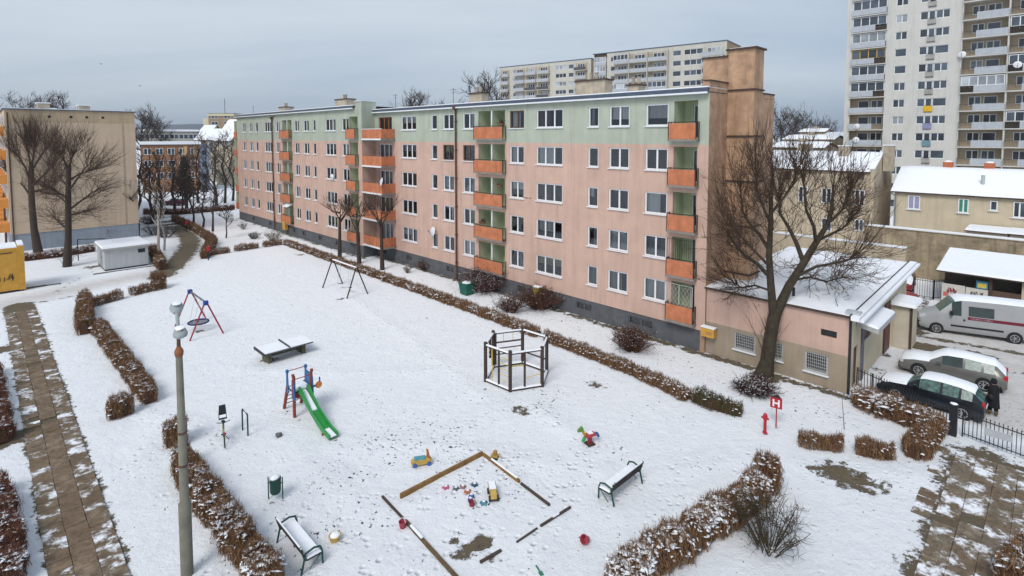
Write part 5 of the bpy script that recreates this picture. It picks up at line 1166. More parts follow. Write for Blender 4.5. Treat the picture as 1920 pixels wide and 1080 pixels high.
def slab_path(name, x0, x1, nx_, y0, y1, ny_, mfun, label, keep=None, along='x'):
    o = bpy.data.objects.new(name, None); col.objects.link(o); o.location = L(0, 0, 0); o.rotation_euler = (0, 0, ANG); tag(o, label, None, None, 'structure')
    a, b_ = (x1 - x0) / nx_, (y1 - y0) / ny_
    for i in range(nx_):
        for j in range(ny_):
            if keep and not keep(i, j): continue
            m_ = mfun(i, j); me_ = cached(('slab', name, m_.name), lambda: slab_mesh(a, b_, m_))
            s_ = inst('slab', me_, o, (x0 + i * a + rng.uniform(-.008, .008), y0 + j * b_ + rng.uniform(-.008, .008), .018 + rng.uniform(-.007, .01)), (R(rng.uniform(-.5, .5)), R(rng.uniform(-.5, .5)), R(rng.uniform(-.5, .5))))
    return o
slab_path('path', -40, -.4, 72, -30.32, -28.52, 3, lambda i, j: SL2 if (j != 1 and rng.random() < .8) else SL1, 'slab path along the left side', lambda i, j: rng.random() > (.06 if j == 0 else .02))
slab_path('path', 11.7, 16.8, 8, -15.6, -2.4, 20, lambda i, j: SL3 if i > 0 else SL2, 'broad slab path at the right with melting snow', lambda i, j: rng.random() > (.5 if i in (0, 7) else .08))

# ------------------------------------------------------------------ kiosk and yellow container
KG = mat('kiosk_grey', (.47, .48, .485), .9, .06, 1.2, .2, 40, streak=.25)
kz = gx(197, 470, -50.45).z
k_ = root('transformer_kiosk', -50.45, -22.8, 0, 'small grey utility kiosk with flat snow roof beside the lane', 'kiosk')
MB().box(-4.6, 0, .22, 0, 3.6, kz).build('wall', KG, k_); MB().box(-4.55, .05, -.05, -.05, 3.55, .22).build('plinth', STEEL, k_)
rf = MB().box(-4.8, -.18, kz, .18, 3.78, kz + .2).build('roof', mat('kiosk_fascia', (.40, .39, .37), .9, .1), k_); MB().hexa([(-4.8, -.18, kz + .201), (.18, -.18, kz + .201), (.18, 3.78, kz + .201), (-4.8, 3.78, kz + .201)], [(-4.7, -.1, kz + .36), (.1, -.1, kz + .36), (.1, 3.7, kz + .36), (-4.7, 3.7, kz + .36)]).build('snow_cover', SNOW, rf)
MB().box(.002, 2.75, kz - .6, .02, 3.35, kz - .22).build('vent_grille', STEEL, k_)
dr = MB().box(-2.9, -.03, .22, -1.3, -.002, kz - .25).build('door', mat('kiosk_door', (.28, .29, .30), .6, .1), k_); MB().box(-1.5, -.06, 1.15, -1.42, -.03, 1.3).build('handle', STEEL, dr)
yc = root('metal_container', -47.3, -28.75, 0, 'yellow metal container with scribbles at the left picture edge', 'container')
yz = gx(47, 462, -47.3).z
MB().box(-2.6, -3.2, .18, 0, -.42, yz).build('body', YEL, yc)
MB().box(-2.62, -.42, .14, .06, 0, yz + .12).build('end_frame', YEL, yc)
MB().box(-2.5, -3.15, -.02, -.05, -.1, .18).build('skid', STEEL, yc); MB().box(0, -3.2, yz - .2, .05, -.42, yz - .05).build('top_rail', YEL, yc)
MB().box(0, -2.1, yz - .46, .02, -.75, yz - .38).build('slot', STEEL, yc)
MB().hexa([(-2.6, -3.2, yz + .001), (0, -3.2, yz + .001), (0, -.43, yz + .001), (-2.6, -.43, yz + .001)], [(-2.5, -3.2, yz + .15), (-.08, -3.2, yz + .15), (-.08, -.48, yz + .13), (-2.5, -.48, yz + .13)]).build('snow_cover', SNOW, yc)
MB().box(-2.6, -.40, yz + .121, .04, -.02, yz + .24).build('snow_cover', SNOW, yc)
t_ = scrawl(yc, -2.6, -.6, 1.0, 1.75, 0, STEEL, 12, 8, .028); t_.rotation_euler = (0, 0, R(90)); t_.location = (.012, -.1, 0)
wl = root('scrap_plank', *G(62, 540), 'dark plank lying in snow beside the yellow container', 'plank'); MB().box(-.25, -.7, .0, .1, .9, .09).box(-.1, .9, .02, .02, 1.9, .08).build('board', mat('old_plank', (.11, .09, .07), .9, .3), wl)
kc = root('kerb_stone', *G(245, 505), 'dark kerb edge in front of the grey kiosk', 'kerb'); MB().box(-.12, -3.0, 0, .12, 3.2, .1).build('kerb_body', mat('old_plank', (.11, .09, .07)), kc); MB().box(-.13, -3.0, .1, .08, 3.2, .13).build('snow_cover', SNOW, kc)
pp = root('steel_post', *G(147, 489), 'thin steel frame post between trees and kiosk', 'post'); MB().bar((0, 0, 0), (0, 0, 2.3), .045).bar((0, 0, 2.3), (1.5, 2.2, 2.3), .04).build('post_tube', STEEL, pp)

# ------------------------------------------------------------------ street lamp in the foreground
CONC = mat('lamp_concrete', (.205, .195, .155), .9, .2, 2.5, .6, 50, streak=.4)
Yl = 15.7; pb = depth(340, 780, Yl)
lp = bpy.data.objects.new('street_lamp', None); col.objects.link(lp); lp.location = (pb.x, Yl, 0); lp.rotation_euler = (0, 0, math.atan2(-pb.x, Yl)); tag(lp, 'tall concrete lamp post with two grey lamp heads in the foreground', 'street lamp')
zt = depth(341, 655, Yl).z
MB().lathe([(.17, -.1), (.17, depth(341, 940, Yl).z - .05), (.128, depth(341, 940, Yl).z), (.088, zt)], 14).build('pole', CONC, lp, 40)
MB().lathe([(.105, zt - .2), (.125, zt - .08), (.11, zt - .02), (.05, zt + .1)], 12).build('rusty_collar', mat('rust_orange', (.26, .105, .05), .9, .2, 8), lp)
for zz_ in (3.4, 4.4): MB().lathe([(.135, zz_), (.135, zz_ + .05)], 12).build('clamp_band', RUST, lp)
zh = depth(341, 610, Yl).z
MB().tube([(0, 0, zt + .05), (0, 0, zh)], [.055, .04], 8).build('mast_tube', RUST, lp)
LH = mat('lamp_head', (.30, .33, .335), .5, .08, 6)
for (dx_, dy_, z_, sc, tl) in ((.05, -.42, zh - .02, 1.0, -8), (-.02, .48, zh + .28, 1.05, 12)):
    s_ = 1 if dy_ < 0 else -1
    arm = MB().tube([(0, 0, zh - .06), (dx_ * .4, dy_ * .35, z_ - .02), (dx_, dy_ * .7, z_)], .05, 8).build('lamp_arm', LH, lp)
    hd = MB(); secs = [(0, .09, .07), (.14, .15, .11), (.34, .19, .14), (.52, .17, .12), (.64, .07, .06)]
    for (q, wv_, hv) in secs:
        for k in range(12):
            a = 2 * math.pi * k / 12; hd.v.append((dx_ + wv_ * math.cos(a), dy_ * .6 - s_ * (q - .0), z_ + hv * math.sin(a) * (1.0 if math.sin(a) > 0 else .45) + q * math.tan(R(tl))))
    for i in range(len(secs) - 1):
        for k in range(12): k2 = (k + 1) % 12; hd.f.append((i*12+k, i*12+k2, (i+1)*12+k2, (i+1)*12+k))
    hd.f.append(tuple(range(12))); hd.f.append(tuple(range(48, 60))); ho = hd.build('lamp_head', LH, lp, 50)
    MB().box(dx_ - .11, dy_ * .6 - s_ * .5, z_ - .09 + .2 * math.tan(R(tl)), dx_ + .11, dy_ * .6 - s_ * .18, z_ - .03).build('lens', mat('lens', (.5, .5, .47), .3), ho)
    if s_ < 0: pass
    MB().blob((dx_, dy_ * .6 - s_ * .32, z_ + .15 + .3 * math.tan(R(tl))), .13, .22, .035).build('snow_cover', SNOW, ho, 60)
# lamp by the beige block
p = G(12, 458); l2_ = root('street_lamp', p.x, p.y, 0, 'brown lamp post with snowy head at the left corner of the beige block', 'street lamp')
MB().tube([(0, 0, 0), (0, 0, 6.3), (.5, .6, 6.5)], [.12, .09, .06], 8).build('pole', RUST, l2_); hd = MB().blob((.9, 1.0, 6.5), .75, .5, .16).build('lamp_head', GREY, l2_, 60); MB().blob((.9, 1.0, 6.65), .7, .48, .1).build('snow_cover', SNOW, hd, 60)

# ------------------------------------------------------------------ playground
WOOD = mat('dark_timber', (.062, .043, .036), .85, .25, 5, .4, 40); YROD = mat('yellow_rod', (.60, .42, .05), .5, .1); DG = mat('dark_green_paint', (.015, .065, .05), .45, .12, 5)
GRN = mat('slide_green', (.03, .27, .06), .4, .1, 4); BLU = mat('play_blue', (.02, .13, .33), .45, .08, 4); REDP = mat('play_red', (.30, .035, .04), .5, .12, 4); POST = mat('red_brown_post', (.24, .055, .035), .6, .18, 5)
def snow_log(mb, p, q, r):                                     # a low ridge of snow along a bar
    p, q = Vector(p), Vector(q); t = (q - p).normalized(); a = t.cross(Vector((0, 0, 1))).normalized() * r * .85; u = Vector((0, 0, r * .75)); t = t * .03; p = p + t; q = q - t
    return mb.hexa([p - a + u * .5, q - a + u * .5, q + a + u * .5, p + a + u * .5], [p - a * .6 + u * 1.75, q - a * .6 + u * 1.75, q + a * .6 + u * 1.75, p + a * .6 + u * 1.75])
# climbing frame
c0 = loc(Vector((.26, 29.25, 0))); cf = root('climbing_frame', c0.x, c0.y, 0, 'hexagonal dark timber climbing frame with snowy top rails', 'climbing frame', R(45.44))
HV = [Vector((1.78 * math.cos(R(258.5 + 60 * i)), 1.78 * math.sin(R(258.5 + 60 * i)), 0)) for i in range(6)]; UZ = lambda z: Vector((0, 0, z)); HT = 2.05
for i in range(6):
    a, b_ = HV[i], HV[(i + 1) % 6]; MB().tube([a, a + UZ(HT + .12)], .10, 10).build('post', WOOD, cf, 50)
    o = MB().tube([a + UZ(HT - .05), b_ + UZ(HT - .05)], .065, 8).build('top_rail', WOOD, cf); snow_log(MB(), a + UZ(HT - .05), b_ + UZ(HT - .05), .065).build('snow_cover', SNOW, o)
    o = MB().tube([a + UZ(.08), b_ + UZ(.08)], .08, 8).build('base_rail', WOOD, cf); snow_log(MB(), a + UZ(.08), b_ + UZ(.08), .08).build('snow_cover', SNOW, o)
def edge(i, f, z): return HV[i].lerp(HV[(i + 1) % 6], f) + UZ(z)
for i, f in ((5, .55), (0, .45), (1, .08), (3, .92)): MB().tube([edge(i, f, 0), edge(i, f, HT)], .06, 8).build('post', WOOD, cf)
for z in (.45, .75, 1.05, 1.35, 1.65): MB().bar(edge(5, .58, z), edge(5, .97, z), .017).build('rung', YROD, cf)
MB().bar(edge(5, .28, .1), edge(5, .28, HT), .022).build('climbing_pole', YROD, cf)
for z in (1.45,): MB().tube([edge(3, 0, z), edge(3, 1, z)], .05, 8).build('mid_rail', WOOD, cf)
for f in (.33, .66): MB().bar(edge(3, f, 1.45), edge(3, f, HT), .018).build('rod', YROD, cf)
for z in (.75, 1.1): MB().tube([edge(3, 0, z), edge(3, 1, z)], .035, 8).build('mid_rail', WOOD, cf)
MB().tube([edge(2, 0, .75), edge(2, 1, .75)], .045, 8).build('mid_rail', WOOD, cf)
MB().bar(edge(0, .02, .95) + Vector((0, .9, 0)), edge(0, .45, 1.0) + Vector((0, .7, 0)), .03).build('trapeze_bar', YROD, cf); MB().bar(edge(0, .5, .62), edge(0, .95, .72), .02).build('rung', YROD, cf)
for z in (1.15, 1.4, 1.6): MB().bar(edge(4, .3, z), edge(4, .55, z - .03), .03).build('ladder_grip', YROD, cf)
MB().tube([edge(4, .42, .9), edge(4, .42, HT)], .07, 8).build('ladder_board', WOOD, cf)
# slide tower, local x towards the exit
s_ = root('playground_slide', -10.45, -20.7, 0, 'green slide with blue panels and red posts in the playground', 'slide')
for (x, y, x2) in ((.45, -.42, .45), (.45, .42, .45)): MB().tube([(x, y, 0), (x2, y, 1.95)], .075, 10).build('post', POST, s_)
for y in (-.42, .42): MB().tube([(-.75, y, 0), (-.28, y, 1.25)], .075, 10).build('post', POST, s_)
for k in range(5): z = .25 + k * .22; MB().bar((-.75 + .47 * z / 1.25, -.42, z), (-.75 + .47 * z / 1.25, .42, z), .02).build('rung', STEEL, s_)
MB().box(-.32, -.40, 1.1, .46, .40, 1.17).build('platform', WOOD, s_); MB().box(-.30, -.38, 1.17, .40, .38, 1.24).build('snow_cover', SNOW, s_)
for y in (-.47, .43):
    MB().hexa([(-.36, y, .95), (-.36, y + .04, .95), (-.30, y + .04, 1.95), (-.30, y, 1.95)], [(-.1, y, .95), (-.1, y + .04, .95), (-.16, y + .04, 1.9), (-.16, y, 1.9)]).build('side_panel', BLU, s_)
    MB().hexa([(.28, y, .85), (.28, y + .04, .85), (.30, y + .04, 1.75), (.30, y, 1.75)], [(.62, y, .85), (.62, y + .04, .85), (.55, y + .04, 1.72), (.55, y, 1.72)]).build('side_panel', BLU, s_)
    MB().lathe([(.09, -.03), (.09, .07)], 12, (-.22, y, 2.0), 'y').build('panel_knob', BLU, s_); MB().lathe([(.08, -.03), (.08, .07)], 12, (.45, y, 2.0), 'y').build('post_cap', POST, s_)
MB().box(-.1, .43, .9, .28, .46, 1.85).build('side_panel', BLU, s_)
MB().bar((-.22, -.45, 2.0), (-.22, .45, 2.0), .022).build('hand_rail', REDP, s_); MB().bar((.45, -.45, 1.8), (.45, .45, 1.8), .022).build('hand_rail', REDP, s_)
MB().lathe([(.24, -.02), (.24, .02)], 14, (.2, -.1, .95), 'x').build('red_disc', REDP, s_)
MB().lathe([(.17, -.02), (.17, .02)], 12, (.6, .72, 1.25), 'x').build('orange_flower', mat('orange_toy', (.62, .22, .05), .5), s_); MB().box(.58, .46, 1.2, .62, .62, 1.3).box(.58, .74, 1.36, .62, .8, 1.62).build('flower_stem', BLU, s_)
prof = [(.48, 1.14), (.75, 1.08), (1.05, .93), (1.7, .62), (2.4, .34), (2.9, .19), (3.55, .12)]
bed = MB()
for x, z in prof: bed.v += [(x, -.165, z), (x, .165, z), (x, .165, z - .04), (x, -.165, z - .04)]
for i in range(len(prof) - 1):
    for k in range(4): k2 = (k + 1) % 4; bed.f.append((i*4+k, i*4+k2, (i+1)*4+k2, (i+1)*4+k))
bed.build('slide_bed', GRN, s_)
for y in (-.225, .165):
    sw = MB()
    for i, (x, z) in enumerate(prof): hh = .34 if i in (1,) else (.26 if i in (0, 2) else .15); sw.v += [(x, y, z - .06), (x, y + .06, z - .06), (x, y + .06, z + hh), (x, y, z + hh)]
    for i in range(len(prof) - 1):
        for k in range(4): k2 = (k + 1) % 4; sw.f.append((i*4+k, i*4+k2, (i+1)*4+k2, (i+1)*4+k))
    sw.f += [(0, 1, 2, 3), (24, 25, 26, 27)]; sw.build('slide_side', GRN, s_)
for a, b_ in ((0, 3), (5, 6)):
    sn = MB()
    for i in range(a, b_):
        (x0, z0), (x1, z1) = prof[i], prof[i+1]; sn.hexa([(x0, -.15, z0 + .003), (x1, -.15, z1 + .003), (x1, .15, z1 + .003), (x0, .15, z0 + .003)], [(x0, -.12, z0 + .05), (x1, -.12, z1 + .05), (x1, .12, z1 + .05), (x0, .12, z0 + .05)])
    sn.build('snow_cover', SNOW, s_)
MB().bar((2.9, -.2, .1), (2.9, -.2, -.02), .05).bar((2.9, .2, .1), (2.9, .2, -.02), .05).build('support', POST, s_)
# nest swing
s_ = root('nest_swing', -24.3, -20.95, 0, 'red framed swing with round net seat behind the lamp head', 'swing')
def aframe(par, x, hw, h, m, rad=.05, splay=0.0):
    for y in (-hw, hw): MB().tube([(x + splay, y, 0), (x, y * .06, h)], rad, 8).build('leg', m, par)
for x, sp2 in ((0, .0), (-3.7, .0)):
    aframe(s_, x, 1.0, 2.3, mat('swing_red', (.33, .03, .055), .45, .08), .05)
    MB().box(x - .14, -.13, 2.16, x + .14, .13, 2.42).build('corner_bracket', mat('swing_blue', (.02, .05, .26), .45), s_)
MB().tube([(-3.7, 0, 2.32), (0, 0, 2.32)], .055, 8).build('beam', mat('swing_steel', (.12, .17, .20), .4, .1, metal=.5), s_)
rg_ = MB(); nn_ = 28
for k in range(nn_):
    a0, a1 = 2 * math.pi * k / nn_, 2 * math.pi * (k + 1) / nn_; rg_.tube([(-1.85 + .62 * math.cos(a0), .62 * math.sin(a0), .55), (-1.85 + .62 * math.cos(a1), .62 * math.sin(a1), .55)], .055, 6, False)
so_ = rg_.build('seat_ring', mat('rope_blue', (.025, .04, .10), .7, .2), s_); nt_ = MB()
for k in range(-4, 5): d_ = k * .13; e_ = math.sqrt(max(.01, .36 - d_ * d_)); nt_.bar((-1.85 + d_, -e_, .53), (-1.85 + d_, e_, .53), .014, 4).bar((-1.85 - e_, d_, .53), (-1.85 + e_, d_, .53), .014, 4)
nt_.build('seat_net', mat('rope_blue', (.025, .04, .10)), so_)
for a in (45, 135, 225, 315): MB().bar((-1.85 + .6 * math.cos(R(a)), .6 * math.sin(R(a)), .57), (-1.85 + (.55 if math.cos(R(a)) > 0 else -.55), 0, 2.3), .012, 4).build('chain', GREY, s_)
# old swing
s_ = root('swing_frame', -27.9, -9.25, 0, 'dark swing frame with hanging seats near the long hedge', 'swing')
for x, sg2 in ((-2.1, -.25), (2.1, .25)): aframe(s_, x, .95, 2.35, STEEL, .055, sg2 * .4)
bm2 = MB().tube([(-2.1, 0, 2.35), (2.1, 0, 2.35)], .06, 8).build('beam', mat('old_red', (.28, .10, .08), .7, .2), s_); snow_log(MB(), (-2.1, 0, 2.35), (2.1, 0, 2.35), .07).build('snow_cover', SNOW, bm2)
for x in (-.9, .9):
    st = MB().box(x - .22, -.1, .48, x + .22, .1, .53).build('swing_seat', STEEL, s_)
    for q in (-.2, .2): MB().bar((x + q, 0, .53), (x + q, 0, 2.3), .012, 4).build('chain', GREY, s_)
    MB().box(x - .2, -.08, .531, x + .2, .08, .56).build('snow_cover', SNOW, st)
# concrete table-tennis table
s_ = root('table_tennis_table', -17.55, -18.55, 0, 'concrete table tennis table under snow with dark net bar', 'table')
CT = mat('mossy_concrete', (.12, .115, .075), .95, .35, 3, .5, 30)
s_.scale = (.84, .9, .9)
tp = MB().box(-.92, -1.6, .70, .92, 1.6, .76).build('table_top', mat('table_edge', (.085, .085, .09), .8, .2), s_)
MB().box(-.90, -1.58, .761, .86, 1.58, .80).build('snow_cover', SNOW, tp)
for y in (-1.15, 1.1): MB().box(-.55, y - .12, 0, .55, y + .12, .68).build('leg', CT, s_)
MB().box(-.12, -1.03, .25, .12, .98, .5).build('stretcher', CT, s_)
MB().box(-1.05, -.015, .80, .95, .015, .92).build('net', STEEL, s_); MB().box(-.97, -1.66, .67, .93, -1.60, .84).build('end_strip', STEEL, s_)
# benches
def bench(x, y, rot, label):
    s_ = root('park_bench', x, y, 0, label, 'bench', rot, 'benches by the sandbox')   # local x along the bench, y towards the front
    for sx in (-.93, .93):
        lg = MB().tube([(sx, .32, 0), (sx, .30, .45), (sx, .24, .60), (sx, .05, .66), (sx, -.22, .60), (sx, -.26, .42), (sx, -.36, 0)], .032, 8).build('leg', DG, s_, 60)
        MB().bar((sx, .30, .36), (sx, -.27, .40), .025).bar((sx, .25, .36), (sx, -.1, .05), .015).bar((sx, -.24, .40), (sx, -.38, .88), .028).build('brace', DG, lg)
    SLT = mat('bench_slat', (.045, .032, .028), .8, .25, 6)
    for i in range(4): MB().box(-1.0, -.2 + i * .125, .40, 1.0, -.10 + i * .125, .435).build('seat_slat', SLT, s_)
    for i in range(2): yy = -.30 - .05 * i; z = .56 + i * .17; b0_ = MB().hexa([(-1.0, yy, z), (1.0, yy, z), (1.0, yy + .035, z), (-1.0, yy + .035, z)], [(-1.0, yy - .03, z + .11), (1.0, yy - .03, z + .11), (1.0, yy + .005, z + .11), (-1.0, yy + .005, z + .11)]).build('back_slat', SLT, s_)
    MB().hexa([(-.97, -.19, .436), (.97, -.19, .436), (.97, .27, .436), (-.97, .27, .436)], [(-.93, -.16, .50), (.93, -.16, .50), (.93, .24, .49), (-.93, .24, .49)]).build('snow_cover', SNOW, s_)
    MB().box(-.98, -.385, .843, .98, -.35, .875).build('snow_cover', SNOW, s_)
bench(3.85, -14.65, R(90), 'green framed bench right of the sandbox, slatted back to the camera')
bench(-1.55, -24.5, 0, 'snow covered green framed bench near the bottom edge by the hedge')
# litter bin
p = G(517, 935); s_ = root('litter_bin', p.x, p.y, 0, 'green hanging litter bin on two posts near the hedge', 'bin', R(45))
for q in (-.26, .26): MB().bar((q, 0, 0), (q, 0, .82), .022).build('post', DG, s_)
bb_ = MB().lathe([(.15, .22), (.19, .30), (.20, .78), (.185, .78), (.17, .40)], 16).build('basket', DG, s_, 40); MB().blob((0, 0, .80), .18, .18, .07).build('snow_cover', SNOW, bb_, 60); MB().bar((-.26, 0, .6), (.26, 0, .6), .018).build('pivot', STEEL, s_)
# inverted U bar
p0, p1 = G(455, 806), G(465, 817); s_ = root('bar_hoop', p0.x, p0.y, 0, 'dark inverted U shaped metal bar beside the small bicycle', 'metal bar')
q = p1 - p0; MB().tube([(0, 0, 0), (0, 0, .92), (q.x * .06, q.y * .06, .97), (q.x * .94, q.y * .94, .97), (q.x, q.y, .92), (q.x, q.y, 0)], .035, 8).build('hoop_tube', DG, s_, 60)
# bicycle with child seat
p = G(420, 828); bk = root('bicycle', p.x, p.y, 0, 'small dark bicycle with child seat standing in snow near the hoop bar', 'bicycle', R(-14))
def ring(mb, c, r, tr, n=24):
    for k in range(n):
        a0, a1 = 2 * math.pi * k / n, 2 * math.pi * (k + 1) / n; mb.tube([(c[0] + r * math.cos(a0), c[1], c[2] + r * math.sin(a0)), (c[0] + r * math.cos(a1), c[1], c[2] + r * math.sin(a1))], tr, 6, False)
    return mb
for x in (-.48, .5):
    wh = ring(MB(), (x, 0, .32), .30, .022).build('wheel', STEEL, bk); rm = MB()
    for k in range(8): a = R(k * 45); rm.bar((x, 0, .32), (x + .28 * math.cos(a), 0, .32 + .28 * math.sin(a)), .006, 4)
    rm.build('spokes', GREY, wh); 
BKY = mat('bike_yellow_green', (.35, .36, .04), .45, .15, 9)
MB().tube([(-.48, 0, .32), (-.08, 0, .3), (.36, 0, .72)], .025).tube([(-.08, 0, .3), (-.2, 0, .78)], .025).tube([(-.2, 0, .66), (.36, 0, .72), (.5, 0, .32)], .022).build('frame', BKY, bk)
hb_ = MB().tube([(.36, 0, .7), (.32, 0, .98)], .02).tube([(.26, -.26, 1.02), (.32, 0, .98), (.26, .26, 1.02)], .018).build('handlebar', STEEL, bk); MB().blob((-.2, 0, .82), .13, .08, .04).build('saddle', STEEL, bk, 60)
cs_ = MB().hexa([(-.72, -.16, .82), (-.42, -.16, .80), (-.42, .16, .80), (-.72, .16, .82)], [(-.74, -.16, .86), (-.42, -.16, .84), (-.42, .16, .84), (-.74, .16, .86)]).hexa([(-.80, -.16, .84), (-.74, -.16, .84), (-.74, .16, .84), (-.80, .16, .84)], [(-.90, -.13, 1.25), (-.86, -.13, 1.25), (-.86, .13, 1.25), (-.90, .13, 1.25)]).build('child_seat', STEEL, bk); MB().box(-.70, -.13, .861, -.45, .13, .89).build('snow_cover', SNOW, bk)
MB().bar((-.05, .02, .3), (-.1, .2, .0), .014).build('kickstand', STEEL, bk); MB().box(-.12, -.1, .28, -.04, .1, .31).build('pedals', STEEL, bk); MB().box(.48, -.03, .64, .7, .03, .66).build('mudguard', REDP, bk)
# spring rider
p = G(1106, 832); s_ = root('spring_rider', p.x, p.y, 0, 'colourful spring horse with red coil right of the thawed spots', 'play horse', R(-155 + 45)); s_.scale = (.72, .72, .72)
cl = []
for k in range(61): a = k * .62; cl.append((.13 * math.cos(a), .13 * math.sin(a), .05 + .42 * k / 60))
MB().tube(cl, .022, 6).build('spring', mat('spring_red', (.33, .04, .05), .45), s_)
RR = mat('rider_red', (.45, .05, .06), .45); 
def slab_poly(poly, y0, y1, m, nm, par):
    return MB().hexa([(x, y0, z) for x, z in poly], [(x, y1, z) for x, z in poly]).build(nm, m, par)
slab_poly([(-.42, .48), (.30, .46), (.36, .62), (.1, .66), (-.30, .66)], -.14, .14, RR, 'body', s_)
slab_poly([(.22, .50), (.40, .56), (.66, .98), (.52, 1.06), (.30, .74)], -.05, .05, mat('rider_neck', (.36, .26, .04), .45), 'neck', s_)
slab_poly([(.50, .92), (.84, .90), (.86, 1.02), (.70, 1.14), (.58, 1.22), (.48, 1.08)], -.06, .06, mat('rider_head', (.10, .24, .05), .45), 'head', s_)
slab_poly([(-.36, .62), (-.56, .58), (-.66, .34), (-.54, .28), (-.42, .46)], -.07, .07, BLU, 'tail', s_); slab_poly([(.30, .50), (.42, .50), (.56, .26), (.44, .22)], -.08, .08, mat('rider_leg', (.05, .28, .08), .45), 'leg', s_)
MB().bar((.48, -.22, .86), (.48, .22, .86), .02).build('handle', YROD, s_); MB().box(-.16, -.13, .662, .14, .13, .70).build('snow_cover', SNOW, s_); MB().box(-.25, -.25, -.02, .25, .25, .05).build('base_plate', WOOD, s_)
# sandbox
sb = root('sandbox', 0, 0, 0, 'square timber sandbox full of snow with toys', 'sandbox')
OCH = mat('ochre_board', (.25, .14, .05), .85, .3, 5, .3, 40, streak=.4); DRK = mat('dark_board', (.07, .05, .04), .85, .25, 4)
def board(a, b_, h, m, w_=.10, z0=0.0, snow=True, part=(0, 1)):
    a, b_ = Vector((*a, 0)), Vector((*b_, 0)); d = (b_ - a).normalized(); n_ = Vector((-d.y, d.x, 0)) * w_ / 2; u0, u1 = Vector((0, 0, z0)), Vector((0, 0, h))
    o = MB().hexa([a - n_ + u0, b_ - n_ + u0, b_ + n_ + u0, a + n_ + u0], [a - n_ + u1, b_ - n_ + u1, b_ + n_ + u1, a + n_ + u1]).build('board', m, sb)
    if snow:
        a2, b2 = a.lerp(b_, part[0]), a.lerp(b_, part[1]); u2 = Vector((0, 0, h + .002)); u3 = Vector((0, 0, h + .045))
        MB().hexa([a2 - n_ * .95 + u2, b2 - n_ * .95 + u2, b2 + n_ * .95 + u2, a2 + n_ * .95 + u2], [a2 - n_ * .6 + u3, b2 - n_ * .6 + u3, b2 + n_ * .6 + u3, a2 + n_ * .6 + u3]).build('snow_cover', SNOW, o)
board((-1.42, -16.88), (-1.5, -20.8), .2, OCH, .08, snow=False); board((-1.40, -16.86), (.9, -17.05), .13, OCH, .08, part=(.25, .95)); board((1.0, -17.06), (2.57, -17.2), .075, DRK, .08, snow=False)
board((-2.05, -21.22), (-.55, -21.33), .07, DRK, .07, snow=False); board((-.35, -21.34), (3.4, -21.65), .09, mat('ochre_dark', (.12, .08, .045), .85, .4, 4), .10, part=(.1, .3)); board((3.16, -16.75), (3.05, -18.2), .06, DRK, .07, part=(.4, .6)); board((3.04, -18.35), (3.0, -19.3), .045, DRK, .06, snow=False); board((2.9, -19.9), (2.8, -20.7), .06, DRK, .08, snow=False)
# toys
def col_(n_, c): g_ = sum(c) / 3; return mat('toy_' + n_, tuple(.8 * v * .85 + .2 * g_ for v in c), .55, .25, 9)
p = G(790, 872); s_ = root('ride_on_toy', p.x, p.y, 0, 'yellow ride-on toy with turquoise seat behind the sandbox', 'toy', R(60))
slab_poly([(-.36, .08), (.36, .10), (.42, .2), (.28, .30), (-.25, .28), (-.42, .2)], -.13, .13, col_('yellow', (.62, .38, .02)), 'body', s_); slab_poly([(.22, .28), (.36, .26), (.28, .62), (.2, .60)], -.04, .04, col_('orange', (.55, .13, .02)), 'handle_post', s_); MB().box(-.28, -.12, .281, .16, .12, .33).build('seat', col_('turquoise', (.05, .35, .42)), s_)
for x in (-.27, .3):
    for y in (-.16, .13): MB().lathe([(.09, 0), (.09, .04)], 12, (x, y, .09), 'y').build('wheel', col_('blue', (.03, .12, .45)), s_)
MB().bar((.22, -.18, .55), (.22, .18, .55), .02).build('handle', col_('yellow', (.62, .38, .02)), s_)
p = G(928, 860); s_ = root('toy_digger', p.x, p.y, 0, 'tiny yellow toy digger at the far corner of the sandbox', 'toy', R(30)); MB().box(-.16, -.1, .05, .12, .1, .17).build('body', col_('yellow', (.62, .38, .02)), s_); MB().box(-.06, -.08, .17, .08, .08, .33).build('cab', col_('amber', (.45, .22, .02)), s_); MB().box(-.18, -.13, 0, .14, -.1, .09).build('track', STEEL, s_); MB().box(-.18, .1, 0, .14, .13, .09).build('track', STEEL, s_); MB().tube([(.1, 0, .16), (.2, 0, .25), (.28, 0, .08)], .02).build('arm', col_('yellow', (.62, .38, .02)), s_)
p = G(924, 932); s_ = root('toy_truck', p.x, p.y, 0, 'big yellow and cream toy truck inside the sandbox', 'toy', R(-35)); s_.scale = (.8, .8, .8); MB().box(-.42, -.15, .12, .42, .15, .18).build('chassis', WOOD, s_); MB().hexa([(-.42, -.15, .18), (.1, -.15, .18), (.1, .15, .18), (-.42, .15, .18)], [(-.5, -.19, .42), (.14, -.19, .42), (.14, .19, .42), (-.5, .19, .42)]).build('tipper', col_('cream', (.48, .34, .20)), s_); MB().hexa([(.14, -.14, .18), (.42, -.14, .18), (.42, .14, .18), (.14, .14, .18)], [(.16, -.13, .48), (.34, -.13, .48), (.34, .13, .48), (.16, .13, .48)]).build('cab', col_('yellow', (.62, .38, .02)), s_); MB().box(-.46, -.15, .421, .1, .15, .46).build('snow_cover', SNOW, s_)
for x in (-.28, .28):
    for y in (-.22, .16): MB().lathe([(.13, 0), (.13, .07)], 12, (x, y, .13), 'y').build('wheel', STEEL, s_)
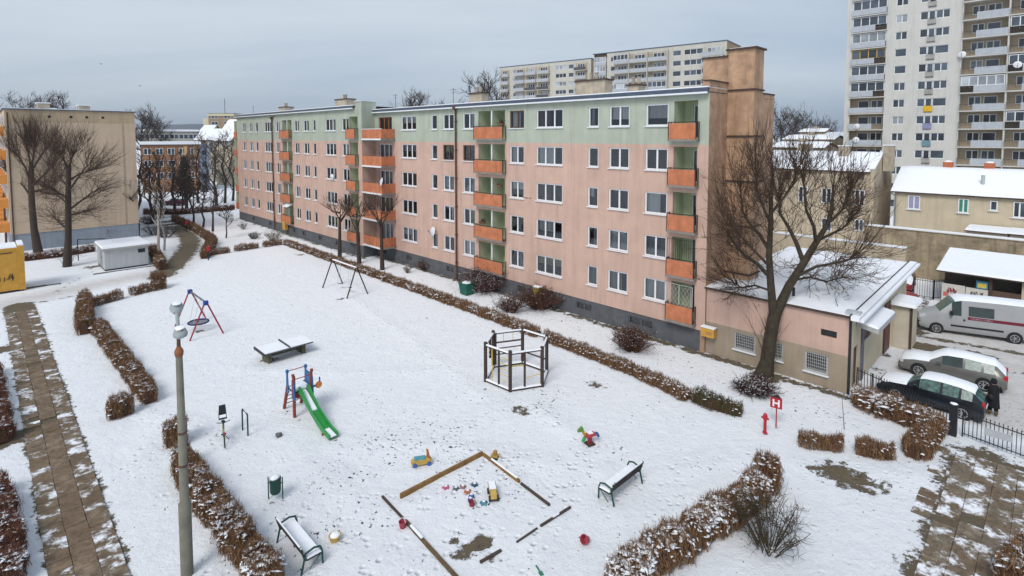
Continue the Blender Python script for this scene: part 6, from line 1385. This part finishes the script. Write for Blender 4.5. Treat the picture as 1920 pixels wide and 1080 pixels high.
def bucket(px, py, c, label, r=.13, h=.2, tip=0.0):
    p = G(px, py); s_ = root('toy_bucket', p.x, p.y, 0, label, 'toy bucket'); o = MB().lathe([(r * .75, 0), (r, h), (r * 1.08, h), (r * 1.08, h + .015), (r * .9, h + .015), (r * .68, .03)], 14).build('bucket_body', c, s_, 40)
    MB().tube([(r * math.cos(R(a)), .03, h + r * .9 * math.sin(R(a))) for a in range(0, 181, 20)], .008, 5).build('handle', WHITEF, s_)
    if tip: o.rotation_euler = (R(tip), 0, 0); o.location = (0, 0, .1)
    return s_
bucket(755, 989, col_('red', (.45, .02, .06)), 'small red bucket at the gap in the near sandbox board'); bucket(1101, 1017, col_('red', (.45, .02, .06)), 'red toy bucket tipped in snow below the right bench', .14, .2, 60)
b2 = bucket(628, 1013, col_('yellow', (.62, .38, .02)), 'yellow bucket half filled with snow beside near bench', .19, .17); MB().blob((0, 0, .18), .17, .17, .05).build('snow_cover', SNOW, b2, 60)
bucket(885, 949, col_('crimson', (.33, .02, .05)), 'dark red bucket with white rim among sandbox toys', .12, .17)
def ball(px, py, r, c, label):
    p = G(px, py); s_ = root('toy_ball', p.x, p.y, 0, label, 'ball'); MB().blob((0, 0, r), r, r, r, 12, 8, .0).build('ball_skin', c, s_, 80); MB().blob((0, 0, r * 1.75), r * .6, r * .6, r * .25).build('snow_cover', SNOW, s_, 60)
ball(884, 936, .11, col_('blue', (.02, .08, .42)), 'blue ball beside the toy truck, farther one'); ball(882, 942, .10, col_('navy', (.02, .04, .30)), 'navy ball touching the dark red bucket')
def mould(px, py, c, label, rot, poly=None):
    p = G(px, py); s_ = root('sand_mould', p.x, p.y, 0, label, 'sand toy', rot); n_ = 10
    P_ = [((.11 if k % 2 else .17) * math.cos(2 * math.pi * k / n_), (.11 if k % 2 else .17) * math.sin(2 * math.pi * k / n_)) for k in range(n_)]
    MB().hexa([(x, y, 0) for x, y in P_], [(x * .7, y * .7, .1) for x, y in P_]).build('mould_shell', c, s_); MB().prism([(x * .4, y * .4) for x, y in P_], .101, .12).build('snow_cover', SNOW, s_)
mould(836, 916, col_('pink', (.55, .08, .20)), 'pink star sand mould at the left of the sandbox toys', .3); mould(868, 915, col_('rose', (.36, .17, .18)), 'dusty rose sand mould among the sandbox toys', .9); mould(890, 911, col_('petrol', (.02, .10, .17)), 'dark petrol sand toy behind the blue ball', .5); mould(907, 945, col_('teal', (.05, .25, .35)), 'teal sand mould in front of the toy truck', 1.2); mould(877, 924, col_('orange', (.55, .13, .02)), 'orange sand mould beside the blue ball', .2); mould(855, 918, col_('grey', (.12, .13, .13)), 'grey sand toy left of the rose mould', .7)
p = G(1010, 1070); s_ = root('toy_spade', p.x, p.y, 0, 'green toy spade lying at the bottom edge of the snow', 'sand toy', R(-20)); MB().box(-.18, -.02, .02, .08, .02, .05).build('handle', col_('green', (.02, .22, .12)), s_); MB().box(.08, -.06, .015, .24, .06, .04).build('blade', col_('green', (.02, .22, .12)), s_)
p = G(523, 818); s_ = root('stone_block', p.x, p.y, 0, 'small grey stone in snow between slide and bin', 'stone'); MB().blob((0, 0, .06), .17, .14, .1, 7, 4, .3).build('stone_body', mat('stone', (.12, .12, .12), .9, .3, 8), s_)

# ------------------------------------------------------------------ hydrant, sign, rods
RED = mat('hydrant_red', (.42, .02, .035), .4, .1, 6)
s_ = root('fire_hydrant', *G(1434, 812), 'red standing hydrant with cap on the snow', 'hydrant'); MB().lathe([(.10, -.02), (.10, .06), (.065, .08), (.065, .62), (.10, .64), (.10, .80), (.07, .88), (.03, .91)], 14).build('barrel', RED, s_, 40)
for sg2 in (-1, 1): MB().bar((0, 0, .70), (.16 * sg2, -.03, .70), .045, 10).build('outlet', RED, s_)
s_ = root('hydrant_sign', *G(1455, 800), 'red three-sided hydrant sign with white H letters on post', 'sign'); s_.scale = (.8, .8, .92); MB().bar((0, 0, 0), (0, 0, 1.05), .035, 8).build('post', RED, s_)
for k, a in enumerate((-90 - 35 + 45, -90 + 85 + 45, 160)):
    an_ = R(a); n_ = Vector((math.cos(an_), math.sin(an_), 0)); t_ = Vector((-n_.y, n_.x, 0)); c_ = n_ * .17 + Vector((0, 0, 1.0)); u = Vector((0, 0, 1))
    def bxp(hw, z0, z1, d0, d1, cx_=0.0): return [c_ + t_ * (cx_ - hw) + n_ * d0 + u * z0, c_ + t_ * (cx_ + hw) + n_ * d0 + u * z0, c_ + t_ * (cx_ + hw) + n_ * d1 + u * z0, c_ + t_ * (cx_ - hw) + n_ * d1 + u * z0], [c_ + t_ * (cx_ - hw) + n_ * d0 + u * z1, c_ + t_ * (cx_ + hw) + n_ * d0 + u * z1, c_ + t_ * (cx_ + hw) + n_ * d1 + u * z1, c_ + t_ * (cx_ - hw) + n_ * d1 + u * z1]
    pl = MB().hexa(*bxp(.30, 0, .52, -.012, .012)).build('sign_panel', RED, s_)
    lt = MB(); 
    for cx_ in (-.14, .14): lt.hexa(*bxp(.045, .08, .44, .013, .02, cx_))
    lt.hexa(*bxp(.095, .22, .30, .013, .0195, 0)); lt.build('letter_h', mat('sign_white', (.75, .75, .75), .5), pl)
MB().prism([(.33 * math.cos(R(a)), .33 * math.sin(R(a))) for a in (-20, 100, 220)], 1.50, 1.53).build('sign_lid', STEEL, s_)
s_ = root('marker_rod', *G(1583, 805), 'thin bare rod leaning in snow behind the low hedges', 'rod'); MB().tube([(0, 0, 0), (-.1, .12, .7), (-.2, .2, 1.45)], [.018, .014, .008], 5).build('rod_stem', WOOD, s_)
s_ = root('garbage_bin', *G(875, 552), 'green plastic bin with snow lid in front of dark shrub', 'bin'); gb2 = MB().hexa([(-.42, -.36, .06), (.42, -.36, .06), (.42, .36, .06), (-.42, .36, .06)], [(-.52, -.45, .95), (.52, -.45, .95), (.52, .45, .95), (-.52, .45, .95)]).build('bin_body', mat('bin_green', (.015, .12, .085), .5, .1, 4), s_); MB().box(-.55, -.48, .95, .55, .48, 1.02).build('lid', mat('bin_green', (.015, .12, .085)), s_); MB().blob((0, 0, 1.03), .5, .42, .1).build('snow_cover', SNOW, s_, 60)
for px, py, lab in ((408, 478, 'small red post at the end of the far clump row'), (364, 424, 'small red marker in the far lane hedge')):
    s_ = root('marker_post', *G(px - 17 if px == 408 else px - 14, py + 10), lab, 'post'); MB().bar((0, 0, 0), (0, 0, 1.3), .06).build('post_tube', STEEL, s_); MB().box(-.14, -.14, 1.0, .14, .14, 1.5).build('marker_head', RED, s_)
# ------------------------------------------------------------------ iron fences
def iron_fence(pts, label, h=1.05, step=.14, post_at=None, z0=.08, pw=.05):
    """pts in the estate grid; upright bars between two rails"""
    o = root('iron_fence', pts[0][0], pts[0][1], 0, label, 'fence'); base = Vector((pts[0][0], pts[0][1], 0))
    bar = MB().box(-.011, -.011, z0, .011, .011, h + .07).add([(-.02, -.02, h + .07), (.02, -.02, h + .07), (.02, .02, h + .07), (-.02, .02, h + .07), (0, 0, h + .16)], [(3,2,1,0),(0,1,4),(1,2,4),(2,3,4),(3,0,4)]).mesh('bar', STEEL)
    po = MB().box(-pw/2, -pw/2, 0, pw/2, pw/2, h + .12).mesh('post', STEEL)
    for a, b_ in zip(pts, pts[1:]):
        a, b_ = Vector((*a, 0)) - base, Vector((*b_, 0)) - base; ln = (b_ - a).length; d = (b_ - a) / ln; n_ = int(ln / step)
        for z in (.16, h - .02): MB().beam(a + Vector((0, 0, z)), b_ + Vector((0, 0, z)), .03, .035).build('rail', STEEL, o)
        for i in range(n_): inst('bar', bar, o, a + d * (i + .5) * ln / n_, (0, 0, math.atan2(d.y, d.x)))
        k = max(1, round(ln / 2.4))
        for i in range(k + 1): inst('post', po, o, a + d * ln * i / k)
    return o
g = lambda px, py: tuple(G(px, py)[:2])
iron_fence([(7.85, 1.1), (8.6, .75), g(1783, 815)], 'black iron fence behind the broad hedge beside the dark car')
iron_fence([(12.35, -.82), g(1926, 864), (18.5, -2.2)], 'black iron gate fence in front of the yard at the right edge')
gp = root('gate_post', *g(1786, 816), 0, 'thick dark gate post with snow cap where the fence turns', 'post'); MB().box(-.14, -.14, 0, .14, .14, 1.42).build('post_body', STEEL, gp); MB().blob((0, 0, 1.43), .14, .14, .05).build('snow_cover', SNOW, gp, 60); MB().box(-.16, -.16, 1.38, .16, .16, 1.42).build('cap', STEEL, gp)
nb_ = root('notice_plate', *fx(1873, 800, -1.3)[:2], .62, 'grey metal plate hung on the iron gate fence', 'plate'); MB().box(-.45, -.1, 0, .45, -.07, .3).build('plate_sheet', GREY, nb_); MB().bar((-.4, -.08, .28), (-.4, .06, .34), .012).bar((.4, -.08, .28), (.4, .06, .34), .012).build('hook', STEEL, nb_)
iron_fence([g(1712, 556), g(1750, 562), g(1810, 556), g(1812, 552)], 'black iron yard fence behind the van, in front of red car', 1.5, .16, pw=.09)
gp = root('gate_post', *g(1813, 560), 0, 'wide dark gate post behind the van roof', 'post'); MB().box(-.3, -.1, 0, .3, .1, 1.75).build('post_body', STEEL, gp); MB().box(-.32, -.12, 1.75, .32, .12, 1.8).build('cap', SNOW, gp)

# ------------------------------------------------------------------ vehicles
CARGLASS = mat('car_glass', (.02, .035, .035), .06, .3, 2, spec=.7); FROST = mat('frosted_glass', (.07, .13, .115), .2, .8, 6, spec=.5); TYRE = mat('tyre', (.018, .018, .018), .85, .2, 10); RIM = mat('rim', (.42, .42, .43), .35, .1, 6, metal=.6); BLACKP = mat('black_plastic', (.02, .02, .022), .6, .2, 5)
def vehicle(o, st, W, paint, wins, wheels, wr, snow_rows, front_glass, rear_glass, glass=CARGLASS, snow_t=.05, roofw=.5, fg=None):
    """st: stations (x, z_low, z_belt, z_top, half_belt, half_roof); faces are sorted into body, side windows, screens"""
    n = len(st); rows = []
    for (x, zl, zb, zt, hb, hr) in st:
        half = [(W/2 - .07, zl), (W/2, zl + .14), (W/2 + .0, (zl + zb) / 2 + .05), (hb, zb), (hr, zt - .055), (hr * .8, zt - .012), (0, zt)]
        rows.append([(x, y, z) for y, z in half] + [(x, -y, z) for y, z in half[-2::-1]])
    m_ = len(rows[0]); body = MB(); body.v = [v for r_ in rows for v in r_]
    def put(lst, off, mtl, nm, smooth=40):
        mb = MB()
        for i, k in lst:
            vs_ = [Vector(rows[i][k]), Vector(rows[i+1][k]), Vector(rows[i+1][k+1]), Vector(rows[i][k+1])]; mb.quad(*[v + off for v in vs_])
        return mb.build(nm, mtl, o, smooth)
    taken = set()
    for (i0, i1, mt_) in wins:
        for sgn, k in ((1, 3), (-1, m_ - 5)):
            f = [(i, k) for i in range(i0, i1)]; taken |= set(f); put(f, Vector((0, 0, 0)), mt_ or glass, 'side_window')
    for rngs, nm, mt_ in ((front_glass, 'windscreen', fg or glass), (rear_glass, 'rear_window', fg or glass)):
        if rngs: f = [(i, k) for i in range(*rngs) for k in (4, 5, 6, 7)]; taken |= set(f); put(f, Vector((0, 0, 0)), mt_, nm)
    for i in range(n - 1):
        for k in range(m_ - 1):
            if (i, k) not in taken: body.f.append((i*m_+k, (i+1)*m_+k, (i+1)*m_+k+1, i*m_+k+1))
    body.f.append(tuple(range(m_))); body.f.append(tuple((n-1)*m_ + k for k in range(m_))[::-1])
    for i in range(n - 1): body.f.append((i*m_, i*m_+m_-1, (i+1)*m_+m_-1, (i+1)*m_))
    body.build('body', paint, o, 35)
    for (i0, i1, full) in snow_rows:                           # snow lying on bonnet, screens and roof
        mb = MB(); ks = [3, 4, 5, 6, 7, 8, 9] if full else [4, 5, 6, 7, 8]
        for i in range(i0, i1 + 1):
            for j, k in enumerate(ks):
                e = j in (0, len(ks) - 1) or i in (i0, i1); v = rows[i][k]; mb.v.append((v[0], v[1] * (1.004 if e else 1), v[2] + (.006 if e else snow_t + rng.uniform(-.012, .012))))
        q = len(ks)
        for i in range(i1 - i0):
            for j in range(q - 1): mb.f.append((i*q+j, (i+1)*q+j, (i+1)*q+j+1, i*q+j+1))
        mb.build('snow_cover', SNOW, o, 60)
    for x in wheels:
        for sgn in (-1, 1):
            y = sgn * (W/2 - .19)
            MB().lathe([(wr + .055, -.12), (wr + .055, .205)], 24, (x, (W/2 - .202) if sgn > 0 else -(W/2 - .117), wr + .02), 'y').build('wheel_arch', BLACKP, o)
            wh = MB().lathe([(wr * .62, -.09), (wr * .95, -.10), (wr, -.06), (wr, .06), (wr * .95, .10), (wr * .62, .09)], 24, (x, sgn * (W/2 - .085), wr), 'y').build('wheel', TYRE, o, 40)
            rm = MB(); yy = sgn * (W/2 + .018)
            for k in range(7):
                a = 2 * math.pi * k / 7; p0 = Vector((x, yy, wr)); rm.beam(p0 + Vector((math.cos(a), 0, math.sin(a))) * .04, p0 + Vector((math.cos(a), 0, math.sin(a))) * wr * .66, .05, .025)
            rm.lathe([(.06, -.01), (.06, .012)], 12, (x, yy, wr), 'y'); ring(rm, (x, yy, wr), wr * .66, .022, 20); rm.build('rim', RIM, wh)
    return rows
def box_part(o, nm, m, *b): return MB().box(*b).build(nm, m, o)
# dark hatchback (front at -x)
c1 = root('parked_car', 8.75, 2.0, 0, 'dark blue-black hatchback with snow on roof and frosted green windows by the fence', 'car', R(-2), 'parked cars')
st = [(0, .32, .60, .66, .72, .55), (.12, .22, .70, .78, .80, .66), (.6, .2, .84, .90, .83, .68), (1.15, .2, .90, .97, .84, .66), (1.25, .2, .91, 1.0, .84, .64), (1.75, .2, .93, 1.36, .84, .58), (1.95, .2, .93, 1.42, .84, .57), (2.55, .2, .94, 1.46, .84, .57), (2.65, .2, .94, 1.46, .84, .57), (3.25, .2, .95, 1.43, .83, .56), (3.35, .2, .95, 1.42, .83, .56), (3.75, .2, .96, 1.34, .82, .54), (3.82, .22, .96, 1.28, .82, .55), (4.12, .26, .92, 1.0, .79, .62), (4.2, .34, .80, .84, .76, .6)]
DK1 = mat('car_dark', (.010, .013, .018), .25, .2, 2, spec=.6)
vehicle(c1, st, 1.76, DK1, [(5, 7, FROST), (8, 9, FROST), (10, 11, FROST)], (.82, 3.42), .31, [(1, 4, True), (5, 12, False)], (4, 6), (12, 13), FROST, .05)
for y in (-.68, .68): MB().box(4.10, y - .12, .80, 4.205, y + .12, .97).build('tail_light', mat('tail_red', (.45, .02, .03), .25), c1); MB().box(-.0, y - .14, .60, .16, y + .14, .70).build('headlight', mat('lamp_clear', (.5, .52, .53), .2), c1); MB().box(1.55, y * 1.32 - .09, .95, 1.72, y * 1.32 + .09, 1.07).build('mirror', DK1, c1)
MB().box(4.19, -.24, .6, 4.215, .24, .71).build('number_plate', WHITEF, c1); MB().box(3.9, -.88, .16, 4.16, .88, .35).build('bumper', DK1, c1)
# silver saloon behind it
c2 = root('parked_car', 8.9, 6.2, 0, 'grey estate car under thick snow behind the dark hatchback', 'car', R(3), 'parked cars')
SIL = mat('car_grey', (.17, .165, .155), .3, .1, 2, spec=.5, metal=.3)
st2 = [(x * 1.07, a, b_, c_, d, e) for x, a, b_, c_, d, e in st[:11]] + [(4.0, .2, .96, 1.40, .82, .55), (4.1, .22, .96, 1.36, .82, .55), (4.45, .28, .90, 1.0, .79, .6), (4.52, .36, .78, .82, .75, .58)]
vehicle(c2, st2, 1.8, SIL, [(5, 7, CARGLASS), (8, 9, FROST), (10, 11, FROST)], (.88, 3.62), .32, [(0, 12, False), (0, 4, True), (12, 13, False)], (4, 6), (12, 13), CARGLASS, .09)
for y in (-.72, .72): MB().box(4.36, y - .12, .78, 4.53, y + .12, .96).build('tail_light', mat('tail_red', (.45, .02, .03)), c2); MB().box(.02, y - .14, .58, .18, y + .14, .70).build('headlight', mat('lamp_clear', (.5, .52, .53)), c2)
MB().box(-.05, -.8, .25, .1, .8, .5).build('bumper', BLACKP, c2); MB().box(1.66, -1.0, .95, 1.84, -.86, 1.08).build('mirror', SIL, c2)
# van
vp0, vp1 = G(1757, 625), G(1905, 645); va = math.atan2(vp1.y - vp0.y, vp1.x - vp0.x)
vn = root('van', vp0.x - 1.0 * math.cos(va), vp0.y - 1.0 * math.sin(va), 0, 'silver-white van with dark red side stripe and snow roof in the yard', 'van', va, 'parked cars')
VAN = mat('van_silver', (.36, .365, .37), .35, .05, 1.5, spec=.5, metal=.15)
W_ = 2.05; vo = 1.02
st3 = [(0, .42, .78, .84, .80, .62), (.10, .3, .95, 1.02, .92, .74), (.55, .28, 1.18, 1.24, .97, .78), (1.0, .28, 1.32, 1.42, .98, .78), (1.12, .28, 1.34, 1.50, .98, .78), (1.75, .28, 1.36, 2.20, .98, .80), (1.9, .28, 1.36, 2.30, .98, .82), (2.15, .28, 1.36, 2.38, .98, .84), (2.25, .28, 1.36, 2.40, .98, .85), (2.45, .28, 1.36, 2.42, .98, .86), (2.55, .28, 1.36, 2.43, .98, .86), (3.95, .28, 1.36, 2.46, .98, .87), (4.05, .28, 1.36, 2.46, .98, .87), (5.8, .28, 1.36, 2.45, .98, .87), (6.0, .32, 1.36, 2.40, .97, .86)]
rows3 = vehicle(vn, [(a, b_, c_, d, e, f) for a, b_, c_, d, e, f in st3], W_, VAN, [(5, 8, None)], (.95, 4.97), .34, [(6, 14, False)], (4, 6), None, CARGLASS, .07, fg=mat('van_screen', (.035, .10, .085), .15, .25, 2, spec=.6))
for ch in list(vn.children): ch.location = ch.location + Vector((0, vo, 0))
yS = vo - W_ / 2 - .012
def vface(z): return vo - (.98 + (.87 - .98) * max(0, (z - 1.36)) / (2.40 - 1.36)) - .015 if z > 1.36 else yS
MB().hexa([(2.62, vface(1.42), 1.42), (3.92, vface(1.42), 1.42), (3.92, vface(1.42) + .02, 1.42), (2.62, vface(1.42) + .02, 1.42)], [(2.62, vface(2.05), 2.05), (3.92, vface(2.05), 2.05), (3.92, vface(2.05) + .02, 2.05), (2.62, vface(2.05) + .02, 2.05)]).build('side_window', CARGLASS, vn)
MAR = mat('stripe_maroon', (.16, .015, .035), .5, .06)
stp = MB().hexa([(2.58, yS + .035, 1.17), (5.9, yS + .035, 1.17), (5.9, yS + .06, 1.17), (2.58, yS + .06, 1.17)], [(2.58, yS + .035, 1.36), (5.9, yS + .035, 1.36), (5.9, yS + .06, 1.36), (2.58, yS + .06, 1.36)]).build('side_stripe', MAR, vn)
lt = MB(); rr = random.Random(4)
for i in range(15):                                             # small pale lettering, too fine to read in the photograph
    x = 2.75 + i * .075; k = rr.randrange(3); lt.box(x, yS + .028, 1.215, x + .014, yS + .034, 1.31)
    if k: lt.box(x + .015, yS + .028, 1.295 if k == 1 else 1.215, x + .05, yS + .0338, 1.31 if k == 1 else 1.23)
    if k == 2: lt.box(x + .045, yS + .028, 1.231, x + .058, yS + .034, 1.31)
lt.build('lettering', mat('stripe_text', (.55, .50, .50), .5), stp)
MB().box(1.7, yS - .0, .62, 4.4, yS + .06, .74).build('side_moulding', BLACKP, vn); MB().box(-.06, vo - .98, .25, .32, vo + .98, .72).build('bumper', BLACKP, vn)
mr = MB().box(1.62, yS - .2, 1.38, 1.78, yS + .02, 1.66).build('mirror', BLACKP, vn); MB().box(2.35, yS + .0, 1.05, 2.45, yS + .055, 1.17).build('door_handle', BLACKP, vn)
for y in (-.72, .72): MB().hexa([(.02, vo + y - .2, .92), (.35, vo + y - .2, 1.05), (.35, vo + y + .2, 1.05), (.02, vo + y + .2, .92)], [(.05, vo + y - .2, 1.05), (.38, vo + y - .2, 1.20), (.38, vo + y + .2, 1.20), (.05, vo + y + .2, 1.05)]).build('headlight', mat('lamp_clear', (.5, .52, .53)), vn)
MB().box(2.50, yS + .035, .5, 2.515, yS + .058, 1.16).build('door_seam', BLACKP, vn)
# red cars beyond the yard fence
RC = mat('car_red', (.28, .02, .03), .3, .1, 2, spec=.5)
for (px, py, rot, lab) in ((1700, 552, R(95), 'red car with thick snow on its roof behind the annex'), (1752, 590, R(190), 'red car nose showing behind the van bonnet')):
    p = G(px, py); c3 = root('parked_car', p.x - (.6 if px == 1700 else 1.2), p.y + (1.8 if px == 1752 else .5), 0, lab, 'car', rot, 'parked cars')
    vehicle(c3, st, 1.74, RC, [(5, 7, CARGLASS), (8, 9, CARGLASS), (10, 11, CARGLASS)], (.82, 3.42), .31, [(6, 12, False)] + ([(1, 5, True)] if px == 1700 else []), (4, 6), (12, 13), CARGLASS, .08)
p = G(312, 384); c3 = root('parked_car', p.x, p.y, 0, 'dark red car parked far away beyond the birches', 'car', R(30), 'parked cars'); vehicle(c3, st, 1.74, mat('car_maroon', (.09, .02, .035), .3), [(5, 7, None), (8, 9, None)], (.82, 3.42), .31, [(1, 4, True), (6, 12, False)], (4, 6), (12, 13), CARGLASS, .07)

# ------------------------------------------------------------------ person in black brushing snow off
pr = root('person', *g(1861, 779), 0, 'person in a long black hooded coat standing at the back of the dark car', 'person', R(100))   # local x = facing
SK = mat('skin', (.45, .27, .20), .6, .05, 8); COAT = mat('black_coat', (.010, .010, .012), .85, .3, 10); BOOT = mat('tan_boots', (.17, .115, .05), .8, .2, 12)
jo = {'pel': (0, 0, .92, .13), 'wst': (.02, 0, 1.1, .125), 'chs': (.05, 0, 1.3, .14), 'nck': (.09, 0, 1.46, .06), 'hd0': (.11, 0, 1.55, .085), 'hd1': (.12, 0, 1.64, .095), 'hd2': (.12, 0, 1.71, .06),
      'hpL': (0, .09, .88, .09), 'knL': (.05, .10, .48, .065), 'anL': (-.02, .11, .09, .05), 'toL': (.16, .12, .04, .038), 'hpR': (0, -.09, .88, .09), 'knR': (.02, -.11, .48, .065), 'anR': (-.06, -.12, .09, .05), 'toR': (.12, -.13, .04, .038),
      'shL': (.05, .18, 1.38, .06), 'elL': (.22, .27, 1.18, .05), 'wrL': (.45, .22, 1.16, .034), 'shR': (.05, -.18, 1.38, .06), 'elR': (.2, -.27, 1.16, .05), 'wrR': (.43, -.18, 1.2, .034)}
ed = [('pel', 'wst'), ('wst', 'chs'), ('chs', 'nck'), ('nck', 'hd0'), ('hd0', 'hd1'), ('hd1', 'hd2')] + [(a + s_2, b_ + s_2) for s_2 in 'LR' for a, b_ in (('hp', 'kn'), ('kn', 'an'), ('an', 'to'), ('sh', 'el'), ('el', 'wr'))] + [('pel', 'hpL'), ('pel', 'hpR'), ('chs', 'shL'), ('chs', 'shR')]
for s_2, w0 in (('L', Vector((.45, .22, 1.16))), ('R', Vector((.43, -.18, 1.2)))):
    jo['pa' + s_2] = (*(w0 + Vector((.07, 0, 0))), .03); ed.append(('wr' + s_2, 'pa' + s_2))
    for fi, (dy, ln) in enumerate(((-.03, .075), (-.01, .085), (.01, .08), (.03, .065))):
        jo['f%d%s' % (fi, s_2)] = (*(w0 + Vector((.07 + ln * .6, dy, -.01))), .009); jo['g%d%s' % (fi, s_2)] = (*(w0 + Vector((.07 + ln, dy, -.04))), .008); ed += [('pa' + s_2, 'f%d%s' % (fi, s_2)), ('f%d%s' % (fi, s_2), 'g%d%s' % (fi, s_2))]
    jo['t' + s_2] = (*(w0 + Vector((.06, .05 if s_2 == 'R' else -.05, .01))), .010); ed.append(('pa' + s_2, 't' + s_2))
names = list(jo); me = bpy.data.meshes.new('body'); me.from_pydata([jo[k][:3] for k in names], [(names.index(a), names.index(b_)) for a, b_ in ed], []); me.update()
bo = inst('body', me, pr); bo.modifiers.new('skin', 'SKIN'); sv = me.skin_vertices[0].data
for i, k in enumerate(names): sv[i].radius = (jo[k][3], jo[k][3]); sv[i].use_root = (k == 'pel')
sd_ = bo.modifiers.new('sub', 'SUBSURF'); sd_.levels = sd_.render_levels = 2; me.materials.append(SK)
def loft(rings, n=16):
    mb = MB()
    for (cx_, cy_, z, rx, ry) in rings:
        for k in range(n): a = 2 * math.pi * k / n; mb.v.append((cx_ + rx * math.cos(a) * (1 + .05 * math.sin(5 * a + z * 9)), cy_ + ry * math.sin(a) * (1 + .05 * math.sin(4 * a + z * 7)), z))
    for i in range(len(rings) - 1):
        for k in range(n): k2 = (k + 1) % n; mb.f.append((i*n+k, i*n+k2, (i+1)*n+k2, (i+1)*n+k))
    return mb
loft([(.0, 0, .42, .21, .25), (.0, 0, .6, .20, .24), (.01, 0, .9, .18, .215), (.02, 0, 1.1, .165, .20), (.05, 0, 1.32, .165, .225), (.06, 0, 1.42, .13, .19), (.08, 0, 1.49, .085, .1)]).build('coat', COAT, pr, 70)
for s_2 in 'LR':
    a, b_, c_ = (Vector(jo[k + s_2][:3]) for k in ('sh', 'el', 'wr')); MB().tube([a - Vector((.02, 0, 0)), a.lerp(b_, .5), b_, b_.lerp(c_, .5), c_], [.09, .085, .075, .065, .06], 10).build('sleeve', COAT, pr, 70)
    k_ = Vector(jo['kn' + s_2][:3]); an2 = Vector(jo['an' + s_2][:3]); t2 = Vector(jo['to' + s_2][:3])
    MB().tube([k_ + Vector((0, 0, .1)), k_.lerp(an2, .5), an2 + Vector((0, 0, .14))], [.085, .08, .075], 10).build('trouser', COAT, pr, 70); MB().tube([an2 + Vector((0, 0, .18)), an2 + Vector((0, 0, .03)), t2], [.07, .068, .05], 10).build('boot', BOOT, pr, 60)
hd = MB(); n_ = 14                                              # hood, open towards the face
for i in range(7):
    ph = R(15 + i * 24)
    for k in range(n_): a = R(55 + 250 * k / (n_ - 1)); hd.v.append((.10 + .135 * math.sin(ph) * math.cos(a), .125 * math.sin(ph) * math.sin(a), 1.63 + .15 * math.cos(ph)))
for i in range(6):
    for k in range(n_ - 1): hd.f.append((i*n_+k, i*n_+k+1, (i+1)*n_+k+1, (i+1)*n_+k))
hd.build('hood', COAT, pr, 70); MB().blob((.10, 0, 1.68), .10, .10, .085, 10, 6, .02).build('hair', mat('dark_hair', (.03, .02, .015), .7), pr, 70)
for y in (-.035, .035): MB().blob((.205, y, 1.645), .012, .014, .009, 8, 5, 0).build('eye', STEEL, pr)
MB().hexa([(.20, -.014, 1.59), (.235, -.014, 1.595), (.235, .014, 1.595), (.20, .014, 1.59)], [(.20, -.006, 1.64), (.208, -.006, 1.64), (.208, .006, 1.64), (.20, .006, 1.64)]).build('nose', SK, pr); MB().box(.195, -.022, 1.562, .207, .022, 1.572).build('mouth', mat('lips', (.30, .10, .09), .6), pr)
MB().blob((-.20, .12, .95), .09, .13, .14, 8, 5, .1).build('bag', mat('black_bag', (.015, .014, .014), .6), pr, 60)
bd = []
for (px, py, z, lab) in ((190, 120, 60, 'small bird flying high in the left sky, upper one'), (263, 161, 50, 'small bird flying in the left sky, lower one')):
    q = depth(px, py, 150); o = bpy.data.objects.new('bird', None); col.objects.link(o); o.location = q; tag(o, lab, 'bird', 'birds in the sky')
    MB().blob((0, 0, 0), .28, .09, .09, 8, 6, 0).build('body', STEEL, o, 60); MB().hexa([(-.08, .05, 0), (.1, .05, 0), (.02, .55, .15), (-.1, .5, .15)], [(-.08, .05, .02), (.1, .05, .02), (.02, .55, .165), (-.1, .5, .165)]).build('wing', STEEL, o); MB().hexa([(-.08, -.05, 0), (.1, -.05, 0), (.02, -.55, .15), (-.1, -.5, .15)], [(-.08, -.05, .02), (.1, -.05, .02), (.02, -.55, .165), (-.1, -.5, .165)]).build('wing', STEEL, o)

# odds and ends kept on the middle balconies
def pot_plant(px, py, y, rad, label, seed, tint):
    p = fx(px, py, y); b_ = L(p.x, p.y, p.z); T = Tree(seed)
    T.thick.lathe([(rad * .45, -.16), (rad * .6, .04)], 10, tuple(b_))
    for i in range(40):
        d = Vector((T.r.gauss(0, 1), T.r.gauss(0, 1), T.r.gauss(.5, .8))); q, _ = T.branch(b_, d, rad * T.r.uniform(.6, 1.3), .02, .008, 3, .2)
    o = T.build('potted_plant', label, 'plant', mat('clay_pot', (.25, .12, .07), .8), tint, b_, 'plants on balconies')
    for ch in o.children: ch.name = 'pot' if ch.name.startswith('trunk') else 'leaves'
pot_plant(940, 232, -.1, .42, 'dark dry plant on the top balcony of the middle column', 301, (.07, .04, .03))
pot_plant(936, 348, -.1, .26, 'small reddish plant on middle column balcony, third from the top', 302, (.16, .05, .04))
pot_plant(906, 416, -.1, .40, 'dark bundle of plants on middle column balcony, fourth from the top', 303, (.03, .03, .035))
# ------------------------------------------------------------------ winter haze over the whole town
hb = MB().box(-5100, -300, -16, 5100, 6600, 130)
hm_ = bpy.data.materials.new('haze'); hm_.use_nodes = True; t = hm_.node_tree; t.nodes.remove(t.nodes['Principled BSDF'])
pvn = N(t, 'ShaderNodeVolumePrincipled', Density=.00022, Anisotropy=.2); pvn.inputs['Color'].default_value = (.80, .88, 1.0, 1)
t.links.new(pvn.outputs[0], t.nodes['Material Output'].inputs['Volume'])
tag(hb.build('haze', hm_), 'thin winter haze', None, None, 'stuff')
